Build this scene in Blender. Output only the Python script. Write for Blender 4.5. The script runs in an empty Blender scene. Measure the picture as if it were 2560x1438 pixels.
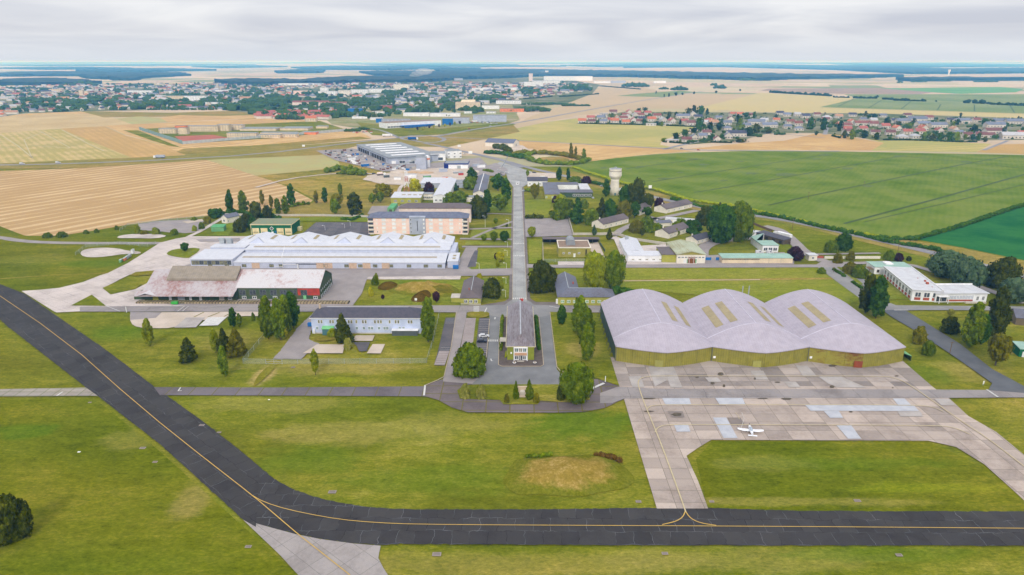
import bpy, math, random
from mathutils import Vector, Matrix
from mathutils import noise as mn
sc = bpy.context.scene
C = sc.collection
# ------------------------------------------------------------------ camera
H = 117.0; FPX = 1707.0; PITCH = math.radians(18.37); YAW = math.radians(0.34)
CA, SA = math.cos(PITCH), math.sin(PITCH)
cam_d = bpy.data.cameras.new("camera"); cam = bpy.data.objects.new("camera", cam_d); C.objects.link(cam)
cam.location = (0, 0, H); cam.rotation_euler = (math.radians(90) - PITCH, 0, YAW)
cam_d.sensor_width = 36.0; cam_d.lens = 36.0 * FPX / 2560.0; cam_d.clip_start = 1.0; cam_d.clip_end = 120000.0
sc.camera = cam
# ------------------------------------------------------------------ sky, sun, exposure
w = bpy.data.worlds.new("World"); sc.world = w; w.use_nodes = True
wn = w.node_tree; wn.nodes.clear()
SUN_EL, SUN_AZ = math.radians(36), math.radians(186)
def N(nt, t, **k):
    n = nt.nodes.new(t)
    for a, b in k.items(): setattr(n, a, b)
    return n
sky = N(wn, 'ShaderNodeTexSky', sky_type='NISHITA', sun_disc=False, sun_elevation=SUN_EL, sun_rotation=SUN_AZ)
tc = N(wn, 'ShaderNodeTexCoord'); sep = N(wn, 'ShaderNodeSeparateXYZ'); wn.links.new(tc.outputs['Generated'], sep.inputs[0])
zz = N(wn, 'ShaderNodeMath', operation='MAXIMUM'); wn.links.new(sep.outputs['Z'], zz.inputs[0]); zz.inputs[1].default_value = 0.0
za = N(wn, 'ShaderNodeMath', operation='ADD'); wn.links.new(zz.outputs[0], za.inputs[0]); za.inputs[1].default_value = 0.10
dv = N(wn, 'ShaderNodeVectorMath', operation='DIVIDE'); wn.links.new(tc.outputs['Generated'], dv.inputs[0])
cb = N(wn, 'ShaderNodeCombineXYZ'); wn.links.new(za.outputs[0], cb.inputs[0]); wn.links.new(za.outputs[0], cb.inputs[1]); cb.inputs[2].default_value = 1
wn.links.new(cb.outputs[0], dv.inputs[1])
cn = N(wn, 'ShaderNodeTexNoise'); cn.inputs['Scale'].default_value = 0.62; cn.inputs['Detail'].default_value = 5; cn.inputs['Roughness'].default_value = 0.48; cn.inputs['Distortion'].default_value = 0.5
wn.links.new(dv.outputs[0], cn.inputs['Vector'])
cr = N(wn, 'ShaderNodeValToRGB'); wn.links.new(cn.outputs['Fac'], cr.inputs[0])
cr.color_ramp.elements[0].position = 0.33; cr.color_ramp.elements[0].color = (5.5, 5.75, 6.6, 1)
cr.color_ramp.elements[1].position = 0.66; cr.color_ramp.elements[1].color = (8.1, 8.15, 8.4, 1)
gz = N(wn, 'ShaderNodeMapRange'); gz.inputs['From Min'].default_value = 0.0; gz.inputs['From Max'].default_value = 0.9
gz.inputs['To Min'].default_value = 1.0; gz.inputs['To Max'].default_value = 1.75
wn.links.new(zz.outputs[0], gz.inputs['Value'])
hz = N(wn, 'ShaderNodeMapRange'); hz.inputs['From Min'].default_value = 0.0; hz.inputs['From Max'].default_value = 0.035
hz.inputs['To Min'].default_value = 1.0; hz.inputs['To Max'].default_value = 0.0
wn.links.new(zz.outputs[0], hz.inputs['Value'])
hm = N(wn, 'ShaderNodeMixRGB'); wn.links.new(hz.outputs[0], hm.inputs[0]); wn.links.new(cr.outputs[0], hm.inputs[1]); hm.inputs[2].default_value = (6.9, 7.4, 8.2, 1)
cm = N(wn, 'ShaderNodeVectorMath', operation='SCALE'); wn.links.new(hm.outputs[0], cm.inputs[0]); wn.links.new(gz.outputs[0], cm.inputs['Scale'])
mx = N(wn, 'ShaderNodeMixRGB'); mx.inputs[0].default_value = 0.94
wn.links.new(sky.outputs[0], mx.inputs[1]); wn.links.new(cm.outputs[0], mx.inputs[2])
bg = N(wn, 'ShaderNodeBackground'); bg.inputs['Strength'].default_value = 0.1; wn.links.new(mx.outputs[0], bg.inputs['Color'])
wo = N(wn, 'ShaderNodeOutputWorld'); wn.links.new(bg.outputs[0], wo.inputs['Surface'])
sd = bpy.data.lights.new("sun", 'SUN'); sd.energy = 2.0; sd.angle = math.radians(16); sd.color = (1.0, 0.96, 0.9)
sun = bpy.data.objects.new("sun", sd); C.objects.link(sun); sun.location = (0, 0, 300)
sun.rotation_euler = (math.radians(90) - SUN_EL, 0, math.radians(180) - SUN_AZ + math.radians(0))
sc.view_settings.view_transform = 'Standard'; sc.view_settings.look = 'None'
sc.view_settings.exposure = 0.07; sc.view_settings.gamma = 1.0
sc.cycles.max_bounces = 5; sc.cycles.diffuse_bounces = 3; sc.cycles.glossy_bounces = 1; sc.cycles.transparent_max_bounces = 6
sc.cycles.volume_bounces = 1; sc.cycles.transmission_bounces = 1
sc.cycles.use_denoising = True
# ------------------------------------------------------------------ helpers
def P(px, py, z=0.0):
    x = (px - 1280.0) / FPX; v = (py - 719.0) / FPX
    t = (H - z) / (SA + v * CA)
    X, Y = x * t, t * (CA - v * SA)
    return Vector((X * math.cos(YAW) - Y * math.sin(YAW), X * math.sin(YAW) + Y * math.cos(YAW), z))
def ZT(px, py, pyt):                     # height of something standing at ground pixel whose top is at pyt
    g = P(px, py); Y = -g.x * math.sin(-YAW) * 1.0; Y = -g.x * math.sin(YAW) * -1.0 * 0 + (-g.x * math.sin(YAW) * -1.0) * 0 + (g.y * math.cos(YAW) - g.x * math.sin(YAW))
    k = (719.0 - pyt) / FPX
    return H - Y * (SA - k * CA) / (CA + k * SA)
def SC(px, py):                          # metres per pixel at a ground pixel
    v = (py - 719.0) / FPX
    return H / (SA + v * CA) / FPX
def lin(c):
    c = c / 255.0
    return c / 12.92 if c <= 0.04045 else ((c + 0.055) / 1.055) ** 2.4
KALB = 0.74
def col(r, g, b, k=None):
    k = KALB if k is None else k
    return (min(.9, lin(r) * k), min(.9, lin(g) * k), min(.9, lin(b) * k), 1)
def newmat(name, rough=0.9, spec=0.2):
    m = bpy.data.materials.new(name); m.use_nodes = True
    nt = m.node_tree; b = nt.nodes['Principled BSDF']
    b.inputs['Roughness'].default_value = rough; b.inputs['Specular IOR Level'].default_value = spec
    return m, nt, b
def pos(nt, rot=0.0, sx=1.0, sy=1.0, off=(0, 0, 0), obj=False):
    if obj:
        t = N(nt, 'ShaderNodeTexCoord').outputs['Object']
    else:
        t = N(nt, 'ShaderNodeNewGeometry').outputs['Position']
    mp = N(nt, 'ShaderNodeMapping', vector_type='POINT'); nt.links.new(t, mp.inputs['Vector'])
    mp.inputs['Rotation'].default_value = (0, 0, rot); mp.inputs['Location'].default_value = off
    m2 = N(nt, 'ShaderNodeMapping', vector_type='POINT'); nt.links.new(mp.outputs[0], m2.inputs['Vector']); m2.inputs['Scale'].default_value = (sx, sy, 1)
    return m2.outputs[0]
def noi(nt, vec, scale, detail=3, rough=.5, dist=0.0):
    n = N(nt, 'ShaderNodeTexNoise'); n.inputs['Scale'].default_value = scale; n.inputs['Detail'].default_value = detail
    n.inputs['Roughness'].default_value = rough; n.inputs['Distortion'].default_value = dist
    nt.links.new(vec, n.inputs['Vector']); return n.outputs['Fac']
def math_(nt, op, a, b=None, c=None):
    n = N(nt, 'ShaderNodeMath', operation=op)
    for i, x in enumerate((a, b, c)):
        if x is None: continue
        if isinstance(x, (int, float)): n.inputs[i].default_value = x
        else: nt.links.new(x, n.inputs[i])
    return n.outputs[0]
def ramp(nt, fac, stops):
    r = N(nt, 'ShaderNodeValToRGB'); nt.links.new(fac, r.inputs[0]); e = r.color_ramp.elements
    while len(e) < len(stops): e.new(0.5)
    for i, (p, c) in enumerate(stops): e[i].position = p; e[i].color = c
    return r.outputs[0]
def mix(nt, f, a, b, mode='MIX'):
    n = N(nt, 'ShaderNodeMixRGB', blend_type=mode)
    for i, x in enumerate((f, a, b)):
        if isinstance(x, (int, float)): n.inputs[i].default_value = x
        elif isinstance(x, tuple): n.inputs[i].default_value = x
        else: nt.links.new(x, n.inputs[i])
    return n.outputs[0]
def wsum(nt, *prs):
    acc = None
    for v, k in prs:
        t = math_(nt, 'MULTIPLY', v, k); acc = t if acc is None else math_(nt, 'ADD', acc, t)
    return acc
def m_plain(name, c, c2=None, sc_=0.3, rough=.8, spec=.2, obj=True, lo=.38, hi=.62, rnd=0.0):
    m, nt, b = newmat(name, rough, spec)
    if c2 is None: c2 = (c[0]*.82, c[1]*.82, c[2]*.82, 1)
    v = pos(nt, obj=False); f = noi(nt, v, sc_, 4, .6)
    o = ramp(nt, f, [(lo, c), (hi, c2)])
    if rnd:
        oi = N(nt, 'ShaderNodeObjectInfo'); k = math_(nt, 'MULTIPLY_ADD', oi.outputs['Random'], rnd, 1 - rnd / 2)
        hs = N(nt, 'ShaderNodeHueSaturation'); nt.links.new(k, hs.inputs['Value']); nt.links.new(o, hs.inputs['Color']); o = hs.outputs[0]
    nt.links.new(o, b.inputs['Base Color']); return m
def m_grass(name, cols, s1=45., s2=9., s3=.9, seed=0., w=(.36, .26, .26), lo=.37, hi=.63, rot=0.0, dead=True, spots=()):
    m, nt, b = newmat(name, 1.0, 0.0)
    v = pos(nt, rot, 0.6, 1.3, (seed, seed * .7, 0)); vs = pos(nt, rot, 0.04, 1.0, (seed, seed, 0))
    f = wsum(nt, (noi(nt, v, 1 / s1, 4, .6, .6), w[0]), (noi(nt, v, 1 / s2, 5, .7), w[1]), (noi(nt, v, 1 / s3, 4, .8), w[2]), (noi(nt, vs, .3, 3, .6), .12))
    n = len(cols)
    o = ramp(nt, f, [(lo + (hi - lo) * i / (n - 1), c) for i, c in enumerate(cols)])
    nn = noi(nt, v, 1 / 12., 6, .7, .6)
    for (x, y, rx, ry, c, k_) in spots:
        sb = N(nt, 'ShaderNodeVectorMath', operation='SUBTRACT'); nt.links.new(pos(nt), sb.inputs[0]); sb.inputs[1].default_value = (x, y, .3)
        ml = N(nt, 'ShaderNodeVectorMath', operation='MULTIPLY'); nt.links.new(sb.outputs[0], ml.inputs[0]); ml.inputs[1].default_value = (1/rx, 1/ry, 0)
        ln = N(nt, 'ShaderNodeVectorMath', operation='LENGTH'); nt.links.new(ml.outputs[0], ln.inputs[0])
        d = math_(nt, 'MULTIPLY_ADD', nn, 2.2, -1.1); d = math_(nt, 'ADD', ln.outputs['Value'], d)
        mr = N(nt, 'ShaderNodeMapRange', interpolation_type='SMOOTHSTEP'); nt.links.new(d, mr.inputs['Value']); mr.inputs['From Min'].default_value = .5; mr.inputs['From Max'].default_value = 1.15; mr.inputs['To Min'].default_value = k_; mr.inputs['To Max'].default_value = 0
        o = mix(nt, mr.outputs[0], o, c)
    if dead:
        g1 = noi(nt, v, 1 / 90., 3, .5); g2 = noi(nt, v, 1 / 3., 6, .8, .4)
        k = ramp(nt, g1, [(.36, (.84, .96, .75, 1)), (.5, (1, 1, 1, 1)), (.64, (1.18, 1.07, 1.3, 1))]); o = mix(nt, 1., o, k, 'MULTIPLY')
        k2 = ramp(nt, g2, [(.3, (.70, .74, .62, 1)), (.5, (1, 1, 1, 1)), (.7, (1.3, 1.22, 1.4, 1))]); o = mix(nt, 1., o, k2, 'MULTIPLY')
        g3 = noi(nt, v, 1.1, 5, .85, .3); o = mix(nt, 1., o, ramp(nt, g3, [(.34, (.66, .72, .55, 1)), (.5, (1, 1, 1, 1)), (.66, (1.36, 1.26, 1.45, 1))]), 'MULTIPLY')
    nt.links.new(o, b.inputs['Base Color']); return m
def m_field(name, c1, c2, rot=0., per=12., seed=0., blot=60., c3=None, amt=.5):
    m, nt, b = newmat(name, 1.0, 0.0)
    v = pos(nt, rot, 1, 1, (seed, seed, 0))
    wv = N(nt, 'ShaderNodeTexWave', wave_type='BANDS', bands_direction='X'); nt.links.new(v, wv.inputs['Vector'])
    wv.inputs['Scale'].default_value = 0.314 / per; wv.inputs['Distortion'].default_value = 1.2; wv.inputs['Detail'].default_value = 3; wv.inputs['Detail Scale'].default_value = .6
    vs = pos(nt, rot, 1, .12, (seed, seed, 0))
    f = wsum(nt, (wv.outputs['Fac'], amt * .45), (noi(nt, vs, 1 / (per * .7), 4, .65), amt), (noi(nt, v, 1 / blot, 4, .55), 1.25 - amt), (noi(nt, v, .8, 2), .15))
    st = [(.5, c1), (.78, c2)]
    if c3: st = [(.46, c1), (.64, c2), (.84, c3)]
    nt.links.new(ramp(nt, f, st), b.inputs['Base Color']); return m
def m_slab(name, c1, c2, mort, w, h, rot=0., off=(0, 0, 0), msz=.012, blot=None, dist=0., stag=0.0, rough=.9, c3=None, fine=1.0):
    m, nt, b = newmat(name, rough, .15)
    v = pos(nt, rot, 1, 1, off)
    if dist:
        nv = N(nt, 'ShaderNodeTexNoise'); nv.inputs['Scale'].default_value = .25; nv.inputs['Detail'].default_value = 4; nt.links.new(v, nv.inputs['Vector'])
        sb = N(nt, 'ShaderNodeVectorMath', operation='SUBTRACT'); nt.links.new(nv.outputs['Color'], sb.inputs[0]); sb.inputs[1].default_value = (.5, .5, .5)
        sl = N(nt, 'ShaderNodeVectorMath', operation='SCALE'); nt.links.new(sb.outputs[0], sl.inputs[0]); sl.inputs['Scale'].default_value = dist
        ad = N(nt, 'ShaderNodeVectorMath', operation='ADD'); nt.links.new(v, ad.inputs[0]); nt.links.new(sl.outputs[0], ad.inputs[1]); vb = ad.outputs[0]
    else: vb = v
    br = N(nt, 'ShaderNodeTexBrick', offset=stag, offset_frequency=2, squash=1.0); nt.links.new(vb, br.inputs['Vector'])
    br.inputs['Scale'].default_value = 1.0; br.inputs['Brick Width'].default_value = w; br.inputs['Row Height'].default_value = h
    br.inputs['Mortar Size'].default_value = msz; br.inputs['Mortar Smooth'].default_value = .3; br.inputs['Bias'].default_value = 0
    br.inputs['Color1'].default_value = c1; br.inputs['Color2'].default_value = c2
    cr_ = br.outputs['Color']
    n1 = noi(nt, v, 1 / 14., 5, .65, .4); n2 = noi(nt, v, fine, 3, .7)
    f = wsum(nt, (n1, .75), (n2, .25))
    k = ramp(nt, f, [(.33, (.68, .66, .65, 1)), (.52, (1, 1, 1, 1)), (.7, (1.12, 1.11, 1.09, 1))])
    o = mix(nt, 1.0, cr_, k, 'MULTIPLY')
    mm = br.outputs['Fac']
    if dist: mm = math_(nt, 'MULTIPLY', mm, ramp(nt, noi(nt, v, .12, 3), [(.42, (0, 0, 0, 1)), (.6, (1, 1, 1, 1))]))
    o = mix(nt, mm, o, mort)
    nt.links.new(o, b.inputs['Base Color']); return m
def m_rust(name, base, rust, amt=.5, sx=.5, sy=.12, spots=False, rough=.6):
    m, nt, b = newmat(name, rough, .25)
    v = pos(nt, 0, 1, 1); 
    n1 = noi(nt, pos(nt, 0, sx, sy), 1.0, 5, .75); n2 = noi(nt, v, .06, 3, .5); n3 = noi(nt, pos(nt, 0, 2.5, .3), 1.2, 3, .7)
    f = wsum(nt, (n1, .45), (n2, .4), (n3, .15))
    nt.links.new(ramp(nt, f, [(amt - .05, base), (amt + .03, tuple(base[i] * .55 + rust[i] * .45 for i in range(3)) + (1,)), (amt + .1, rust)]), b.inputs['Base Color'])
    return m
def m_ribbed(name, c, per=.6, rough=.6, c2=None, amt=.25, axis='X', dirt=.18):
    m, nt, b = newmat(name, rough, .3)
    tcn = N(nt, 'ShaderNodeTexCoord').outputs['Object']
    wv = N(nt, 'ShaderNodeTexWave', wave_type='BANDS', bands_direction=axis); nt.links.new(tcn, wv.inputs['Vector']); wv.inputs['Scale'].default_value = 0.314 / per
    n1 = noi(nt, tcn, .35, 5, .65)
    c2 = c2 or tuple(x * (1 - amt) for x in c[:3]) + (1,)
    o = mix(nt, math_(nt, 'MULTIPLY', wv.outputs['Fac'], .5), c, c2)
    o = mix(nt, 1.0, o, ramp(nt, n1, [(.35, (1 - dirt, 1 - dirt, 1 - dirt, 1)), (.62, (1.04, 1.04, 1.04, 1))]), 'MULTIPLY')
    nt.links.new(o, b.inputs['Base Color']); return m
class MB:
    def __init__(s): s.v = []; s.f = []; s.m = []
    def add(s, vs, fs, mi=0):
        o = len(s.v); s.v += [tuple(x) for x in vs]
        for f in fs: s.f.append(tuple(o + i for i in f)); s.m.append(mi)
        return s
    def box(s, x0, y0, z0, x1, y1, z1, mi=0):
        return s.add([(x0,y0,z0),(x1,y0,z0),(x1,y1,z0),(x0,y1,z0),(x0,y0,z1),(x1,y0,z1),(x1,y1,z1),(x0,y1,z1)],
              [(0,3,2,1),(4,5,6,7),(0,1,5,4),(1,2,6,5),(2,3,7,6),(3,0,4,7)], mi)
    def prism(s, pts, z0, z1, mi=0):
        n = len(pts); a = sum(pts[i][0]*pts[(i+1)%n][1]-pts[(i+1)%n][0]*pts[i][1] for i in range(n))
        if a < 0: pts = pts[::-1]
        return s.add([(p[0],p[1],z0) for p in pts]+[(p[0],p[1],z1) for p in pts],
              [tuple(range(n-1,-1,-1)), tuple(range(n,2*n))]+[(i,(i+1)%n,n+(i+1)%n,n+i) for i in range(n)], mi)
    def tube(s, a, b, r0, r1=None, n=6, mi=0):
        r1 = r0 if r1 is None else r1; a, b = Vector(a), Vector(b); d = (b - a).normalized()
        u = d.orthogonal().normalized(); w_ = d.cross(u)
        vs = [a + (u*math.cos(6.2832*i/n)+w_*math.sin(6.2832*i/n))*r0 for i in range(n)] + [b + (u*math.cos(6.2832*i/n)+w_*math.sin(6.2832*i/n))*r1 for i in range(n)]
        return s.add(vs, [(i,(i+1)%n,n+(i+1)%n,n+i) for i in range(n)]+[tuple(range(n-1,-1,-1)),tuple(range(n,2*n))], mi)
    def lathe(s, c, prof, n=20, mi=0):
        vs = []; fs = []
        for r, z in prof:
            for i in range(n): vs.append((c[0]+r*math.cos(6.2832*i/n), c[1]+r*math.sin(6.2832*i/n), z))
        for k in range(len(prof)-1):
            for i in range(n): fs.append((k*n+i, k*n+(i+1)%n, (k+1)*n+(i+1)%n, (k+1)*n+i))
        fs += [tuple(range(n-1,-1,-1)), tuple((len(prof)-1)*n+i for i in range(n))]
        return s.add(vs, fs, mi)
    def mesh(s, name, mats):
        me = bpy.data.meshes.new(name); me.from_pydata(s.v, [], s.f)
        for m in (mats if isinstance(mats, (list, tuple)) else [mats]): me.materials.append(m)
        if any(s.m): me.polygons.foreach_set('material_index', s.m)
        me.update(); return me
    def build(s, name, mats, parent=None, smooth=False):
        me = s.mesh(name, mats)
        if smooth: me.polygons.foreach_set('use_smooth', [True]*len(me.polygons))
        return put(name, me, parent)
def put(name, me, parent=None, loc=None, rz=None, scale=None):
    o = bpy.data.objects.new(name, me); C.objects.link(o)
    if parent is not None: o.parent = parent
    if loc is not None: o.location = loc
    if rz is not None: o.rotation_euler = (0, 0, rz)
    if scale is not None: o.scale = scale
    return o
def tag(o, label, cat, group=None):
    o['label'] = label; o['category'] = cat
    if group: o['group'] = group
    return o
def thing(name, label, cat, loc=(0, 0, 0), rz=0.0, group=None):
    o = bpy.data.objects.new(name, None); C.objects.link(o); o.location = loc; o.rotation_euler = (0, 0, rz); o.empty_display_size = .5
    return tag(o, label, cat, group)
def struct(o): o['kind'] = 'structure'; return o
def stuff(o): o['kind'] = 'stuff'; return o
def smooth_poly(pts, closed=True, it=2):
    for _ in range(it):
        q = []; n = len(pts); rng = range(n) if closed else range(n - 1)
        if not closed: q.append(pts[0])
        for i in rng:
            a, b = pts[i], pts[(i+1) % n]
            q.append((a[0]*.75+b[0]*.25, a[1]*.75+b[1]*.25)); q.append((a[0]*.25+b[0]*.75, a[1]*.25+b[1]*.75))
        if not closed: q.append(pts[-1])
        pts = q
    return pts
def PL(pts): return [tuple(P(a, b))[:2] for a, b in pts]
def sheet(name, pts, z, mat, sm=0, world=False, kind='structure', jit=0.0):
    q = pts if world else PL(pts)
    if jit:
        r = random.Random(len(pts) * 7 + int(abs(q[0][0]))); out = []
        for i in range(len(q)):
            a, b = Vector(q[i]), Vector(q[(i+1) % len(q)]); n = max(1, min(40, int((b-a).length / (jit * 5))))
            for k in range(n):
                p = a.lerp(b, k / n); out.append((p.x + r.uniform(-jit, jit), p.y + r.uniform(-jit, jit)))
        q = out
    if sm: q = smooth_poly(q, True, sm)
    n = len(q); a = sum(q[i][0]*q[(i+1)%n][1]-q[(i+1)%n][0]*q[i][1] for i in range(n))
    if a < 0: q = q[::-1]
    mb = MB().add([(x, y, z) for x, y in q], [tuple(range(n))])
    o = mb.build(name, mat); o['kind'] = kind; return o
def strip_pts(q, wd):
    L = []; R = []; n = len(q)
    for i in range(n):
        a = Vector(q[max(0, i-1)]); b = Vector(q[min(n-1, i+1)]); d = (b - a); 
        if d.length < 1e-6: d = Vector((1, 0))
        d.normalize(); nn = Vector((-d.y, d.x)); p = Vector(q[i]); ww = wd[i] if isinstance(wd, list) else wd
        L.append(p + nn*ww/2); R.append(p - nn*ww/2)
    return L, R
def strip(name, pts, wd, z, mat, sm=0, h=0.0, world=False, mb=None, mi=0, dash=None):
    q = pts if world else PL(pts)
    if sm: q = smooth_poly(q, False, sm)
    own = mb is None; mb = mb or MB()
    if dash:
        acc = []; tot = 0.0; segs = []
        for i in range(len(q)-1):
            a, b = Vector(q[i]), Vector(q[i+1]); L_ = (b-a).length; t = 0.0
            d = (b-a)/L_
            while t < L_:
                e = min(L_, t + dash[0]); segs.append([tuple(a+d*t), tuple(a+d*e)]); t += dash[0] + dash[1]
        for s_ in segs:
            L, R = strip_pts(s_, wd); mb.add([(p.x, p.y, z) for p in (R[0], R[1], L[1], L[0])], [(0,1,2,3)], mi)
    else:
        L, R = strip_pts(q, wd); n = len(q)
        if h:
            vs = [(p.x,p.y,z) for p in R]+[(p.x,p.y,z) for p in L]+[(p.x,p.y,z+h) for p in R]+[(p.x,p.y,z+h) for p in L]
            fs = []
            for i in range(n-1):
                fs += [(2*n+i,2*n+i+1,3*n+i+1,3*n+i),(i,i+1,2*n+i+1,2*n+i),(n+i+1,n+i,3*n+i,3*n+i+1)]
            fs += [(0,2*n,3*n,n),(n-1,2*n-1,4*n-1,3*n-1)]
            mb.add(vs, fs, mi)
        else:
            mb.add([(p.x,p.y,z) for p in R]+[(p.x,p.y,z) for p in L], [(i,i+1,n+i+1,n+i) for i in range(n-1)], mi)
    if own:
        o = mb.build(name, mat); o['kind'] = 'structure'; return o
# ------------------------------------------------------------------ materials
M = {}
G1, G2, G3, G4, G5 = col(104,110,18), col(126,130,32), col(148,144,50), col(178,164,84), col(106,122,18)
def SP(px, py, rx, ry, c, k): p = P(px, py); return (p.x, p.y, rx, ry, c, k)
TAN_, GRN_, YEL_, BRN_ = col(176,160,86), col(96,124,20), col(150,160,28), col(196,168,110)
M['grass'] = m_grass('airfield_grass', [G1, col(110,116,24), G2, G3, G4], 36, 7, .7, spots=[SP(800,915,42,9,TAN_,.5),SP(660,935,5,9,BRN_,.8),SP(690,1010,30,7,TAN_,.4),SP(900,1080,34,9,TAN_,.5),SP(760,1150,20,9,GRN_,.5),
  SP(1440,1060,22,12,GRN_,.8),SP(1120,1060,24,8,TAN_,.35),SP(1080,1200,30,8,GRN_,.4),SP(850,950,8,3,YEL_,.6),SP(560,850,14,14,TAN_,.35),SP(300,830,16,10,GRN_,.5),SP(1300,1410,60,5,TAN_,.35),SP(1900,1400,40,5,TAN_,.4),SP(2200,1385,24,4,GRN_,.5),
  SP(1440,790,5,10,GRN_,.4),SP(1460,880,8,12,TAN_,.5),SP(2420,930,14,10,TAN_,.4),SP(2440,820,20,12,GRN_,.4),SP(1020,840,9,7,GRN_,.6),SP(2520,870,8,6,BRN_,.4),SP(2300,930,14,10,GRN_,.5)])
M['grassL'] = m_grass('lush_grass', [col(88,97,8), col(103,110,12), col(116,122,18), col(130,130,32), col(154,143,52)], 40, 8, .7, 33, spots=[SP(60,1080,12,6,GRN_,.7),SP(330,1100,10,10,TAN_,.35),SP(480,1250,6,10,BRN_,.3),SP(2100,1160,50,4,GRN_,.4),SP(2300,1220,24,3,YEL_,.4),SP(1900,1160,20,5,TAN_,.3),SP(250,660,30,10,GRN_,.6),SP(100,650,30,12,TAN_,.2),SP(2000,1255,40,2.5,TAN_,.4)])
M['grassD'] = m_grass('dry_grass', [col(118,118,32), col(136,130,42), col(154,140,58), col(176,154,84)], 24, 5, .7, 70)
M['grassB'] = m_grass('bright_grass', [col(108,124,26), col(124,134,38), col(142,146,52), col(162,156,76)], 30, 6, .7, 10)
M['verge'] = m_grass('verge_grass', [col(130,122,46), col(158,142,68), col(184,162,96)], 20, 5, 1, 12)
M['scrub'] = m_grass('scrub', [col(108,112,40), col(146,134,56), col(184,158,80), col(200,172,102)], 26, 6, .9, 90)
M['mound'] = m_grass('mound_grass', [col(118,104,24), col(150,124,36), col(180,146,62), col(200,164,88)], 9, 3, .6, 5)
M['lawn_light'] = m_grass('lawn_light', [col(116,132,30), col(134,144,44), col(154,152,66)], 22, 5, .6, 15)
M['asph'] = m_slab('taxiway_asphalt', col(68,65,65), col(78,75,74), col(136,138,142), 4.7, 5.2, 0.0, (0, 1.4, 0), .045, dist=2.4, stag=.5, fine=2.5)
M['asphd'] = m_slab('taxiway_asphalt_diagonal', col(68,65,65), col(78,75,73), col(126,128,134), 5.2, 4.9, math.radians(-139), (0, 1, 0), .04, dist=2.0, stag=.5, fine=2.5)
M['conc'] = m_slab('apron_concrete', col(176,162,152), col(210,193,180), col(128,118,104), 7.6, 5.6, 0, (1.2, .6, 0), .075, stag=0.0)
M['concA'] = m_slab('apron_concrete_dark', col(148,138,132), col(198,184,174), col(118,108,96), 7.6, 6.2, 0, (1.2, 4, 0), .06, stag=0.0)
M['conc2'] = m_slab('spur_concrete', col(172,164,160), col(182,174,170), col(128,124,118), 6, 6, math.radians(-50), (0, 0, 0), .05)
M['concp'] = m_slab('path_concrete', col(168,160,150), col(182,172,160), col(110,120,60), 4.6, 3.0, 0, (0, .7, 0), .12)
M['patch_l'] = m_plain('patch_light', col(196,188,182), col(178,170,164), .2)
M['patch_b'] = m_plain('patch_blue', col(206,208,214), col(192,194,202), .3)
M['patch_d'] = m_plain('patch_dark', col(150,138,130), col(138,128,122), .2)
M['stain'] = m_plain('stain', col(92,84,70), col(112,100,84), .6)
M['pale'] = m_slab('yard_concrete', col(214,202,196), col(224,212,204), col(178,166,150), 9, 7, .6, (0, 0, 0), .05, dist=.8)
M['sand'] = m_plain('pale_gravel', col(222,206,190), col(204,188,170), .08)
M['road'] = m_slab('grey_road', col(158,151,149), col(168,160,157), col(128,120,118), 14, 9, 0, (0, 0, 0), .05, dist=1.5)
M['lot'] = m_slab('asphalt_slabs', col(112,102,104), col(138,126,124), col(120,112,56), 8.5, 6.3, 0, (2, 0, 0), .22)
M['strip'] = m_slab('asphalt_strip', col(118,110,114), col(134,126,128), col(120,112,60), 8.6, 40, 0, (0, 0, 0), .2)
M['lotdark'] = m_plain('lot_dark', col(92,90,96), col(112,106,108), .12)
M['lotpink'] = m_plain('lot_pinkish', col(174,160,156), col(160,146,142), .12)
M['lane'] = m_plain('lane_asphalt', col(172,163,160), col(158,149,147), .1)
M['avenue'] = m_slab('avenue_concrete', col(176,176,174), col(184,184,182), col(156,154,150), 4.6, 8, 0, (0.2, 0, 0), .06)
M['loop'] = m_plain('loop_road', col(150,150,150), col(122,122,124), .09, lo=.3, hi=.7)
M['loopd'] = m_plain('junction_road', col(160,158,156), col(142,140,140), .09)
M['walk'] = m_plain('sidewalk', col(136,126,122), col(122,112,108), .2)
M['hiway'] = m_plain('country_road', col(160,158,160), col(146,144,148), .03)
M['darkroad'] = m_plain('dark_road', col(112,114,118), col(98,100,104), .1)
M['kerb'] = m_plain('kerb_stone', col(200,184,160), col(184,168,144), .4)
M['yel'] = m_plain('yellow_paint', col(228,190,96), col(214,178,96), .5)
M['yel2'] = m_plain('pale_yellow_paint', col(222,206,164), col(206,190,152), .5)
M['white'] = m_plain('white_paint', col(232,230,226), col(214,212,208), .6)
M['islet'] = m_plain('island_tar', col(116,104,98), col(100,88,82), .4)
# fields
FD = 90 - 58
M['tan1'] = m_field('stubble_field', col(212,178,130), col(230,200,154), math.radians(FD), 15, 0, 70, col(198,164,114), .75)
M['tan2'] = m_field('stubble_field_pale', col(214,190,142), col(226,204,156), math.radians(60), 14, 40, 90, col(202,176,126), .5)
M['tan3'] = m_field('stubble_field_gold', col(224,186,124), col(234,200,142), math.radians(-60), 14, 80, 90, col(206,168,112), .5)
M['tan4'] = m_field('field_green_gold', col(212,192,126), col(202,186,116), math.radians(70), 20, 20, 120, col(180,176,106), .3)
M['tan5'] = m_field('field_greenish_tan', col(208,184,124), col(218,192,136), math.radians(-40), 9, 31, 60, col(188,174,106), .35)
M['tan6'] = m_field('field_orange_tan', col(224,184,126), col(212,174,112), math.radians(-38), 10, 61, 80, col(200,166,104), .35)
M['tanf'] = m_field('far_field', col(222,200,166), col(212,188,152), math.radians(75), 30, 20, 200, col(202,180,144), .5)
M['tang'] = m_field('far_field_striped', col(220,198,150), col(204,190,130), math.radians(-32), 22, 20, 300, col(212,194,140), .5)
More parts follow.
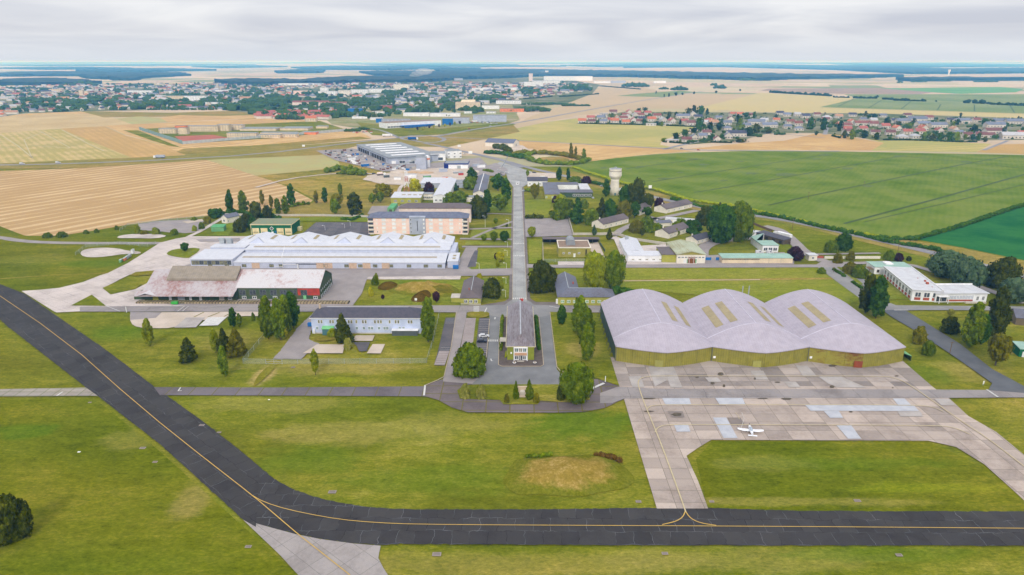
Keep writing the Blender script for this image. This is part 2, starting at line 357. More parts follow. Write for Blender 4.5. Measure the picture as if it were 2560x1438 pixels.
M['grn1'] = m_field('maize_field', col(94,120,30), col(112,134,44), math.radians(32), 5, 5, 45, col(130,144,62), .12)
M['grn1b'] = m_plain('maize_edge', col(96,126,34), col(80,108,26), .2)
M['grn2'] = m_field('beet_field', col(44,112,62), col(34,98,56), math.radians(-60), 3, 5, 40, col(62,124,62), .4)
M['grn3'] = m_field('pale_green_field', col(172,182,116), col(186,186,126), math.radians(60), 14, 15, 60, col(190,176,120), .3)
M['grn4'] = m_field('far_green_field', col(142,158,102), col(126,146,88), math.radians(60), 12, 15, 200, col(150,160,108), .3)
M['grn5'] = m_plain('vivid_green_crop', col(96,160,84), col(120,168,100), .004)
M['track'] = m_plain('crop_track', col(60,84,22), col(78,98,30), .1)
M['trk2'] = m_plain('flattened_maize', col(92,112,36), col(104,120,44), .1)
M['trackl'] = m_plain('pale_track', col(214,200,160), col(200,186,146), .1)
M['plough'] = m_plain('ploughed_field', col(176,150,130), col(162,138,118), .01)
M['towng'] = m_grass('town_ground', [col(70,92,40), col(96,110,56), col(150,146,120), col(190,182,168)], 90, 20, 6, 5, dead=False)
M['estate'] = m_grass('estate_ground', [col(120,128,60), col(160,156,104), col(186,178,150)], 60, 14, 3, 5)
# ------------------------------------------------------------------ terrain
def farmland():
    m, nt, b = newmat('farmland', .95, .05)
    v = pos(nt, math.radians(20), 1, 1.6)
    vo = N(nt, 'ShaderNodeTexVoronoi', feature='F1', distance='MANHATTAN'); vo.inputs['Scale'].default_value = 1/520.; vo.inputs['Randomness'].default_value = .85
    nt.links.new(v, vo.inputs['Vector'])
    s = N(nt, 'ShaderNodeSeparateColor'); nt.links.new(vo.outputs['Color'], s.inputs[0])
    o = ramp(nt, s.outputs[0], [(0, col(222,200,170)), (.3, col(212,188,160)), (.5, col(226,206,178)), (.68, col(190,182,134)), (.8, col(206,186,160)), (.92, col(150,160,110))])
    n_ = noi(nt, pos(nt, .5), 1/90., 4); o = mix(nt, 1., o, ramp(nt, n_, [(.35, (.93,.92,.9,1)), (.65, (1.05,1.05,1.04,1))]), 'MULTIPLY')
    nt.links.new(o, b.inputs['Base Color']); return m
M['farm'] = farmland()
gm = MB().add([(-60000,-3000,0),(60000,-3000,0),(60000,48000,0),(-60000,48000,0)], [(0,1,2,3)]).build('ground', M['grass']); struct(gm)
sheet('farmland', [(-60000,800),(60000,800),(60000,47990),(-60000,47990)], .05, M['farm'], world=True)
LC = {}
def fld(name, pts, key, L=0, jit=0.0):
    LC[L] = LC.get(L, 0) + 1
    return sheet(name, pts, .10 + .03 * L + .0012 * LC[L], M[key], jit=jit)
fld('field', [(-700,430),(0,428),(200,421),(400,408),(515,400),(580,418),(640,437),(720,468),(782,501),(770,511),(700,520),(600,529),(520,540),(420,548),(320,562),(240,576),(160,588),(105,592),(60,589),(0,566),(-700,450)], 'tan1')
fld('field', [(515,400),(700,388),(838,385),(852,400),(850,412),(805,424),(700,437),(640,440),(580,420)], 'grn3')
fld('field', [(-700,412),(0,408),(200,404),(340,397),(462,388),(400,360),(310,338),(262,316),(150,322),(0,333),(-700,350)], 'tan5')
fld('field', [(262,316),(310,338),(400,362),(465,388),(335,397),(150,322)], 'tan6', 1)
fld('field', [(-700,330),(0,333),(150,322),(262,316),(330,311),(290,297),(225,285),(120,285),(0,293),(-700,300)], 'tan2', 1)
fld('field', [(0,293),(120,285),(225,285),(290,293),(240,279),(190,278),(60,285)], 'tan3', 0)
fld('meadow', [(200,278),(420,282),(640,276),(640,300),(430,292),(260,294)], 'verge', 1)
fld('field', [(290,297),(330,311),(420,306),(400,295),(350,291)], 'grn3', 2)
fld('field', [(400,295),(420,306),(640,296),(650,287),(560,291),(450,288)], 'tan3', 2)
fld('meadow', [(262,315),(330,311),(640,297),(720,292),(900,330),(930,345),(700,366),(460,388),(400,360),(310,336)], 'tan3', 2)
fld('meadow', [(308,326),(345,326),(455,370),(420,364),(380,352)], 'grass', 3)
fld('meadow', [(460,372),(640,364),(900,342),(930,347),(700,368),(465,388),(440,380)], 'verge', 3)
fld('meadow', [(-700,428),(-700,411),(0,409),(460,389),(700,368),(900,352),(1010,345),(1120,338),(1280,310),(1300,330),(1120,368),(990,366),(890,366),(800,388),(520,400),(200,421)], 'verge', 4)
fld('scrubland', [(640,440),(805,424),(850,412),(840,392),(1010,420),(1180,440),(1180,470),(1000,470),(920,500),(780,512),(790,500),(720,465)], 'scrub', 1)
fld('scrubland', [(700,520),(780,508),(920,500),(1000,470),(1000,520),(920,545),(700,545)], 'verge', 2)
# right half of the picture
fld('field', [(1180,349),(1280,316),(1440,296),(1470,306),(1600,312),(1738,317),(1700,336),(1655,352),(1650,362),(1700,372),(1500,362),(1300,352)], 'tan4')
fld('field', [(1230,374),(1300,353),(1500,364),(1700,375),(1740,378),(1600,388),(1500,402),(1440,405),(1380,385),(1330,372)], 'tan3')
fld('field', [(1720,373),(1860,358),(1960,352),(2040,334),(2100,338),(2210,358),(2178,377),(1900,375)], 'tan3')
fld('field', [(2210,358),(2178,377),(2440,381),(2480,360),(2300,352),(2160,346)], 'tan4', 1)
fld('field', [(2440,381),(2490,362),(2560,360),(3300,362),(3300,390),(2560,386)], 'tan6', 1)
fld('field', [(1430,412),(1470,405),(1540,395),(1640,386),(1740,381),(1900,377),(2100,379),(2300,383),(2560,388),(3600,410),(3600,430),(2560,512),(2290,600),(2240,601),(2190,597),(2080,576),(1939,543),(1825,518),(1725,505),(1645,478),(1550,459),(1480,440),(1435,428)], 'grn1')
fld('field', [(2295,600),(2430,556),(2560,514),(3300,430),(3400,700),(2560,651),(2400,618)], 'grn2', 1)
fld('meadow', [(2200,596),(2300,604),(2400,620),(2560,654),(3300,760),(3300,860),(2560,700),(2400,655)], 'verge', 1)
for i, (pts, wd) in enumerate([([(1565,422),(1730,401),(1760,398)],1.6),([(1630,455),(1920,410),(2060,388)],1.8),([(1735,482),(1920,452),(2250,391)],1.8),
    ([(1920,514),(2027,490),(2400,413),(2520,391)],2.2),([(2110,560),(2330,501),(2560,437),(2700,400)],2.6),([(2252,391),(2400,404),(2560,422)],2.0),([(2160,556),(2380,505),(2560,462)],1.2)]):
    strip('crop_track', pts, wd, .26 + i*.002, M['track'])
for (x, y, a, b_) in [(1733,398,14,2),(1598,418,12,2),(1660,447,18,2.5),(1880,434,16,2.5),(1962,437,26,4),(2118,422,14,3),(2062,388,16,2),(2250,391,18,2),(2415,405,14,2),(1450+60,420,10,2),(1810,452,10,2),(2170,466,14,3),(1700,432,10,1.5),(1850,404,12,1.5),(2040,398,14,1.5),(1950,424,10,1.5),(1760,412,14,2)]:
    pts = [(x + a*math.cos(t*.6283)*(1+.3*math.sin(t*3.1+x)), y + b_*math.sin(t*.6283)) for t in range(10)]
    sheet('flattened_crop', pts, .28 + x*1e-5, M['trk2'], sm=1)
# far right fields
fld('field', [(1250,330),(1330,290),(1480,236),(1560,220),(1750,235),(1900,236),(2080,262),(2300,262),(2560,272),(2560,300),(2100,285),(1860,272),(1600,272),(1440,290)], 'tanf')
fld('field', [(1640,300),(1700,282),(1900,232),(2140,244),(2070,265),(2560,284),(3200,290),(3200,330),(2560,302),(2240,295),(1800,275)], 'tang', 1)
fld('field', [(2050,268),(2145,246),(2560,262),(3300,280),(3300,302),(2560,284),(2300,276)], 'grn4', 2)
for a, b_ in [((2135,247),(2095,267)),((2205,250),(2170,271)),((2277,254),(2253,273)),((2352,261),(2343,276)),((2436,262),(2436,279)),((2525,264),(2536,282))]:
    strip('crop_track', [a, b_], 3, .27, M['track'])
strip('crop_track', [(2050,269),(2300,277),(2560,285),(2700,291)], 5, .28, M['track'])
fld('field', [(1540,240),(1600,234),(1700,227),(1735,230),(1660,243),(1600,242)], 'grn4', 3)
fld('field', [(1920,222),(2250,220),(2350,228),(2300,236),(2100,235),(1900,227)], 'plough', 2)
fld('field', [(2200,221),(2500,218),(2560,223),(2540,231),(2400,235),(2330,231)], 'grn5', 3)
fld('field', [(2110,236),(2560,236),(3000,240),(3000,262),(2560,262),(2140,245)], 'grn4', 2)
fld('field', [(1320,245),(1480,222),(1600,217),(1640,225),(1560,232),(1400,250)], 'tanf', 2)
# estate and town floor
fld('town_ground', [(-600,296),(0,293),(60,284),(200,279),(330,277),(520,272),(640,284),(800,300),(960,310),(1280,300),(1300,272),(1420,258),(1480,235),(1500,212),(1400,196),(1100,196),(800,202),(560,208),(350,214),(0,222),(-600,222)], 'towng', 2)
fld('estate_ground', [(780,268),(1280,262),(1300,300),(1270,310),(1120,326),(960,330),(830,312)], 'estate', 3)
fld('meadow', [(890,306),(960,312),(1100,322),(1270,306),(1290,312),(1120,336),(1000,342),(930,338)], 'grass', 5)
fld('village_ground', [(1440,310),(1480,292),(1560,280),(1900,282),(2200,284),(2560,296),(3000,300),(3000,352),(2560,350),(2440,352),(2200,352),(2120,340),(2040,333),(1920,334),(1850,352),(1720,362),(1660,354),(1720,336),(1760,322),(1740,318),(1600,312)], 'towng', 3)
# country roads
RC = {}
def road(pts, wd, L=0, key='hiway', sm=1, name='road'): return strip(name, pts, wd, .31 + .01 * L + .0011*RC.setdefault(id(pts), len(RC)), M[key], sm=sm)
road([(-700,418),(0,414),(200,409),(400,401),(640,387),(860,360),(960,348),(1040,342),(1060,340)], 8)
road([(1040,352),(1010,350),(1000,344),(1040,338),(1090,341),(1115,348),(1100,356),(1060,357),(1035,352)], 7, 1)
road([(1060,358),(1100,366),(1180,384),(1260,402),(1320,420),(1440,447),(1560,476),(1700,509),(1830,533),(1950,548),(2080,576),(2300,625),(2560,690),(2900,790)], 8.2, 2)
road([(1090,342),(1150,330),(1230,317),(1290,308),(1370,294),(1400,288),(1500,270),(1640,246),(1760,228)], 9, 1)
road([(1000,346),(960,328),(930,322)], 6, 0); road([(1080,342),(1250,350),(1300,352),(1500,363),(1700,374),(1800,377),(2100,379)], 5, 0)
road([(1660,374),(1690,366),(1730,358),(1762,352)], 7, 0, 'hiway'); road([(1180,384),(1240,396),(1275,408),(1300,420)], 8, 3, 'hiway')
road([(1820,345),(1900,330),(2060,345)], 4, 0); road([(2062,337),(2070,310)], 7, 0); road([(2505,350),(2512,312)], 8, 0); road([(2460,376),(2520,352)], 5, 0)
strip('field_track', [(105,332),(60,350),(80,395)], 1.2, .3, M['trackl']); strip('field_track', [(0,336),(45,365),(82,396)], 1.4, .3, M['trackl'])
strip('field_track', [(100,328),(175,370)], 1.4, .3, M['trackl']); strip('field_track', [(155,325),(225,362),(260,378)], 1.6, .3, M['trackl']); strip('field_track', [(0,371),(80,364),(175,371)], 1.6, .3, M['trackl'])
strip('lane_dashes', [(1440,447),(1560,476),(1700,509),(1830,533),(1950,548),(2080,576),(2300,625),(2560,690)], .35, .45, M['white'], sm=1, dash=(3, 7))
# dark verge beside the maize
fld('verge', [(1330,424),(1440,430),(1550,462),(1645,482),(1725,508),(1830,523),(1940,547),(2080,580),(2190,602),(2310,622),(2560,682),(2560,700),(2300,640),(2080,586),(1950,556),(1830,541),(1700,518),(1560,486),(1440,456),(1330,432)], 'verge', 1)
# ------------------------------------------------------------------ airfield ground
Z4, Z5, Z6, Z7, Z8 = .30, .34, .46, .52, .56
fld('meadow', [(-500,560),(0,566),(60,590),(160,590),(320,564),(420,550),(530,542),(560,545),(530,590),(430,600),(400,640),(350,640),(270,684),(150,721),(54,729),(0,712),(-500,560)], 'grassL', 1)
fld('lawn', [(700,545),(920,540),(920,556),(700,552),(590,560),(570,590),(530,590),(560,560)], 'lawn_light', 5)
fld('lawn', [(0,1000),(240,1000),(400,1130),(610,1320),(760,1450),(760,2600),(-700,2600),(-700,1000)], 'grassL', 2)
fld('lawn', [(1740,1150),(1780,1104),(2320,1106),(2460,1168),(2560,1250),(2560,1282),(1770,1280)], 'grassL', 2)
fld('lawn', [(1560,668),(2075,668),(2120,700),(2160,745),(2100,770),(1540,720)], 'lawn_light', 3)
fld('lawn', [(1000,730),(925,705),(930,695),(1270,693),(1275,745),(1140,768),(905,768)], 'grassB', 3)
# taxiway
sheet('taxiway', [(-420,440),(-200,580),(0,712),(60,735),(140,790),(270,880),(385,968),(415,990),(500,1050),(600,1128),(650,1170),(690,1203),(740,1228),(790,1245),(850,1259),(920,1270),(1000,1275),(1300,1276),(1640,1272),(1770,1272),(2000,1280),(2560,1281),(3600,1288),(3600,1376),(2560,1367),(1500,1365),(1000,1362),(950,1365),(880,1360),(800,1349),(740,1337),(610,1303),(560,1257),(400,1112),(245,992),(215,970),(20,818),(0,800),(-300,590),(-420,500)], Z4, M['asph'], jit=.18)
sheet('taxiway', [(-420,440),(-200,580),(0,712),(60,735),(140,790),(270,880),(385,968),(415,990),(500,1050),(600,1128),(650,1170),(640,1320),(610,1303),(560,1257),(400,1112),(245,992),(215,970),(20,818),(0,800),(-300,590),(-420,500)], Z4 + .02, M['asphd'])
sheet('taxiway_spur', [(608,1302),(680,1322),(740,1338),(800,1350),(880,1361),(952,1367),(948,1385),(946,1398),(960,1425),(1010,1500),(1200,1800),(1000,2300),(800,1500),(700,1390)], Z4 + .01, M['conc2'])
strip('yellow_line', [(-300,545),(0,742),(100,810),(205,890),(300,975),(400,1060),(500,1140),(600,1218),(650,1258),(740,1335),(870,1438),(960,1520)], .24, Z8 + .006, M['yel'])
strip('yellow_line', [(600,1218),(640,1250),(690,1270),(760,1287),(850,1303),(940,1311),(1040,1315),(1280,1317),(1900,1320),(2560,1325),(3600,1334)], .22, Z8, M['yel'], sm=1)
# apron
sheet('apron', [(1526,895),(1548,968),(1560,1000),(1600,1135),(1642,1274),(1770,1274),(1745,1205),(1716,1142),(1745,1122),(1778,1102),(2040,1103),(2320,1104),(2390,1120),(2460,1163),(2545,1240),(2640,1330),(2800,1500),(3200,1700),(2900,1400),(2560,1140),(2490,1082),(2420,1042),(2375,1000),(2335,972),(2290,935),(2240,888)], Z5, M['conc'])
sheet('apron', [(1528,898),(1547,967),(2330,968),(2240,890)], Z5+.01, M['concA'])
sheet('asphalt_band', [(1500,985),(1545,969),(1640,974),(2335,976),(2560,978),(3600,985),(3600,1005),(2560,996),(2380,997),(1600,998),(1560,999),(1530,1010),(1500,1010)], Z5+.02, M['road'])
def px_rect(x0, x1, y0, y1): # axis aligned slab given by near-left corner px etc. (world-aligned edges)
    a = P(x0, y1); b = P(x1, y1); c = P((x0+x1)/2, y0)
    return [(a.x, a.y), (b.x, a.y), (b.x, c.y), (a.x, c.y)]
k = 0
def zq(X, Y): return (1480 + X/3.048, 700 + Y/3.048)
for key, q in [('patch_l',[(278,742),(372,742),(400,826),(308,826)]),('patch_l',[(430,668),(540,672),(575,770),(478,820)]),('patch_l',[(540,672),(620,668),(690,828),(600,828)]),
    ('patch_l',[(1205,700),(1303,700),(1345,768),(1250,768)]),('patch_l',[(1550,660),(1640,660),(1715,745),(1610,745)]),('patch_l',[(1462,783),(1550,783),(1590,826),(1500,826)]),('patch_l',[(1725,745),(1900,745),(2092,830),(1870,826),(1800,800)]),
    ('patch_l',[(860,752),(955,752),(985,785),(890,785)]),
    ('patch_b',[(534,910),(740,910),(756,958),(560,958)]),('patch_b',[(938,908),(1145,908),(1168,957),(970,957)]),('patch_b',[(1620,960),(2450,962),(2490,1008),(1665,1006)]),('patch_b',[(1765,1008),(1880,1008),(1912,1060),(1812,1060)]),
    ('patch_b',[(2290,912),(2380,912),(2430,962),(2330,962)]),('patch_b',[(920,1058),(1023,1058),(1110,1215),(1002,1215)]),('patch_b',[(624,1113),(732,1113),(750,1166),(645,1166)]),('patch_b',[(1862,1118),(1975,1118),(2050,1220),(1950,1220)]),
    ('patch_d',[(1030,1058),(1130,1058),(1160,1110),(1060,1110)]),('patch_d',[(575,1010),(690,1010),(705,1055),(610,1055)]),('patch_l',[(2325,1010),(2500,1010),(2520,1050),(2350,1050)])]:
    k += 1; sheet('concrete_patch', [zq(*p) for p in q], Z6 + .002*k, M[key])
for X, Y, a, b_ in [(980,725,24,12),(918,795,16,10),(800,750,14,4),(1005,815,10,10),(1412,788,22,4),(1828,822,18,10),(1240,760,8,8),(1830,662,30,8),(430,912,50,5),(1300,912,40,4),(1480,915,40,7),(430,1010,40,4),(645,1035,40,14),(2290,830,6,4),(1970,1014,14,5),(2320,740,16,4)]:
    x, y = zq(X, Y); a /= 3.048; b_ /= 3.048
    sheet('oil_stain', [(x+a*math.cos(t*.5236)*(1+.25*math.sin(t*2.7+X)), y+b_*math.sin(t*.5236)*(1+.2*math.cos(t*3.3))) for t in range(12)], Z7+.005, M['stain'], sm=1)
sheet('apron_slab', [(2335,1000),(2372,1001),(2388,1016),(2352,1016)], Z7, M['patch_l'])
for pts, wd in [([(1714,1284),(1690,1215),(1655,1120),(1635,1070),(1610,1010),(1598,975),(1594,960),(1600,949),(1618,944),(1660,943),(1900,943.5),(2200,943.5),(2235,947),(2262,958),(2310,990),(2400,1055),(2470,1100),(2560,1170),(2700,1280)], .36),
    ([(1616,1028),(1622,1020),(1640,1016),(1680,1015),(1900,1015),(2290,1016),(2330,1020),(2358,1032)], .34), ([(1637,1084),(1643,1073),(1660,1066),(1700,1065),(1900,1065.5),(2340,1067),(2385,1072),(2425,1090)], .34),
    ([(1713,1282),(1707,1297),(1690,1308),(1655,1316)], .27), ([(1713,1282),(1725,1300),(1750,1312),(1790,1318)], .27)]:
    strip('yellow_line', pts, wd, Z8 + .008 + .003*len(pts)/10, M['yel2' if wd > .3 else 'yel'], sm=2)
strip('guide_mark', [(1838,1035),(1845,1042),(1848,1052)], .15, Z8, M['yel2']); strip('guide_mark', [(1854,1035),(1860,1050),(1852,1075)], .12, Z8, M['white'])
# pale yard on the left with roads
sheet('yard', [(54,729),(100,726),(150,721),(207,707),(250,690),(270,684),(320,659),(355,637),(385,618),(400,608),(440,598),(475,592),(540,592),(640,592),(1160,668),(1150,700),(600,700),(480,690),(388,679),(325,688),(300,700),(287,707),(257,722),(277,738),(337,725),(367,710),(480,712),(480,768),(200,780),(142,783),(135,780)], Z4+.04, M['pale'])
sheet('yard', [(480,660),(1275,672),(1275,690),(920,694),(915,705),(905,735),(880,768),(480,768),(350,755),(380,690)], Z4+.05, M['lane'])
sheet('lawn', [(265,767),(230,739),(178,766)], Z7, M['grass']); sheet('lawn', [(257,722),(277,738),(337,725),(355,712),(350,709),(290,708)], Z7, M['grass'])
sheet('lawn', [(325,690),(340,682),(388,678),(388,688),(340,692)], Z7, M['grassD']); sheet('lawn', [(414,638),(425,628),(450,623),(500,621),(498,630),(480,642),(470,648),(440,644)], Z7, M['grassB'], sm=1)
sheet('dark_pad', [(490,600),(600,596),(600,606),(500,606)], Z6, M['lane'])
strip('narrow_road', [(-500,560),(-200,575),(0,594),(40,602),(100,607),(200,609),(400,609)], 6, Z4, M['lane'], sm=2)
sheet('turning_pad', [(200,635),(206,627),(225,622),(262,620),(295,622),(318,628),(352,630),(352,636),(310,636),(270,642),(235,645),(210,643)], Z4, M['pale'], sm=1)
strip('footpath', [(0,698),(60,694),(150,688),(270,684)], 1.2, Z4, M['verge'])
sheet('old_pad', [(345,560),(400,553),(470,550),(512,553),(502,580),(470,584),(430,583),(352,576)], Z4, M['lane'], jit=.6)
sheet('gravel_patch', [(455,556),(505,549),(510,554),(470,560)], Z6, M['sand']); strip('track', [(470,594),(500,580),(540,556),(560,545)], 3.5, Z6, M['pale'])
sheet('gravel_patch', [(300,590),(340,586),(400,587),(420,592),(390,598),(330,597),(290,597)], Z6, M['pale'], sm=1)
# cross street
sheet('street', [(200,769),(330,767),(1275,765),(1275,782),(1150,783),(900,781),(200,781)], Z5+.05, M['road'])
sheet('street', [(1316,765),(1500,766),(1560,770),(1560,783),(1316,783)], Z5+.05, M['road'])
strip('white_line', [(325,768),(785,768)], .25, Z8, M['white']); strip('white_line', [(265,767),(300,781)], .3, Z8, M['white']); strip('white_line', [(462,768),(444,781)], .3, Z8, M['white']); strip('white_line', [(472,768),(456,781)], .3, Z8, M['white'])
strip('white_line', [(0,780),(345,782)], .2, Z8, M['white']) if 0 else None
sheet('sand_lot', [(325,782),(400,783),(620,781),(660,782),(660,792),(600,792),(520,800),(460,812),(430,822),(390,823),(345,821),(326,810)], Z5+.06, M['sand'], sm=1)
sheet('dark_lot', [(326,782),(405,783),(390,797),(326,802)], Z6, M['lane'])
sheet('concrete_pad', [(466,796.5),(513,796),(490,821),(436,822)], Z7, M['patch_l']); sheet('concrete_pad', [(521,796),(567,795.5),(545,816),(498,817)], Z7, M['white'])
for a in [(485,783,510,795),(520,783,550,795),(560,783,580,794)]: strip('slab_joint', [(a[2],a[1]),(a[0],a[3])], .5, Z7, M['verge'])
# strip road on the left / parking
sheet('strip_road', [(385,970),(700,971),(1060,968),(1090,955),(1110,950),(1140,955),(1160,962),(1150,1000),(1062,993),(700,991),(400,990)], Z5, M['strip'])
sheet('slab_path', [(-500,974),(0,975),(215,971),(245,992),(0,993),(-500,993)], Z5, M['concp'])
sheet('slabbed_apron', [(1058,968),(1090,955),(1140,955),(1204,958),(1401,958),(1420,940),(1480,946),(1548,967),(1562,999),(1545,1006),(1512,1022),(1460,1032),(1390,1034),(1170,1033),(1130,1021),(1095,1002),(1060,992)], Z5+.01, M['lot'])
sheet('loop_road', [(1224,768),(1262,762),(1278,752),(1282,745),(1316,745),(1322,752),(1336,762),(1375,768),(1380,840),(1392,926),(1400,935),(1420,943),(1440,963),(1300,964),(1180,963),(1160,950),(1208,934),(1218,900),(1223,840)], Z5+.03, M['loop'])
sheet('junction', [(1200,766),(1262,764),(1278,752),(1318,752),(1336,764),(1400,766),(1400,783),(1375,790),(1347,795),(1251,795),(1224,790),(1200,783)], Z5+.055, M['loopd'])
sheet('lane', [(1141,783),(1167,782),(1165,797),(1150,871),(1140,940),(1205,940),(1180,962),(1108,956),(1108,950),(1122,900)], Z5+.04, M['lane'])
sheet('parking', [(1114,796),(1138.5,796),(1129,860),(1112,916),(1085,915),(1095,880)], Z5+.05, M['lotdark']); sheet('parking', [(1098,880),(1124,880),(1112,916),(1085,915)], Z6, M['lotpink'])
sheet('parking', [(1165,797),(1190,797),(1181,875),(1151,875)], Z5+.05, M['lotpink']); sheet('parking', [(1198,797),(1224,797),(1218,898),(1188,880)], Z5+.05, M['lotdark'])
sheet('lawn', [(1190,797),(1198,797),(1189,876),(1181,876)], Z6, M['grass']); sheet('lawn', [(1168,784),(1180,781),(1212,781),(1224,784),(1222,793),(1205,797),(1180,797),(1168,793)], Z7, M['grassD'], sm=1)
mbk = MB()
def row_marks(xa0, xa1, ya, xb0, xb1, yb, n, skip=()):
    a0, a1, b0, b1 = P(xa0, ya), P(xa1, ya), P(xb0, yb), P(xb1, yb)
    for i in range(n):
        if i in skip: continue
        t = i / (n - 1); strip(None, [tuple(a0.lerp(b0, t))[:2], tuple(a1.lerp(b1, t))[:2]], .14, Z8, None, world=True, mb=mbk)
row_marks(1116,1137,800,1113,1135,811,5); row_marks(1102,1127,872,1088,1113,912,10)
row_marks(1167,1189,800,1153,1180,870,22); row_marks(1199,1223,802,1189,1217,890,19)
o_ = mbk.build('parking_marking', M['white']); struct(o_)
sheet('lawn', [(1140,938),(1150,915),(1185,895),(1214,905),(1213,930),(1200,938),(1175,944),(1150,944)], Z7, M['grassD'], sm=1)
sheet('lawn', [(1143,979),(1160,966),(1200,964),(1401,964),(1420,970),(1470,985),(1475,1002),(1430,1010),(1350,1005),(1345,1014),(1258,1014),(1250,1003),(1150,1000)], Z7, M['grass'])
sheet('lawn', [(1375,782),(1500,786),(1520,880),(1548,968),(1480,944),(1420,938),(1400,930),(1392,920),(1383,850)], Z7, M['grass'])
mk = [(1375,784),(1383,850),(1392,920),(1400,930),(1420,938),(1480,944)]
strip('kerb', mk, .3, Z7, M['kerb'], h=.13); strip('kerb', [(1141,783),(1128,870),(1110,945),(1095,953),(1062,967)], .3, Z7, M['kerb'], h=.13)
sheet('island', [(1251,794),(1347,794),(1353,850),(1359,915),(1352,919),(1255,919),(1246,915),(1248,850)], Z5+.1, M['islet'])
strip('kerb', [(1251,794),(1248,850),(1246,915),(1255,919),(1352,919),(1359,915),(1353,850),(1347,794),(1251,794)], .3, Z7, M['kerb'], h=.13)
strip('kerb', [(1140,938),(1150,944),(1175,946),(1200,940),(1213,931),(1224,800)], .3, Z7, M['kerb'], h=.13)
# avenue
sheet('avenue', [(1281,756),(1317,756),(1304.5,470),(1330,455),(1330,430),(1290,418),(1250,405),(1235,415),(1262,425),(1270,450),(1284,470)], Z5+.06, M['avenue'])
sheet('sidewalk', [(1272,756),(1281,756),(1284,470),(1281,470)], Z5+.04, M['walk']); sheet('sidewalk', [(1317,756),(1326,756),(1309,470),(1304.5,470)], Z5+.04, M['walk'])
strip('kerb', [(1281,752),(1284,470)], .25, Z7, M['kerb'], h=.12); strip('kerb', [(1317,752),(1304.5,470)], .25, Z7, M['kerb'], h=.12)
sheet('forecourt', [(1205,764),(1262,755),(1272,748),(1281,745),(1281,756),(1262,765)], Z5+.045, M['walk']); sheet('forecourt', [(1317,745),(1326,748),(1340,757),(1390,757),(1398,766),(1336,766)], Z5+.045, M['walk'])
mbz = MB()
def zebra(x0, x1, y0, y1, n):
    for i in range(n):
        t0, t1 = (i + .15) / n, (i + .7) / n; xa = x0 + (x1-x0)*t0; xb = x0 + (x1-x0)*t1
        mbz.add([tuple(P(xa,y1))[:2]+(Z8,), tuple(P(xb,y1))[:2]+(Z8,), tuple(P(xb,y0))[:2]+(Z8,), tuple(P(xa,y0))[:2]+(Z8,)], [(0,1,2,3)])
zebra(1281,1317,747,751,7); zebra(1283,1314,640,643,7); zebra(1283,1311,609.5,612,7); zebra(1284,1308,543.5,545.5,6); zebra(1284,1306,533.5,535,6); zebra(1285,1305,489,490.5,6)
zebra(1220,1246,852,857,5)
for i in range(5): mbz.add([tuple(P(1184-i*.1,768+i*3))[:2]+(Z8,), tuple(P(1198-i*.1,768+i*3))[:2]+(Z8,), tuple(P(1198-i*.1,769.6+i*3))[:2]+(Z8,), tuple(P(1184,769.6+i*3))[:2]+(Z8,)], [(3,2,1,0)])
o_ = mbz.build('crosswalk', M['white']); struct(o_)
strip('white_line', [(1373,768),(1400,773)], .4, Z8, M['white']); strip('white_line', [(1217,772),(1212,783)], .5, Z8, M['white'])
strip('stop_bar', [(1063,966),(1060,992)], .7, Z8, M['white']); strip('stop_bar', [(1470,979),(1510,961)], 1.1, Z8, M['white']); strip('stop_bar', [(2466,977),(2494,996)], .7, Z8, M['white']); strip('stop_bar', [(452,972),(446,981),(455,980)], .5, Z8, M['white']); strip('stop_bar', [(157,983),(143,993)], .6, Z8, M['white'])
strip('arrow_mark', [(1227,900),(1229,906),(1233,905)], .5, Z8, M['white']); strip('arrow_mark', [(1238,796),(1237,801)], .6, Z8, M['white'])
# base streets behind
sheet('street', [(1160,672),(1281,673),(1281,688),(1160,688),(905,690),(905,680)], Z5+.07, M['lane'])
sheet('street', [(1317,662),(1400,664),(1700,662),(2040,663),(2060,652),(2100,655),(2130,668),(2040,670),(1700,671),(1317,671)], Z5+.07, M['lane'])
sheet('gravel_apron', [(1395,655),(1560,655),(1740,655),(1740,662),(1395,664)], Z5+.06, M['pale'])
sheet('gravel_apron', [(1596,616),(1665,612),(1680,660),(1560,660),(1535,600),(1520,596),(1540,592)], Z5+.05, M['pale'])
sheet('gravel_apron', [(1470,612),(1495,606),(1515,650),(1500,656),(1475,640)], Z5+.05, M['sand'])
sheet('car_park', [(1312,549),(1365,547),(1420,549),(1432,590),(1322,594),(1314,594)], Z5+.05, M['lane'])
mbk = MB()
def rm2(*a):
    global mbk
    row_marks(*a)
row_marks(1374,1376,552,1380,1383,592,2) ; row_marks(1326,1344,556,1330,1352,588,13); row_marks(1400,1416,556,1408,1428,588,13)
o_ = mbk.build('parking_marking', M['white']); struct(o_)
sheet('car_park', [(790,557),(925,557),(925,590),(748,592)], Z5+.06, M['lotdark']); mbk = MB(); row_marks(814,812,558,778,776,590,2); row_marks(861,860,558,838,836,590,2); row_marks(790,812,560,755,780,588,14); row_marks(834,856,560,808,835,588,14); row_marks(880,905,560,868,896,588,14)
o_ = mbk.build('parking_marking', M['white']); struct(o_)
sheet('car_park', [(930,516),(1000,516),(1000,537),(918,537)], Z5+.06, M['lane'])
strip('street', [(1174,574),(1281,570)], 4, Z5+.05, M['lane']); strip('street', [(1180,596),(1240,570),(1281,555)], 3, Z5+.05, M['lane']); strip('street', [(1170,540),(1230,535),(1283,537)], 2.5, Z5+.05, M['lane'])
strip('street', [(1150,598),(1281,600)], 4, Z5+.05, M['lane']); strip('street', [(1155,618),(1281,618)], 4, Z5+.05, M['lane']); strip('street', [(1180,620),(1165,650),(1158,675)], 8, Z5+.05, M['lane'])
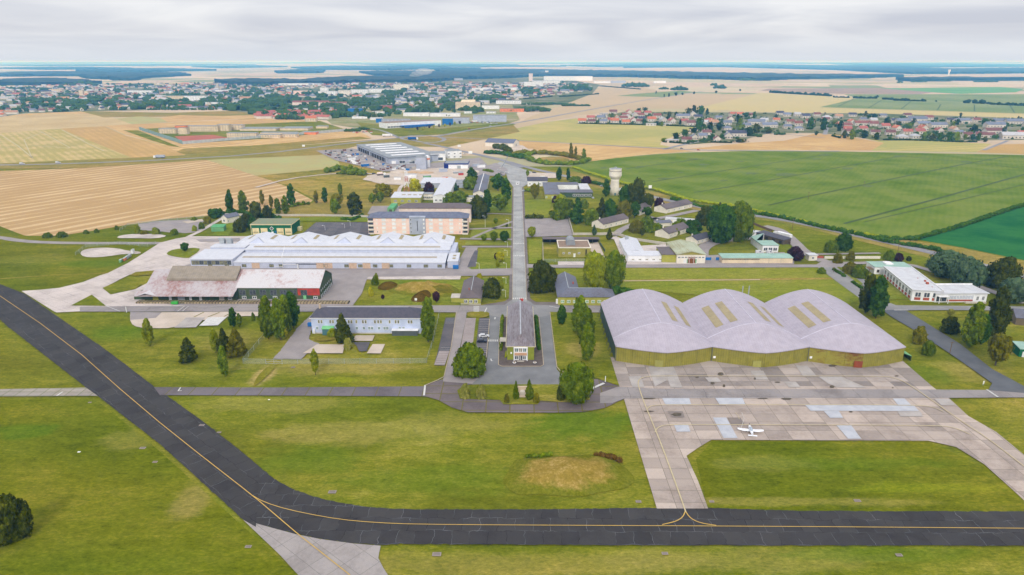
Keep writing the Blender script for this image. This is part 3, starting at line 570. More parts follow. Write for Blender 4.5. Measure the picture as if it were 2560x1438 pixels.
sheet('street', [(1187,628),(1196,627),(1192,668),(1168,670),(1178,645)], Z5+.06, M['lotdark'])
sheet('lawn', [(1196,622),(1277,622),(1276,672),(1180,675),(1170,671),(1190,668)], Z5+.08, M['grassB']); sheet('lawn', [(1165,604),(1278,603),(1278,614),(1162,614)], Z5+.08, M['lawn_light'])
sheet('lawn', [(1180,575),(1278,575),(1278,596),(1175,596)], Z5+.045, M['lawn_light'])
sheet('lawn', [(1321,600),(1358,600),(1352,660),(1322,660)], Z5+.08, M['lawn_light']); sheet('lawn', [(1312,500),(1380,500),(1370,546),(1313,546)], Z5+.08, M['lawn_light']); sheet('lawn', [(1200,476),(1283,476),(1283,532),(1180,534)], Z5+.03, M['lawn_light'])
strip('street', [(1535,590),(1560,570),(1620,550),(1660,545),(1742,527)], 6, Z5+.05, M['lane'], sm=1); strip('street', [(1620,548),(1640,545)], 14, Z5+.05, M['lane'])
strip('street', [(1764,668),(1752,640),(1755,620),(1790,604),(1860,597),(1920,590)], 9, Z5+.06, M['lane'], sm=2); sheet('street', [(1765,640),(1960,632),(1985,650),(1985,662),(1765,664)], Z5+.055, M['lane'])
strip('street', [(2060,655),(2010,632),(1985,605),(1950,575),(1910,566)], 8, Z5+.06, M['lane'], sm=2); strip('street', [(2060,656),(2120,660),(2250,655),(2400,700),(2560,760)], 5, Z5+.03, M['lane'], sm=1)
sheet('street', [(2042,668),(2092,668),(2200,750),(2240,765),(2560,768),(3000,768),(3000,778),(2560,778),(2300,777),(2210,780),(2180,770),(2100,712)], Z5+.06, M['loopd'])
strip('street', [(2110,669),(2165,712),(2205,745)], 5, Z5+.065, M['hiway']); sheet('lawn', [(2092,670),(2106,670),(2158,712),(2150,714)], Z5+.09, M['grassB'])
sheet('street', [(2205,777),(2262,777),(2300,800),(2400,862),(2480,925),(2560,968),(2700,1000),(2560,985),(2470,978),(2480,960),(2380,890),(2290,830),(2230,795)], Z5+.07, M['darkroad'])
strip('white_line', [(2235,778),(2270,778)], .5, Z8, M['white']); strip('street', [(2000,628),(2040,637),(2200,634)], 3, Z5+.03, M['lane'])
sheet('lawn', [(2110,672),(2180,672),(2280,750),(2200,748),(2150,705)], Z5+.01, M['grassB'])
sheet('driveway', [(785,782),(795,782),(778,828),(772,850),(800,862),(785,870),(757,896),(752,900),(682,899),(700,880),(745,820)], Z5+.05, M['lane'], jit=.25)
for q, kk in [([(793,863.5),(862,864),(857,886),(757,886)],'sand'),([(890,841),(937,841),(931,855),(877,855)],'sand'),([(932,863),(963,863),(952,886.5),(917,886)],'sand')]: sheet('concrete_pad', q, Z7, M[kk])
sheet('driveway', [(884,858),(925,858),(917,880),(898,881),(892,868)], Z6, M['lotdark']); sheet('dirt_path', [(672,915),(694,916),(660,950),(640,966),(632,966),(645,940)], Z4, M['grassD'], sm=1)
sheet('lawn', [(780,850),(800,842),(835,842),(838,852),(800,856)], Z7, M['grassD'], sm=1)
strip('dry_strip', [(1540,704),(1650,701),(1800,701),(1950,699),(2060,698),(2110,697)], 3.2, Z4, M['verge'], sm=1); strip('dry_strip', [(1560,703.5),(1900,700.5)], .9, Z4+.01, M['sand'], sm=1); strip('dry_strip', [(930,700),(1080,697),(1270,694)], 2.2, Z4, M['verge'], sm=1)
# industrial yard behind the base
sheet('works_yard', [(905,450),(920,440),(980,432),(1040,425),(1110,420),(1180,423),(1200,430),(1160,450),(1080,462),(1000,463),(960,462)], .62, M['sand'], jit=1.5)
sheet('works_yard', [(790,378),(880,372),(1075,410),(1200,395),(1220,415),(1190,425),(1060,432),(960,430),(840,402)], .6, M['lane'])
sheet('works_yard', [(1100,446),(1190,425),(1240,408),(1270,425),(1262,440),(1180,442),(1160,462),(1120,468)], .59, M['lane']); sheet('forecourt', [(1318,440),(1330,432),(1400,436),(1400,446),(1318,448)], .6, M['sand'])
strip('track', [(640,470),(720,448),(820,436),(900,432),(960,440)], 4, .6, M['sand'], sm=1); strip('track', [(985,520),(995,490),(1000,470),(1010,462)], 3.5, .6, M['pale'], sm=1)
sheet('barn_yard', [(1225,372),(1300,360),(1330,380),(1270,385)], .6, M['sand'], sm=1)
sheet('grass_patch', [(1340,395),(1400,393),(1430,400),(1400,410),(1350,406)], .6, M['verge'], sm=1)
sheet('sports_court', [(436,342),(531,338),(580,347),(458,357)], .62, m_plain('court_red', col(196,110,84), col(180,98,74), .05))
sheet('prison_yard', [(352,323),(600,312),(800,303),(868,326),(700,345),(458,360)], .56, M['grass'])
# ------------------------------------------------------------------ building kit
W = {}
def wm(k, c, **kw):
    f_ = lambda q: tuple(min(.84, x * 1.28) for x in q[:3]) + (1,)
    c = f_(c)
    if 'c2' in kw: kw['c2'] = f_(kw['c2'])
    W[k] = m_plain(k, c, **kw); return W[k]
wm('wall_green', col(140,148,52), sc_=.4); wm('wall_olive', col(172,170,76), sc_=.3); wm('wall_ochre', col(158,150,74), sc_=.3); wm('wall_cream', col(236,228,214), sc_=.2)
wm('wall_white', col(240,240,242), sc_=.2); wm('wall_blue', col(196,206,232), c2=col(180,190,216), sc_=.3); wm('wall_peach', col(255,216,204), c2=col(252,202,188), sc_=.3)
wm('wall_grey', col(178,184,200), sc_=.2); wm('wall_dgreen', col(60,84,60), c2=col(84,92,64), sc_=.25); wm('wall_red', col(190,70,56), c2=col(158,60,50), sc_=.4)
wm('wall_beige', col(226,206,176), sc_=.2); wm('wall_pink', col(232,214,206), c2=col(216,198,190), sc_=.2); wm('brick_red', col(172,88,66), sc_=.8)
wm('glass', col(58,62,70), c2=col(88,94,100), sc_=1.5, rough=.2, spec=.5); wm('glass_tan', col(150,146,110), c2=col(96,96,84), sc_=.9, rough=.3); wm('frame', col(240,240,240)); wm('frame_d', col(104,110,106))
wm('door_tan', col(206,178,154), sc_=1.); wm('door_cream', col(230,214,168), c2=col(214,196,150)); wm('door_teal', col(80,120,124)); wm('concrete', col(196,188,176), sc_=.3); wm('metal', col(170,176,180), rough=.4); wm('dark', col(52,50,50)); wm('steel_dark', col(92,98,100))
wm('gar_green', col(22,104,70), c2=col(26,92,62), sc_=.3); wm('trim_cream', col(220,208,160)); wm('awn_green', col(130,200,140)); wm('blue', col(40,110,180)); wm('hut_green', col(120,172,122), c2=col(104,152,108)); wm('orange', col(236,140,90)); wm('wood_post', col(116,94,72)); wm('sandstone', col(206,186,160))
R_ = {}
R_['slate'] = m_rust('roof_slate_grey', col(120,124,140), col(104,98,104), .5, .9, .9)
R_['slate_dark'] = m_plain('roof_slate_dark', col(86,86,98), col(98,94,104), .6)
R_['weathered'] = m_rust('roof_weathered', col(158,152,158), col(112,98,98), .5, 1.6, .12)
R_['brown'] = m_rust('roof_brown_slate', col(120,108,108), col(98,88,90), .5, .5, .5)
R_['blue_slate'] = m_plain('roof_blue_slate', col(124,130,150), col(110,114,134), .4)
R_['white_metal'] = m_ribbed('roof_white_metal', col(226,228,236), .9, .55, None, .12, 'X', .08)
R_['lilac'] = m_ribbed('roof_lilac_sheet', col(194,185,197), 1.0, .65, None, .1, 'X', .1)
R_['rust_white'] = m_rust('roof_rusty_white', col(220,216,218), col(184,136,126), .535, .55, .2)
R_['rust_heavy'] = m_rust('roof_rusty_heavy', col(200,192,194), col(166,124,116), .485, .7, .3)
R_['fibre'] = m_ribbed('roof_fibre_cement', col(168,156,140), 1.2, .9, None, .15)
R_['mint'] = m_plain('roof_mint', col(172,206,192), col(160,192,178), .2); R_['flat_tan'] = m_plain('roof_flat_tan', col(166,142,122), col(150,128,112), .5); R_['flat_white'] = m_plain('roof_flat_white', col(224,226,230), col(212,212,216), .3)
R_['flat_grey'] = m_plain('roof_flat_grey', col(166,170,174), col(150,154,158), .2); R_['moss'] = m_rust('roof_mossy_sheet', col(196,204,176), col(160,152,108), .5, 1.8, .08); R_['green_hut'] = m_plain('roof_green', col(110,190,130), col(96,170,116), .3)
R_['skylight'] = m_ribbed('skylight_brown', col(190,174,134), .8, .7, None, .35, 'Y'); R_['skylight_p'] = m_ribbed('skylight_pale', col(196,182,162), .8, .7, None, .2, 'X')
WC = {}
def window(root, x, y, z, w_, h_, rz=0., fr=None, gl=None, name='window', pane='pane', sub=True, depth=.12):
    fr = fr or W['frame']; gl = gl or W['glass']; k = (round(w_,2), round(h_,2), fr.name, gl.name, name)
    if k not in WC:
        f = MB(); t = min(.18, w_*.12)
        f.box(-w_/2,-depth,0,-w_/2+t,.05,h_); f.box(w_/2-t,-depth,0,w_/2,.05,h_); f.box(-w_/2+t,-depth,0,w_/2-t,.05,t); f.box(-w_/2+t,-depth,h_-t,w_/2-t,.05,h_)
        if w_ > 1.0: f.box(-t/2,-depth+.02,t,t/2,.05,h_-t)
        p = MB().box(-w_/2+t,-depth+.05,t,w_/2-t,.05,h_-t)
        WC[k] = (f.mesh(name, fr), p.mesh(pane, gl))
    o = put(name, WC[k][0], root, (x, y, z), rz)
    if sub: put(pane, WC[k][1], o)
    return o
def door(root, x, y, z, w_, h_, mat, rz=0., name='door', th=.1):
    k = ('d', round(w_,2), round(h_,2), mat.name, name)
    if k not in WC: WC[k] = MB().box(-w_/2,-th,0,w_/2,.05,h_).mesh(name, mat)
    return put(name, WC[k], root, (x, y, z), rz)
def roof_mesh(kind, w_, d, z, rh, ov, t=.22):
    m = MB(); x0, x1, y0, y1 = -ov, w_+ov, -ov, d+ov
    if kind == 'gx':
        ym = d/2; m.add([(x,y,zz_) for x in (x0,x1) for y,zz_ in ((y0,z),(ym,z+rh),(y1,z),(y1,z+t),(ym,z+rh+t),(y0,z+t))],
            [(0,1,7,6),(1,2,8,7),(2,3,9,8),(3,4,10,9),(4,5,11,10),(5,0,6,11),(5,4,1,0),(4,3,2,1),(6,7,10,11),(7,8,9,10)])
    elif kind == 'gy':
        xm = w_/2; m.add([(x,y,zz_) for y in (y0,y1) for x,zz_ in ((x0,z),(xm,z+rh),(x1,z),(x1,z+t),(xm,z+rh+t),(x0,z+t))],
            [(6,7,1,0),(7,8,2,1),(8,9,3,2),(9,10,4,3),(10,11,5,4),(11,6,0,5),(0,1,4,5),(1,2,3,4),(11,10,7,6),(10,9,8,7)])
    elif kind in ('hx', 'hy'):
        L_ = min(w_, d)/2+ov
        a = [(x0,y0,z),(x1,y0,z),(x1,y1,z),(x0,y1,z),(x0,y0,z+t),(x1,y0,z+t),(x1,y1,z+t),(x0,y1,z+t)]
        a += [(x0+L_,d/2,z+rh),(x1-L_,d/2,z+rh)] if kind == 'hx' else [(w_/2,y0+L_,z+rh),(w_/2,y1-L_,z+rh)]
        f = [(3,2,1,0),(0,1,5,4),(1,2,6,5),(2,3,7,6),(3,0,4,7)]
        f += [(4,5,9,8),(5,6,9),(6,7,8,9),(7,4,8)] if kind == 'hx' else [(4,5,8),(5,6,9,8),(6,7,9),(7,4,8,9)]
        m.add(a, f)
    elif kind == 'gyh':   # ridge along y, hip at the front end, gable at the back
        L_ = w_/2+ov; xm = w_/2
        m.add([(x0,y0,z),(x1,y0,z),(x1,y1,z),(x0,y1,z),(xm,y0+L_,z+rh),(xm,y1,z+rh)], [(0,1,4),(1,2,5,4),(3,0,4,5),(2,3,5),(3,2,1,0)])
    elif kind == 'mono':  # rises to the back
        m.add([(x,y,zz_) for x in (x0,x1) for y,zz_ in ((y0,z),(y1,z+rh),(y1,z+rh+t),(y0,z+t))], [(0,1,5,4),(1,2,6,5),(2,3,7,6),(3,0,4,7),(3,2,1,0),(4,5,6,7)])
    elif kind == 'flat':
        m.box(x0,y0,z,x1,y1,z+t)
    return m
def wall_mesh(kind, w_, d, h, rh):
    m = MB()
    if kind == 'gx': m.add([(x,y,z) for x in (0,w_) for y,z in ((0,-.3),(d,-.3),(d,h),(d/2,h+rh),(0,h))], [(0,5,6,1),(1,6,7,2),(2,7,8,3),(3,8,9,4),(4,9,5,0),(4,3,2,1,0)[::1],(5,9,8,7,6)[::-1]])
    elif kind == 'gy': m.add([(x,y,z) for y in (0,d) for x,z in ((0,-.3),(w_,-.3),(w_,h),(w_/2,h+rh),(0,h))], [(0,1,6,5),(1,2,7,6),(2,3,8,7),(3,4,9,8),(4,0,5,9),(4,3,2,1,0),(5,6,7,8,9)])
    elif kind == 'mono': m.add([(x,y,z) for x in (0,w_) for y,z in ((0,-.3),(d,-.3),(d,h+rh),(0,h))], [(0,4,5,1),(1,5,6,2),(2,6,7,3),(3,7,4,0),(0,1,2,3),(4,7,6,5)])
    else: m.box(0,0,-.3,w_,d,h)
    return m
def frame_px(fl, fr, bk, dz=0.):   # front-left, front-right ground pixels, back ground pixel (any on the back line) -> origin, rot, w, d
    a, b = P(*fl), P(*fr); c = P(*bk); u = (b-a); w_ = u.length; u.normalize(); n = Vector((-u.y, u.x, 0))
    return a, math.atan2(u.y, u.x), w_, abs((c-a).dot(n))
class B:
    def __init__(s, name, label, cat, o, rz, w_, d, h, roof='gx', rh=2., wall='wall_white', rf='slate', ov=.4, group=None, t=.22, wname='wall'):
        s.w, s.d, s.h, s.rh = w_, d, h, rh; s.roofk = roof
        s.r = thing(name, label, cat, (o[0], o[1], 0), rz, group)
        s.wall = wall_mesh(roof, w_, d, h, rh).build(wname, W[wall] if isinstance(wall, str) else wall, s.r)
        if roof: s.roof = roof_mesh(roof, w_, d, h, rh, ov, t).build('roof', R_[rf] if isinstance(rf, str) else rf, s.r)
    def wins(s, face, n, z, w_, h_, u0=.08, u1=.92, us=None, **k):
        us = us or [u0 + (u1-u0)*(i/(n-1) if n > 1 else .5) for i in range(n)]
        for u in us: s.at(window, face, u, z, w_, h_, **k)
    def at(s, fn, face, u, z, w_, h_, *a, **k):
        x, y, rz = {'f': (u*s.w, 0, 0), 'r': (s.w, u*s.d, math.pi/2), 'l': (0, (1-u)*s.d, -math.pi/2), 'b': ((1-u)*s.w, s.d, math.pi)}[face]
        return fn(s.r, x, y, z, w_, h_, *a, rz=rz, **k)
    def doors(s, face, us, w_, h_, mat, z=0., name='door'):
        for u in us: s.at(door, face, u, z, w_, h_, W[mat] if isinstance(mat, str) else mat, name=name)
    def part(s, name, mb, mat, parent=None):
        return mb.build(name, W.get(mat) or R_.get(mat) if isinstance(mat, str) else mat, parent or s.r)
def box_px(x0, x1, yb, ye, ybk):   # axis aligned: front x0..x1 at base yb, eave pixel ye, back eave pixel ybk
    a, b = P(x0, yb), P(x1, yb); h = ZT((x0+x1)/2, yb, ye); d = P(x0, ybk, h).y - P(x0, ye, h).y
    b = Vector((b.x, a.y, 0)); return a, 0.0, b.x-a.x, max(3, d), h
# ------------------------------------------------------------------ triple arched hangar
def hangar():
    r = thing('aircraft_hangar', 'huge triple hangar with lilac arched roofs and olive sliding doors', 'hangar', (40.6, 256.5, 0))
    w_ = 39.2; D = 52; HE = 7.0; A = 7.0; BOW = 6.2; RIB = 7.6
    def arch(u): # 0..1
        return A*(1-abs(2*u-1)**1.65)
    n = 28
    hm_ = m_ribbed('hangar_cladding', col(166,158,66), .9, .6, None, .3, 'X', .22)
    hr_ = m_rust('hangar_cladding_rusty', col(166,158,66), col(122,66,34), .505, .5, .3)
    for k in range(3):
        x0 = k*w_; m = MB(); vs = []; L_ = 6
        for i in range(n+1):
            u = i/n; a = arch(u); yf = -BOW*(1-(2*u-1)**2)**1.0 if False else -BOW*(1-abs(2*u-1)) 
            yf = -BOW*(1-abs(2*u-1)**1.35)
            col_ = [(x0+u*w_, D, HE+a), (x0+u*w_, RIB, HE+a)]
            for j in range(1, L_+1):
                t = j/L_; yy = RIB + (yf-.6-RIB)*t; zz_ = HE + a*(1-t) + 0*t; col_.append((x0+u*w_, yy, zz_ + .35*math.sin(t*math.pi)*a/A))
            vs.append(col_)
        c = L_+2; pts = [p for cc in vs for p in cc]; fs = [(i*c+j, i*c+j+1, (i+1)*c+j+1, (i+1)*c+j) for i in range(n) for j in range(c-1)]
        m.add(pts, fs); under = [(p[0], p[1], p[2]-.35) for p in pts]; m.add(under, [f[::-1] for f in fs])
        e = [(vs[i][-1], vs[i+1][-1]) for i in range(n)]
        for a_, b_ in e: m.add([a_, b_, (b_[0],b_[1],b_[2]-.35), (a_[0],a_[1],a_[2]-.35)], [(0,3,2,1)])
        roof = m.build('roof', R_['lilac'], r)
        rp = MB()
        for i in range(0, 1):
            rp.box(x0+w_/2-.18, RIB, HE+A-.05, x0+w_/2+.18, D, HE+A+.12)
        for i in range(n):
            a_, b_ = vs[i][1], vs[i+1][1]; rp.add([(a_[0],a_[1]-.2,a_[2]-.02),(b_[0],b_[1]-.2,b_[2]-.02),(b_[0],b_[1]+.2,b_[2]+.09),(a_[0],a_[1]+.2,a_[2]+.09)], [(0,1,2,3)])
        rp.build('ridge_cap', m_plain('ridge_cap', col(224,218,232)) if k == 0 else bpy.data.materials['ridge_cap'], roof)
        sl = []
        if k in (1, 2): sl += [(.125,.205), (.275,.355)]
        if k in (0, 1): sl += [(.65,.715), (.80,.86)]
        for ua, ub in sl:
            ms = MB(); nn = 4
            for i in range(nn):
                q0, q1 = ua+(ub-ua)*i/nn, ua+(ub-ua)*(i+1)/nn
                ms.add([(x0+q0*w_, 13, HE+arch(q0)+.08), (x0+q1*w_, 13, HE+arch(q1)+.08), (x0+q1*w_, 37, HE+arch(q1)+.08), (x0+q0*w_, 37, HE+arch(q0)+.08)], [(0,1,2,3)])
            ms.build('skylight', R_['skylight'], roof)
        # bowed door leaves
        nd = 6
        for i in range(nd):
            u0, u1 = i/nd, (i+1)/nd; ya, yb = [-BOW*(1-abs(2*u-1)**1.35) for u in (u0, u1)]
            q = MB().prism([(x0+u0*w_+.04,ya+.02*(i%2)),(x0+u1*w_-.04,yb+.02*(i%2)),(x0+u1*w_-.04,yb+.35),(x0+u0*w_+.04,ya+.35)], -.2, HE-.2)
            dl = q.build('door_leaf', hr_ if (k == 2 and i < 3) else hm_, r)
            if k == 2 and i < 3: dl['label'] = 'rust streaked olive door leaf'
        gu = .43 if k < 2 else .46; yy = -BOW*(1-abs(2*gu-1)**1.35)
        gd = MB().box(-1.6,-.1,0,1.6,.1,3.1).build('small_door', m_plain('hangar_wicket_'+'abc'[k], col(182,178,96) if k < 2 else col(166,84,52)), r); gd.location = (x0+gu*w_, yy-.12, 0); gd.rotation_euler = (0,0,-.13)
        MB().tube((x0+.3,-.15,0),(x0+.3,-.15,HE),.14).build('downpipe', W['steel_dark'], r)
        if k < 3: MB().box(x0+.5,-.5,5.6 if 0 else HE-.5,x0+1.1,-.2,HE-.1).build('flood_lamp', W['frame'], r)
    sg = m_ribbed('hangar_side_green', col(70,110,86), 1.2, .7, None, .3, 'Y', .2)
    MB().box(.2,0,-.3,.6,D,HE).build('side_wall', sg, r); MB().box(3*w_-.6,0,-.3,3*w_-.2,D,HE).build('side_wall', sg, r)
    bw = MB()
    for k in range(3):
        pts = [(k*w_+i/14*w_, HE+arch(i/14)-.4) for i in range(15)]
        vv = [(p[0], D-.6, p[1]) for p in pts]+[(k*w_+w_, D-.6, -.3),(k*w_, D-.6, -.3)]; bw.add(vv, [tuple(range(len(vv)))])
    bw.build('rear_wall', sg, r)
    for i in range(9):
        y = 3+i*5.6; b = MB(); b.tube((-.1,y,HE-.3),(-.1,y,0),.12); b.tube((-.1,y,HE-.6),(-1.6,y+2.4,0),.08); b.build('buttress', W['steel_dark'], r)
    # rear flat annex with two flues
    x, y = 1.72*w_, D+.2
    MB().box(x-2,y,0,x+9,y+6,6.2).build('boiler_room', W['concrete'], r)
    for dx in (0, 3.0): MB().tube((x+1+dx,y+3,6),(x+1+dx,y+3,14.5),.28,.24,8).build('flue', W['metal'], r)
    s_ = MB().box(2.42*w_+6,D+.2,0,2.42*w_+16,D+5,7.5).build('annex', W['wall_cream'], r)
    m = MB(); X = 3*w_+.1; m.add([(X,1,3.6),(X+4,1,2.0),(X+4,8,2.0),(X,8,3.6),(X,1,3.8),(X+4,1,2.2),(X+4,8,2.2),(X,8,3.8)], [(0,3,2,1),(4,5,6,7),(0,1,5,4),(1,2,6,5),(2,3,7,6),(3,0,4,7)]); m.build('lean_to_roof', W['hut_green'], r)
    MB().box(X+3.8,1.1,0,X+4,8,2).build('lean_to_wall', W['wall_dgreen'], r)
    for k in (1, 2): MB().box(k*w_+.7,-.9,1.9,k*w_+1.7,-.75,2.8).build('sign_board', W['frame'], r)
hangar()
# ------------------------------------------------------------------ base headquarters in the loop
a, b = P(1268, 902), P(1335, 902); h = ZT(1300, 902, 866); d = P(1268, 766, h).y - P(1268, 866, h).y
hq = B('headquarters', 'long two storey headquarters with weathered slate roof and balcony front, inside the loop road', 'office building', a, 0, b.x-a.x, d, h, 'gyh', 3.0, 'wall_green', 'weathered', .45)
wd_, dd_ = hq.w, hq.d
m = MB(); m.box(wd_*.24,-1.1,0,wd_*.27,-.02,h-.1); m.box(wd_*.73,-1.1,0,wd_*.76,-.02,h-.1); m.box(wd_*.27,-1.1,h-.5,wd_*.73,-.02,h-.1); m.box(wd_*.27,-.3,0,wd_*.73,-.02,h-.5); hq.part('portico', m, 'wall_white')
hq.part('balcony', MB().box(wd_*.27,-1.15,2.9,wd_*.73,-.31,3.7), m_plain('terracotta', col(232,186,150)))
for u, g in ((.35,'door_teal'),(.5,'glass_tan'),(.65,'door_teal')): window(hq.r, wd_*u, -.31, 4.0, 1.5, 1.9, gl=W[g])
window(hq.r, wd_*.36, -.31, .7, 2.0, 1.7); window(hq.r, wd_*.5, -.31, .3, 1.8, 2.3, name='entrance_door'); window(hq.r, wd_*.64, -.31, .7, 1.4, 1.7, gl=W['steel_dark'])
hq.part('front_steps', MB().box(wd_*.33,-2.4,0,wd_*.67,-1.16,.35).box(wd_*.37,-1.9,.35,wd_*.63,-1.16,.6), 'concrete')
hq.part('ridge_cap', MB().box(wd_/2-.25,wd_/2+.3,h+2.93,wd_/2+.25,dd_+.5,h+3.12), m_plain('ridge_flash', col(196,200,206)), hq.roof)
hq.wins('l', 12, 1., 1.2, 1.5); hq.wins('r', 12, 1., 1.2, 1.5); hq.wins('l', 12, 4.2, 1.2, 1.4); hq.wins('r', 12, 4.2, 1.2, 1.4)
hq.part('side_porch', MB().box(-3.2,dd_*.3,0,-2.9,dd_*.3+.3,2.6).box(-3.2,dd_*.36,0,-2.9,dd_*.36+.3,2.6).box(-3.3,dd_*.29,2.6,-.02,dd_*.38,2.8), 'concrete')
hq.part('eave_gutter', MB().box(-.6,-.5,h-.12,-.46,dd_+.4,h+.08).box(wd_+.46,-.5,h-.12,wd_+.6,dd_+.4,h+.08).box(-.46,-.6,h-.12,wd_+.46,-.46,h+.08), 'trim_cream')
hq.part('wall_lamp', MB().box(wd_*.12,-.2,3.2,wd_*.18,-.02,3.9), 'frame')
for x in (1286, 1337):
    p = P(x, 911.5); k_ = thing('round_planter', 'round white planter %s of the headquarters steps' % ('left' if x < 1300 else 'right'), 'planter', (p.x, p.y, .64))
    MB().lathe((0,0), [(.55,0),(.75,.35),(.6,.35),(.5,.3)], 14).build('basin', W['wall_white'], k_); MB().lathe((0,0), [(.3,.28),(.4,.45),(.1,.6)], 8).build('flowers', m_plain('flowers', col(170,130,60)), k_)
# ------------------------------------------------------------------ pale blue two storey block
a, rz, w0, d0, h0 = box_px(781, 1052, 834, 795, 772)
d0 = 11.5
bb = B('barrack_block', 'long pale blue two storey block with dark hipped slate roof', 'building', a, 0, w0, d0, h0, 'hx', 3.2, 'wall_blue', 'slate_dark', .5)
bb.wins('f', 0, h0-2.6, 1.0, 1.7, us=[.07,.095,.175,.2,.345,.37,.415,.475,.5,.585,.615,.64,.72,.775,.8,.895,.92], gl=W['glass_tan'])
bb.wins('f', 0, h0-5.6, 1.1, 1.5, us=[.05,.415,.48,.53,.555,.62,.67,.695,.81,.845], gl=W['door_teal'])
bb.part('awning', MB().add([(w0*.1,-2.4,3.0),(w0*.21,-2.4,3.0),(w0*.21,-.03,3.7),(w0*.1,-.03,3.7),(w0*.1,-2.4,3.1),(w0*.21,-2.4,3.1),(w0*.21,-.03,3.8),(w0*.1,-.03,3.8)], [(0,3,2,1),(4,5,6,7),(0,1,5,4),(1,2,6,5),(2,3,7,6),(3,0,4,7)]), 'awn_green')
bb.part('porch_glazing', MB().box(w0*.105,-2.0,0,w0*.205,-1.9,2.9), 'door_teal')
bb.part('veranda_roof', MB().box(w0*.74,-2.6,2.4,w0*.985,-.03,2.6), 'wall_white'); bb.part('veranda_glazing', MB().box(w0*.745,-2.4,0,w0*.98,-2.3,2.4), 'steel_dark')
bb.part('plinth', MB().box(0,-.12,0,w0,-.02,.5), 'concrete'); bb.part('chimney', MB().box(w0*.03,d0*.75,h0+.3,w0*.045,d0*.85,h0+3.6), 'sandstone', bb.roof)
bb.part('ridge_cap', MB().box(5.9,d0/2-.15,h0+3.15,w0-5.9,d0/2+.15,h0+3.33), m_plain('zinc', col(206,206,214)), bb.roof)
bb.part('eave_gutter', MB().box(-.6,-.62,h0-.1,w0+.6,-.5,h0+.15), 'frame')
bb.part('ac_unit', MB().box(w0*.015,-.7,.2,w0*.028,-.02,2.4), 'frame')
p = P(776, 818); t_ = thing('blue_bin', 'blue lidded bin beside the pale blue block', 'bin', (p.x, p.y, .6)); MB().prism([(-1,-.7),(1,-.7),(.9,.7),(-.9,.7)], 0, 1.4).build('tub', W['blue'], t_); MB().box(-1.05,-.75,1.4,1.05,.75,1.55).build('lid', W['blue'], t_)
# ------------------------------------------------------------------ rusty roofed sheds
a, b = P(595, 749), P(801, 749); h = ZT(700, 749, 720)
rB = B('workshop_shed', 'long dark green shed with a rust spotted white roof and a red painted end bay', 'shed', a, 0, b.x-a.x, 25, h, 'gx', 6.0, 'wall_dgreen', 'rust_white', .35)
w1 = rB.w
rB.part('red_panel', MB().box(w1*.735,-.06,2.4,w1,-.01,h-.15), 'wall_red')
rB.wins('f', 0, 2.4, 3.4, 2.9, us=[.065,.19,.313,.44,.56,.683,.81], fr=W['frame_d']); rB.wins('f', 0, .5, 2.2, 1.4, us=[.08,.205,.33,.455,.945])
rB.doors('f', [.815], 1.5, 2.3, 'awn_green'); rB.wins('r', 8, .5, 1.3, 1.3, .1, .9); rB.wins('r', 7, 3.6, .9, .9, .12, .85)
a2 = P(366, 750); w2 = P(595, 750).x - a2.x
rA = B('workshop_shed', 'long green shed with a heavily rusted white roof and a brown raised rooflight', 'shed', (a2.x, a.y-2.2), 0, w2, 29.4, h-1.2, 'gx', 7.2, 'wall_dgreen', 'rust_heavy', .3)
rA.part('roof_canopy', MB().add([(-3,-4.2,h-2.6),(w2+.1,-4.2,h-2.6),(w2+.1,-.35,h-1.05),(-3,-.35,h-1.05),(-3,-4.2,h-2.4),(w2+.1,-4.2,h-2.4),(w2+.1,-.35,h-.85),(-3,-.35,h-.85)], [(0,3,2,1),(4,5,6,7),(0,1,5,4),(1,2,6,5),(2,3,7,6),(3,0,4,7)]), 'rust_heavy', rA.roof)
sl_ = 7.2/14.7; y0_, y1_ = 6.5, 14.7
rA.part('rooflight', MB().add([(x, y, h-1.2+y*sl_+o+(.5 if y < 7 else .9)) for x in (w2*.2, w2*.965) for y in (y0_, y1_) for o in (.0, 1.2)], [(0,1,3,2),(4,6,7,5),(1,5,7,3),(0,4,5,1),(2,3,7,6),(0,2,6,4)]), 'fibre', rA.roof)
g = MB(); xm = w2*.13-3; g.add([(xm-5,-4.3,h-2.5),(xm,-4.6,h-.9),(xm+6,-4.3,h-2.5),(xm,1.8,h-.9+.3)], [(0,1,3),(1,2,3)]); rA.part('dormer_roof', g, 'rust_white', rA.roof)
rA.doors('f', [.4], 3.6, 3.4, 'metal', name='roller_door'); rA.doors('f', [.5,.61,.28], 1.3, 2.3, 'frame'); rA.doors('f', [.84], 2.6, 3.3, 'concrete'); rA.doors('f', [.12], 2.8, 3.4, 'wall_olive'); rA.wins('f', 1, .6, 2.0, 1.3, us=[.93])
rA.part('side_extension', MB().box(-6,1,0,-.02,9,2.6), 'wall_dgreen')
lp = thing('loading_dock', 'crumbling stone loading dock along the foot of the green sheds', 'loading dock', (a2.x-2, 0, 0)); y_ = P(600, 753).y
MB().box(0, y_-1.5-3.5, 0, P(882,760).x-a2.x, y_-1.5, 1.0).build('platform', m_slab('dock_stone', col(196,176,140), col(160,140,110), col(96,100,60), 1.6, 1.2, 0, (0,0,0), .2, dist=.8), lp)
p = P(443, 759); t_ = thing('green_skip', 'small bright green skip by the loading dock', 'skip', (p.x, p.y-2, .6)); MB().prism([(-1.6,-.8),(1.6,-.8),(1.3,.8),(-1.3,.8)], 0, 1.3).build('tub', m_plain('skip_green', col(80,206,80)), t_); MB().box(-1.7,-.9,1.3,1.7,-.7,1.42).build('rim', W['frame_d'], t_)
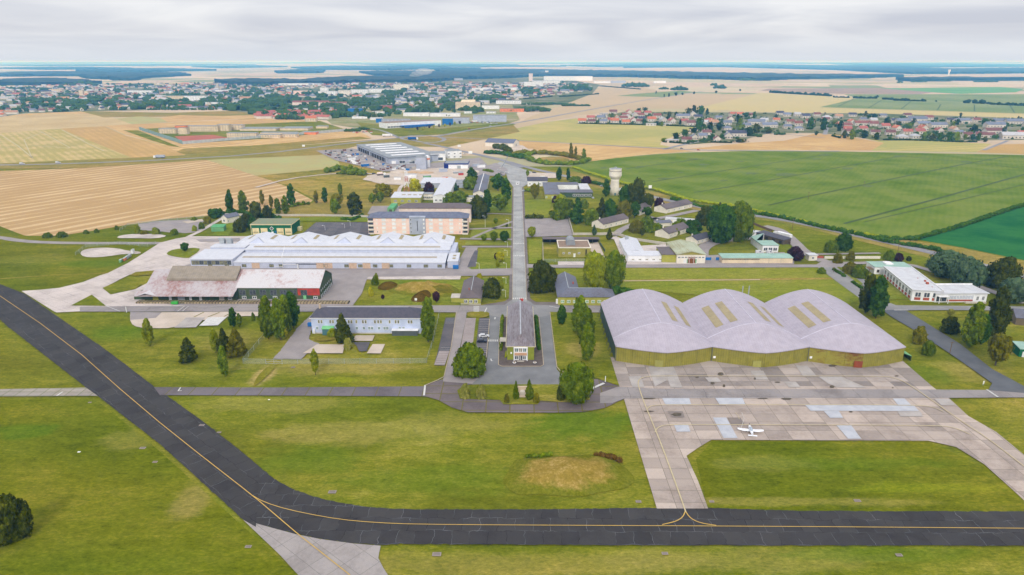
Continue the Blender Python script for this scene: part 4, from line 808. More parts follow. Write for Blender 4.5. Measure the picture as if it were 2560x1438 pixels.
# ------------------------------------------------------------------ long white factory
fa = P(585, 672); fb = P(1112, 675); fw = fb.x-fa.x; hf = ZT(840, 674, 658.5)
bl = m_ribbed('factory_blue_wall', col(210,216,236), 1.2, .6, None, .08, 'X', .1)
fac = B('factory_hall', 'long white roofed factory with five gabled bays and pale blue walls', 'factory', fa, 0, fw, 17, hf, 'mono', 1.3, bl, 'white_metal', .3)
h2 = hf+1.3+1.8
fac.part('upper_wall', MB().box(1,17.35,0,fw+1,30,h2), bl)
fac.part('upper_roof', roof_mesh('mono', fw-1, 10, h2, 1.5, .3).__class__().add([(x,y,z) for x in (.5,fw+1.5) for y,z in ((17,h2),(28,h2+.5),(28,h2+.75),(17,h2+.25))], [(0,1,5,4),(1,2,6,5),(2,3,7,6),(3,0,4,7),(3,2,1,0),(4,5,6,7)]), 'white_metal')
nb = 5; gw = (fw+8)/nb; h3 = h2+.55; gz = 3.2; ys, ye_ = 28.05, 49
for i in range(nb):
    x0 = -10 + i*(fw+12)/nb; x1 = x0+(fw+12)/nb; xm = (x0+x1)/2; m = MB()
    m.add([(x0,ye_,h3),(x0,ys+6,h3),(x0,ys,h3-.1),(xm,ye_,h3+gz),(xm,ys+6,h3+gz),(x1,ye_,h3),(x1,ys+6,h3),(x1,ys,h3-.1),(xm-5,ys+1.5,h3+.5),(xm+5,ys+1.5,h3+.5)], [(1,4,3,0),(4,6,5,3),(1,8,4),(4,9,6),(2,8,1),(9,7,6),(2,7,9,8)])
    r_ = m.build('bay_roof', R_['white_metal'], fac.r)
    MB().add([(xm-5,ys+1.3,h3+.35),(xm+5,ys+1.3,h3+.35),(xm,ys+5.4,h3+gz-.1)], [(0,1,2)]).build('gable_glazing', bl, r_) if 1 else None
    for s_ in (-1, 1):
        q0, q1 = .46, .60; f_ = lambda q, y, s_=s_, xm=xm, x0=x0: (xm+s_*(xm-x0)*q, y, h3+gz*(1-q)+.06)
        MB().add([f_(q0,ys+8), f_(q1,ys+8), f_(q1,ye_-2.5), f_(q0,ye_-2.5)], [(0,1,2,3) if s_ < 0 else (3,2,1,0)][:1]).build('skylight', R_['skylight'], r_)
fac.part('bay_walls', MB().box(-9.8,28.1,0,fw+1.8,48.8,h3-.12), bl)
for (u0, u1, y, z) in [(.02,.955,7.6,hf+1.3*7.6/17),(.035,.96,21.5,h2+.5*4.5/11)]:
    MB().add([(fw*u0,y,z+.3),(fw*u1,y,z+.3),(fw*u1,y+2.6,z+.3+.2),(fw*u0,y+2.6,z+.3+.2)], [(0,1,2,3)]).build('skylight', R_['skylight_p'], fac.roof if y < 10 else fac.r)
fac.wins('f', 0, 1.0, 2.6, 1.8, us=[.05,.18,.225,.435,.535,.6,.67,.745,.83,.91,.975], gl=W['glass_tan'], fr=W['frame_d'])
fac.doors('f', [.105,.44-.03,.44+.01,.565,.65-.02,.72+.0], 4.6, 3.6, 'door_tan', name='folding_door'); fac.wins('f', 12, 2.6, 1.1, .6, .3, .39, sub=False, gl=W['dark'], fr=W['dark'])
p0 = thing('steam_pipe', 'white steam pipe riser on the factory front wall', 'pipe', (fa.x+fw*.235, fa.y-.6, 0)); MB().tube((0,0,.5),(0,0,7.5),.16).tube((0,0,2.8),(9,0,2.8),.14).tube((0,0,1.5),(-5,0,1.5),.14).tube((0,0,7.5),(-2,12,10.5),.12).build('pipe_run', W['frame'], p0); MB().box(8.6,-.3,0,9.2,.3,3).build('pipe_stand', W['frame'], p0)
a = P(481, 670.5); hB = ZT(530, 671, 648)
fl = B('factory_office', 'two storey pale blue office wing with ribbon windows at the left end of the factory', 'office wing', (a.x, fa.y-.1), 0, P(585,671).x-a.x-.05, 21, hB, 'mono', .5, bl, 'white_metal', .3)
for i in range(10): fl.at(window, 'f', .07+i*.095, hB-3.2, fl.w*.09, 2.6, gl=W['glass_tan' if i not in (2,4,6,9) else 'glass'], fr=W['frame_d'])
fl.wins('f', 0, .9, 2.6, 1.9, us=[.46,.86], gl=W['glass_tan'], fr=W['frame_d'])
fl.part('rear_wing', MB().box(3,21.6,0,fl.w-.1,30,max(hB+1.4,h2+.3)), bl); fl.part('rear_roof', MB().box(2.6,21.5,max(hB+1.4,h2+.3),fl.w-.05,30.2,max(hB+1.4,h2+.3)+.25), 'white_metal')
for dx in (0, 4.6): fl.part('exhaust_cowl', MB().prism([(5+dx,30.6),(8+dx,30.6),(8+dx,33.6),(5+dx,33.6)],0,hB+4.2).box(4.8+dx,30.2,hB+4.25,8.2+dx,31.2,hB+5.4), 'metal')
fr_ = P(1119, 671)
fx = B('factory_annex', 'low white roofed annex with two small rooflights at the right end of the factory', 'annex', (fr_.x, fr_.y), 0, P(1145,671).x-fr_.x, 16, 4.2, 'mono', .8, bl, 'white_metal', .2)
fx.part('upper_annex', MB().box(-.5,16.3,0,3.5,36,6.5), bl)
for y in (4, 9): MB().box(2.6,y,4.5+y*.05,4.4,y+2.6,4.62+y*.05).build('rooflight', R_['skylight'], fx.roof)
p = P(1140, 672); t_ = thing('blue_container', 'small blue container against the factory annex', 'container', (p.x, p.y-1.4, .6)); MB().box(-1.6,-.9,0,1.6,.9,1.7).build('tub', W['blue'], t_); MB().box(-1.7,-1,1.7,1.7,1,1.85).build('lid', W['blue'], t_)
# ------------------------------------------------------------------ barracks
a, rz, w0, d0, h0 = box_px(922, 1170, 585.5, 545, 535)
d0 = 13.0
bk = B('accommodation_block', 'four storey peach accommodation block with blue slate roof and a grey middle section', 'apartment block', a, 0, w0, d0, h0, 'hx', 3.2, 'wall_peach', 'blue_slate', .7)
bk.part('centre_bay', MB().box(w0*.415,-.6,0,w0*.577,d0+.6,h0+1.2), 'wall_grey'); bk.part('stair_window', MB().box(w0*.492,-.68,2.5,w0*.498,-.61,h0-2), 'dark')
fl_h = h0/4
for i in range(4):
    for u in (.158,.26,.36,.63,.73,.835): bk.part('stair_panel' if 0 else 'window_panel', MB().box(w0*u-1.4,-.12,i*fl_h+.5,w0*u+1.4,-.01,(i+1)*fl_h-.35), 'wall_white')
    for u in (.43,.56): window(bk.r, w0*u, -.61, i*fl_h+1.1, 1.0, 1.4, gl=W['glass' if u < .5 else 'frame'])
    for u in (.09,.92,.95): window(bk.r, w0*u, -.01, i*fl_h+1.2, .8, .9, gl=W['glass'] if (i == 0) else W['frame'])
    bk.part('floor_band', MB().box(w0*.055,-.05,(i+1)*fl_h-.25,w0*.414,-.005,(i+1)*fl_h-.05).box(w0*.578,-.05,(i+1)*fl_h-.25,w0*.94,-.005,(i+1)*fl_h-.05), 'wall_cream')
    for u in (.0, .945):
        bk.part('balcony', MB().box(w0*u,-.9,i*fl_h+.0,w0*(u+.055),-.02,i*fl_h+.9), 'wall_cream'); bk.part('balcony_recess', MB().box(w0*u+.2,-.06,i*fl_h+1.0,w0*(u+.055)-.2,-.015,(i+1)*fl_h-.4), 'glass')
a, rz, w0, d0, h0 = box_px(999, 1177, 556, 521, 512)
b2 = B('accommodation_block', 'weathered pale accommodation block with brown hipped roof, behind the peach one', 'apartment block', (a.x, P(1090,556).y), 0, w0, 12, h0, 'hx', 3.0, 'wall_pink', 'brown', .6)
for i in range(4): b2.wins('f', 14, i*h0/4+1.2, 1.4, 1.5, .04, .96, fr=W['wall_pink'], gl=W['wall_cream'])
b2.wins('r', 3, 2, 1.2, 1.4)
# ------------------------------------------------------------------ green garage with squadron emblem
a, rz, w0, d0, h0 = box_px(629, 731, 587, 562, 553)
gg = B('vehicle_garage', 'dark green garage with four cream doors and a white diamond emblem', 'garage', a, 0, w0, 19, h0, 'flat', 0, 'gar_green', m_plain('garage_roof', col(138,152,120), col(150,150,120), .3), .15, t=.35)
gg.part('roof_trim', MB().box(-.25,-.3,h0-.2,w0+.25,-.16,h0+.4).box(-.3,-.16,h0-.2,-.16,19.2,h0+.4).box(w0+.16,-.16,h0-.2,w0+.3,19.2,h0+.4), 'trim_cream'); gg.part('corner_trim', MB().box(-.05,-.12,0,.35,-.01,h0-.2).box(w0-.35,-.12,0,w0+.05,-.01,h0-.2), 'trim_cream')
for u in (.115,.32,.715,.915):
    dd = gg.at(door, 'f', u, 0, w0*.165, h0*.66, W['door_cream'], name='roller_door')
    MB().box(-w0*.06,-.16,h0*.22,w0*.06,-.1,h0*.3).build('door_window', W['glass_tan'], dd)
gg.doors('f', [.52], 1.6, 2.3, 'frame'); gg.at(door, 'f', .6, 1.6, 1.2, 1.2, W['blue'], name='notice_board')
cx, cz, s_ = w0*.51, h0*.62, 1.25
m = MB(); 
for q in range(4):
    c_, n_ = math.cos(q*math.pi/2), math.sin(q*math.pi/2); R2 = lambda x, z: (cx+(x*c_-z*n_)*s_, -.12, cz+(x*n_+z*c_)*s_)
    m.add([R2(1.25,0), R2(0,1.25), R2(0,.95), R2(.95,0)], [(0,1,2,3)]); m.add([R2(.18,.12), R2(.62,.5), R2(.5,.62), R2(.12,.18)], [(0,1,2,3)])
gg.part('emblem', m, 'frame')
m = MB(); m.add([(cx-.25*s_,-.1,cz-1.0*s_),(cx+.25*s_,-.1,cz-1.0*s_),(cx+.25*s_,-.1,cz+1.0*s_),(cx-.25*s_,-.1,cz+1.0*s_)], [(0,1,2,3)]); m.add([(cx-1.0*s_,-.105,cz-.25*s_),(cx+1.0*s_,-.105,cz-.25*s_),(cx+1.0*s_,-.105,cz+.25*s_),(cx-1.0*s_,-.105,cz+.25*s_)], [(0,1,2,3)]); gg.part('emblem_cross', m, 'dark')
gg.part('side_porch', MB().box(w0+.02,12,0,w0+2.5,16,2.6), 'trim_cream')
o, rz, w0, d0 = frame_px((555,557),(572,560),(585,552)); d0 = 11
b3 = B('small_house', 'small white house with grey gabled roof beside the stubble field', 'house', o, rz, 6.5, d0, 4.2, 'gy', 2.2, 'wall_cream', 'slate', .4); b3.wins('f', 1, 1, 2.2, 1.8, us=[.45]); b3.wins('r', 2, 1.4, .9, 1)
o = P(529, 580); b4 = B('green_hut', 'pale green metal hut below the small white house', 'hut', o, .12, 8.6, 6.5, 3.4, 'mono', .5, 'hut_green', 'green_hut', .3); b4.doors('f', [.3], 1.1, 2.1, 'hut_green')
o = P(969, 531); b5 = B('green_container', 'narrow green container next to the peach accommodation block', 'container', o, 0, 5, 20, 3.2, 'flat', 0, 'hut_green', 'green_hut', .1); b5.doors('f', [.5], 2.2, 2.4, 'wall_dgreen')
# ------------------------------------------------------------------ small green guard houses
a, b = P(1152, 762), P(1202, 762); h = ZT(1177, 762, 745.5); d = P(1159, 702, h).y - P(1152, 745.5, h).y
s1 = B('guard_house', 'small green walled house with brown hipped roof left of the junction', 'house', a, 0, b.x-a.x, d, h, 'gyh', 2.6, 'wall_olive', 'brown', .5)
s1.wins('f', 3, .9, 1.7, 1.8, .25, .75); s1.part('side_annex', MB().box(-5,3,0,-.02,9,2.6), 'wall_olive'); s1.part('annex_roof', MB().box(-5.3,2.7,2.6,-.52,9.3,2.8), 'concrete'); s1.wins('r', 4, 1, 1.2, 1.4)
s1.part('ridge_cap', MB().box(s1.w/2-.15,s1.w/2,h+2.55,s1.w/2+.15,d+.5,h+2.72), 'metal', s1.roof); s1.part('chimney', MB().box(s1.w/2-1.5,d*.25,h+1,s1.w/2-1.0,d*.25+.6,h+2.9), 'brick_red', s1.roof)
s1.part('plinth', MB().box(-.05,-.1,0,s1.w+.05,-.01,.6), 'concrete')
a = P(1395, 763); h = ZT(1450, 763, 742.5); w0 = P(1535, 763).x-a.x
s2 = B('l_shaped_office', 'green walled office with long grey slate roof between the junction and the lilac hangar', 'office building', a, 0, w0, 11.5, h, 'hx', 2.9, 'wall_olive', 'slate', .5)
s2.wins('f', 9, 1.2, 1.7, 1.5, .08, .95, gl=W['hut_green']); dW = P(1390,692.5,h).y - a.y
wn_ = MB().box(0,11.5,-.3,11,dW,h); s2.part('wing_wall', wn_, 'wall_olive')
m = MB(); m.add([(-.5,2,h),(11.5,2,h),(11.5,dW+.5,h),(-.5,dW+.5,h),(5.5,5.7,h+2.95),(5.5,dW+.5,h+2.95)], [(0,1,4),(1,2,5,4),(3,0,4,5),(2,3,5),(3,2,1,0)]); s2.part('wing_roof', m, 'slate')
s2.part('ridge_cap', MB().box(5.35,6,h+2.9,5.65,dW+.5,h+3.08).box(5.7,5.6,h+2.86,w0-5.5,5.9,h+3.02), 'metal', s2.roof); s2.part('chimney', MB().box(8.4,dW*.5,h+.8,9.1,dW*.5+.8,h+2.4), 'brick_red', s2.roof); s2.part('ac_unit', MB().box(-1.0,1,0,-.02,2.2,2.6), 'frame')
# ------------------------------------------------------------------ ochre bunker building, car port
a, b = P(1396, 643), P(1476, 643); h = ZT(1436, 643, 620.5); d = P(1396,602,h).y-P(1396,620.5,h).y
s3 = B('ochre_blockhouse', 'square ochre blockhouse with tan flat roof and a small barrel vault on top', 'building', a, 0, b.x-a.x, d, h, 'flat', 0, 'wall_ochre', 'flat_tan', -.3, t=.05)
w0 = s3.w; s3.part('parapet', MB().box(-.2,-.2,h,w0+.2,.3,h+.6).box(-.2,d-.3,h,w0+.2,d+.2,h+.6).box(-.2,.3,h,.3,d-.3,h+.6).box(w0-.3,.3,h,w0+.2,d-.3,h+.6), 'wall_cream')
m = MB(); n = 8; x0, x1 = w0*.27, w0*.55
ap = [(x0+(x1-x0)*(.5-.5*math.cos(math.pi*i/n)), h+.1+2.6*math.sin(math.pi*i/n)+1.2*(0<i<n)) for i in range(n+1)]
m.add([(x, y, z) for y in (d*.35, d*.92) for x, z in ap], [tuple(range(n,-1,-1)), tuple(range(n+1, 2*n+2))]+[(i,i+1,n+2+i,n+1+i) for i in range(n)]+[(n,0,n+1,2*n+1)]); s3.part('barrel_vault', m, 'flat_grey')
s3.doors('f', [.5], 1.3, 2.4, 'frame'); s3.doors('f', [.86], .8, 4, 'dark', 1.0, 'vertical_slot'); s3.wins('f', 0, 2, 1.4, 1.2, us=[.16,.34,.64])
a = P(1357, 613); cpw = P(1500, 613).x-a.x; cp = thing('open_shelter', 'long dark open fronted shelter behind the ochre blockhouse', 'shelter', (a.x, P(1430,611).y, 0))
MB().box(0,0,3.4,cpw,6,3.65).build('roof', R_['brown'], cp); MB().box(0,5.8,0,cpw,6,3.4).build('rear_wall', W['dark'], cp)
for i in range(9): MB().box(i*cpw/8.05,0,0,i*cpw/8.05+.25,.3,3.4).build('post', W['steel_dark'], cp)
# ------------------------------------------------------------------ white L building, mossy hangar, row garages
a = P(1569, 655.5); h = ZT(1610, 655.5, 640); w0 = P(1664,655.5).x-a.x
s4 = B('white_workshop', 'white L shaped workshop with white sheet roof beside the mossy hangar', 'workshop', a, 0, w0, 8.5, h, 'mono', .7, 'wall_white', 'white_metal', .2)
s4.wins('f', 5, 1.2, 1.8, 1.0, .14, .86, gl=W['glass_tan'])
q = P(1548, 612); v_ = Vector((q.x-a.x, q.y-a.y)); L_ = v_.length; u_ = v_.normalized(); n_ = Vector((u_.y, -u_.x))
wing = [(0,8.8),(11,8.8),(11+0,8.8)]; A0 = Vector((0,8.9)); Bk = Vector((q.x-a.x, q.y-a.y)); 
c4 = [A0, A0+Vector((11.5,0)), Bk+Vector((11.5,1)), Bk]
s4.part('wing_wall', MB().prism([tuple(x) for x in c4], -.3, h), 'wall_white')
e = [(c4[0].x-.3,c4[0].y,h),(c4[1].x+.3,c4[1].y,h),(c4[2].x+.3,c4[2].y+.3,h),(c4[3].x-.3,c4[3].y+.3,h)]; mm = [((e[0][0]+e[1][0])/2,e[0][1],h+1.8),((e[3][0]+e[2][0])/2,(e[3][1]+e[2][1])/2,h+1.8)]
s4.part('wing_roof', MB().add(e+mm, [(0,1,4),(1,2,5,4),(2,3,5),(3,0,4,5),(3,2,1,0)]), 'white_metal'); s4.part('vent_cowl', MB().box(Bk.x+3,Bk.y-6,h+1,Bk.x+5,Bk.y-3.5,h+3.2), 'metal')
a, b = P(1691, 660), P(1762, 660); h = ZT(1727, 660, 637); d = P(1670,607,h).y-P(1691,637,h).y
s5 = B('mossy_hangar', 'medium hangar with mossy pale green sheet roof and pale concrete front', 'hangar', a, 0, b.x-a.x, d, h, 'gy', 2.0, 'wall_cream', 'moss', .5)
w0 = s5.w; s5.doors('f', [.52], 4.6, 4.6, m_plain('door_brown', col(150,96,54)), 0, 'roller_door'); s5.doors('f', [.3], 2., 3, 'frame'); s5.wins('f', 8, h-2.2, 1.6, 1.1, .08, .92); s5.part('gable_board', MB().add([(.6,-.1,h-.05),(w0-.6,-.1,h-.05),(w0/2,-.1,h+1.75)], [(0,1,2)]), 'wall_ochre'); s5.wins('f', 0, .3, 2.0, 3, us=[.39,.65], gl=W['hut_green'])
s5.part('left_annex', MB().box(-8.5,2,0,-.02,d*.7,5.2), 'wall_olive'); s5.part('annex_roof', MB().box(-8.8,1.7,5.2,-.52,d*.7+.3,5.4), 'brown')
a, b = P(1805, 659.5), P(1981, 660); h = ZT(1890, 660, 646); 
s6 = B('row_garage', 'long low cream garage row with pale green roof', 'garage', (a.x, a.y), 0, b.x-a.x, 8, h, 'mono', .6, 'wall_beige', 'mint', .3); s6.wins('f', 0, h-1.0, 9, .6, us=[.1,.25,.42], fr=W['dark'], gl=W['dark'], sub=False); s6.part('pilaster', MB().box(s6.w*.33,-.12,0,s6.w*.335,-.01,h).box(s6.w*.66,-.12,0,s6.w*.665,-.01,h).box(s6.w*.83,-.12,0,s6.w*.835,-.01,h), 'concrete')
o = P(1905, 631); 
s7 = B('white_bungalow', 'white bungalow with mint green flat roof, parked vans before it', 'bungalow', o, 0, P(1946,632).x-o.x, 12, 4.6, 'flat', 0, 'wall_white', 'mint', .4); s7.wins('f', 3, 1.0, 2.6, 2.2, .2, .8); o2 = P(1876, 608)
wv = [(-.1,.5),(-.1,12),(o2.x-o.x+12,o2.y-o.y+9),(o2.x-o.x,o2.y-o.y)]
s7.part('wing_wall', MB().prism(wv, -.3, 4.3), 'wall_white'); s7.part('wing_roof', MB().prism([(p_[0]*1.02-.4, p_[1]*1.02) for p_ in wv], 4.32, 4.55), 'mint')
def cottage(fl_, fr__, bk_, h, rh, label, wall='wall_cream', rf='brown', name='cottage', nw=5, gr=None, d=None, cat='house'):
    o, rz, w_, d0 = frame_px(fl_, fr__, bk_); d0 = d or d0
    c = B(name, label, cat, o, rz, w_, d0, h, 'gx', rh, wall, rf, .4, gr)
    c.wins('f', nw, .9, 1.4, 1.5, .1, .9, gl=W['glass_tan']); c.part('chimney', MB().box(w_*.12,d0*.6,h+rh*.4,w_*.12+.7,d0*.6+.7,h+rh+.9), 'wall_cream', c.roof); return c
cottage((1508,573),(1571,557),(1500,560), 3.4, 2.8, 'long white cottage with brown roof nearest the wooded garden', d=11)
cottage((1671,597),(1722,580),(1660,588), 3.4, 2.8, 'long white cottage with brown roof between the white workshop and the big leafy tree', d=11)
cottage((1665,534),(1730,519),(1650,522), 3.4, 2.8, 'long white cottage with brown roof closest to the country road', d=12)
cottage((1600,539),(1627,527),(1592,530), 3.4, 2.8, 'brown roofed cottage half hidden by trees right of the water tower', d=11, nw=2)
cottage((1742,612),(1777,602),(1725,600), 3.0, 2.2, 'white shed with dark roof beside the big leafy tree', rf='slate_dark', d=9, nw=4)
cottage((1644,567),(1679,565),(1637,560), 2.6, 1.2, 'low grey roofed outbuilding behind the middle cottage', rf='slate', d=8, nw=2)
o = P(1662, 556); s8 = B('flat_outbuilding', 'low white flat roofed garage row behind the middle cottage', 'garage', o, -.33, 22, 6, 2.9, 'flat', 0, 'wall_white', 'flat_white', .1); s8.doors('f', [.2,.5,.8], 2.4, 2.1, 'door_cream')
o = P(1876, 590); s9 = B('white_hut', 'small white hut behind the big leafy tree', 'hut', o, -.6, 12, 5, 2.8, 'mono', .4, 'wall_white', 'flat_white', .2); s9.wins('f', 3, 1, 1.2, 1)
o, rz, w0, d0 = frame_px((1890,592),(1957,612),(1925,585)); s10 = B('dark_sheds', 'long dark roofed timber shed row beside the white lorry', 'shed', o, rz, w0, 7, 3.0, 'mono', .7, m_plain('shed_wood', col(110,96,80)), 'slate_dark', .3); s10.doors('f', [.15,.4,.65,.9], 2.4, 2.2, 'dark')
# ------------------------------------------------------------------ water tower
p = P(1536, 487); ht = ZT(1536, 487, 421.5); hk = ZT(1536, 487, 441); wt = thing('water_tower', 'cream concrete water tower with a wide drum tank', 'water tower', (p.x, p.y, 0)); s_ = SC(1536, 487)
MB().lathe((0,0), [(11.5*s_,-.3),(11*s_,6),(10*s_,hk-4),(10.4*s_,hk-2.5)], 28).build('shaft', W['wall_cream'], wt, True)
MB().lathe((0,0), [(10.4*s_,hk-2.5),(13*s_,hk-1.2),(15.6*s_,hk+.6),(15.6*s_,ht-2.2),(14.9*s_,ht-2.2),(14.9*s_,ht-.3),(15.2*s_,ht-.3),(15.2*s_,ht)], 28).build('tank', W['wall_cream'], wt)
MB().lathe((0,0), [(15.7*s_,ht-2.3),(15.7*s_,ht-1.9)], 28).build('tank_band', W['wood_post'], wt)
MB().lathe((0,0), [(14.5*s_,ht),(3*s_,ht+.8),(2.*s_,ht+1.6)], 20).build('tank_roof', R_['flat_grey'], wt); MB().box(-.7,-11.6*s_,0,.7,-11.2*s_,2.4).build('door', W['door_teal'], wt)
o = P(1548, 482); s11 = B('white_tent', 'white round topped tank store beside the water tower', 'store', o, -.4, 9, 8, 3, 'mono', .8, 'wall_white', 'flat_white', .1); s11.doors('f', [.4], 2, 2.2, 'metal')
# ------------------------------------------------------------------ mess, gate house
a = P(1363, 499); h = 4.6; w0 = P(1483, 497).x-a.x
s12 = B('officers_mess', 'U shaped green mess building with grey slate roofs near the gate', 'building', a, 0, 13, 62, h, 'hy', 1.6, 'wall_olive', 'slate', .4)
s12.part('front_wing_wall', MB().box(13.1,9,-.3,w0,19,h), 'wall_dgreen'); s12.part('front_wing_roof', roof_mesh('mono', w0-13, 10, h, .8, .3).add([], []), 'slate').location = (13, 9, 0)
s12.part('rear_wing_wall', MB().box(13.1,50,-.3,w0-10,60,h), 'wall_white'); s12.part('rear_wing_roof', roof_mesh('gx', w0-23, 10, h, 1.4, .3), 'slate').location = (13.2, 50, 0)
s12.part('side_wing_wall', MB().box(w0-9,20,-.3,w0-.5,58,h-.4), 'wall_white'); s12.part('side_wing_roof', roof_mesh('flat', 9, 38, h-.4, 0, .3), 'flat_white').location = (w0-9.3, 20, 0)
for u in (.62,.7,.78,.86,.94): window(s12.r, w0*u, 9, 1.2, 3.0, 2.0)
s12.wins('f', 3, 1.4, 1.6, 1.5, gl=W['hut_green'])
a = P(1319, 466); s13 = B('gate_house', 'white gate lodge with dark slate roof beside the entrance', 'house', a, 0, P(1368,466).x-a.x, 12, 5.2, 'gx', 3.0, 'wall_white', 'slate_dark', .5); s13.wins('f', 4, 1.6, 1.5, 1.7, .12, .88)
a = P(1290, 463); s14 = B('guard_kiosk', 'tiny white guard kiosk in the middle of the gate', 'kiosk', a, 0, 3.2, 3.2, 2.8, 'flat', 0, 'wall_white', 'flat_white', .3); s14.wins('f', 1, 1, 1.6, 1.2, us=[.5])
# ------------------------------------------------------------------ blocks left of the avenue
o, rz, w0, d0 = frame_px((1183,497),(1213,497),(1198,452)); 
s15 = B('long_dormitory', 'long narrow hall with grey roof running beside the avenue trees', 'hall', o, -.0, w0, P(1198,452).y-o.y, 5, 'gy', 2.4, 'wall_cream', 'slate', .5); s15.part('ridge_cap', MB().box(w0/2-.3,-.5,7.4,w0/2+.3,s15.d,7.65), 'frame', s15.roof); s15.wins('f', 2, 1, 1.6, 1.5, .3, .7)
o = P(1083, 507); w0 = P(1120,507).x-o.x
s16 = B('metal_hall', 'hall with twin white sheet roofs left of the long dormitory', 'hall', o, 0, w0, P(1110,462).y-o.y, 5.6, 'gy', 1.8, 'wall_white', 'white_metal', .4); s16.wins('f', 3, 1.4, 2.2, 1.6, .2, .8)
o = P(1056, 500); s17 = B('cream_link_block', 'low cream link block with a row of windows beside the pylon', 'building', o, 0, P(1082,500).x-o.x, 9, 5, 'flat', 0, 'wall_cream', 'flat_grey', .2); s17.wins('f', 5, 1.6, 1.8, 1.5)
o = P(978, 509); s18 = B('green_workshop', 'low olive workshop with white roof and rooflights at the foot of the pylon', 'workshop', o, 0, P(1052,509).x-o.x, 22, 5.0, 'mono', 1.0, 'wall_olive', 'white_metal', .4); s18.wins('f', 4, 1.4, 2.4, 1.6, .15, .85)
for i in range(5): MB().box(8+i*5,9,5.7,11+i*5,11.5,5.95).build('rooflight', R_['skylight'], s18.roof)
o = P(1052, 470); s19 = B('white_shed', 'low shed with white roof behind the copper beech', 'shed', o, 0, P(1108,470).x-o.x, 26, 4.5, 'mono', 1.2, 'wall_grey', 'white_metal', .4); s19.wins('f', 4, 1.2, 1.6, 1.2)
o = P(1108, 470); s20 = B('grey_flat_shed', 'grey flat roofed shed joined to the white roofed shed', 'shed', o, 0, P(1170,470).x-o.x-.2, 22, 4.2, 'flat', 0, 'wall_grey', 'flat_grey', .2); s20.doors('f', [.3,.6], 2.4, 2.4, 'dark')
o = P(1166, 505); s21 = B('cream_garage', 'small cream block in front of the long dormitory', 'building', o, 0, 14, 9, 4.0, 'flat', 0, 'wall_cream', 'flat_grey', .2); s21.wins('f', 2, 1.4, 1.8, 1.3, .3, .7)
# ------------------------------------------------------------------ modern white offices on the right
o, rz, w0, d0 = frame_px((2207,692),(2277,752),(2225,680)); h = 5.6
s22 = B('modern_office', 'modern white office with flat roof and brick red panels under the windows', 'office building', o, rz, w0, 14, h, 'flat', 0, 'wall_white', 'flat_white', .5, t=.5)
for i in range(9): s22.at(window, 'f', .07+i*.107, 2.2, 2.6, 2.6); 
for i in range(9): s22.at(door, 'f', .07+i*.107, .6, 2.6, 1.4, W['brick_red'], name='brick_panel')
for u in (.2,.5,.8): s22.at(window, 'r', u, 2.2, 2.9, 2.6); s22.at(door, 'r', u, .6, 2.9, 1.4, W['brick_red'], name='brick_panel')
for k_ in ((.62,.5,.8),(.72,.45,1.1),(.86,.5,.35),(.5,.4,.35)): s22.part('chimney', MB().box(w0*k_[0],14*k_[1]+4,h+.5,w0*k_[0]+k_[2]*1.2,14*k_[1]+4+k_[2],h+.5+k_[2]*.9), 'brick_red', s22.roof)
s22.part('parapet', MB().box(-.6,14.1,h+.5,w0+.4,14.4,h+1.1).box(-.6,-.6,h+.5,w0+.4,-.3,h+.75), 'frame')
o = P(2336, 756); w1 = P(2462,754).x-o.x
s23 = B('modern_office_wing', 'low white office wing with long brick red band and glazed entrance', 'office building', (o.x, o.y), .02, w1, 13, 4.6, 'flat', 0, 'wall_white', 'flat_white', .6, t=.45)
for i in range(9): s23.at(window, 'f', .27+i*.055, 1.6, 1.5, 2.2, gl=W['wall_grey'])
s23.part('brick_band', MB().box(w1*.235,-.08,.5,w1*.735,-.01,1.4), 'brick_red'); s23.wins('f', 0, .3, 5.5, 3.0, us=[.12], name='entrance_glazing'); s23.wins('f', 2, 1.0, 1.4, 2.2, .82, .93); s23.part('entrance_canopy', MB().box(w1*.02,-2.4,3.5,w1*.22,-.61,3.75).box(w1*.03,-2.3,0,w1*.04,-2,3.5).box(w1*.2,-2.3,0,w1*.21,-2,3.5), 'frame')
s23.part('parapet', MB().box(-.7,13.2,5.05,w1+.7,13.6,5.7), 'frame'); s23.part('ramp', MB().box(w1*.55,-2.2,0,w1*.95,-1.2,.7), 'concrete')
o = P(2184, 687); s24 = B('lodge_building', 'small white lodge with pale mint flat roofs above the modern office', 'house', o, -.06, 21, 11, 4.6, 'flat', 0, 'wall_white', 'mint', .3); s24.wins('f', 3, 1.4, 1.4, 1.7, .1, .5, gl=W['dark'], fr=W['wood_post']); s24.wins('f', 1, 1.2, 3.4, 1.9, us=[.78]); s24.part('upper_block', MB().box(8,4,4.8,12,9,5.6), 'wall_white'); s24.part('porch', MB().box(-3,0,3.2,-.32,5,3.4).box(-2.8,.2,0,-2.5,.5,3.2), 'wood_post')
o = P(2537, 812); s25 = B('stone_barn', 'grey roofed stone barn at the right edge of the picture', 'barn', o, -.25, 16, 9, 3.4, 'gx', 3, m_plain('barn_wall', col(130,116,96)), 'slate', .4); s25.doors('f', [.4], 2.5, 2.4, 'door_teal')
o = P(2546, 892); s26 = B('green_shed', 'dark green shed with white door at the right edge of the picture', 'shed', o, -.2, 9, 7, 3.4, 'mono', .6, 'gar_green', 'hut_green' in R_ and 'mint' or 'mint', .2); s26.doors('f', [.25], 2.2, 2.4, 'frame')
o = P(2058, 652); s27 = B('gate_lodge', 'small cream lodge beside the brick gate pillars', 'lodge', (o.x-9, o.y), 0, 5, 5, 3.4, 'flat', 0, 'wall_cream', 'flat_white', .5); s27.wins('f', 1, 1, 1.6, 1.5, us=[.5])
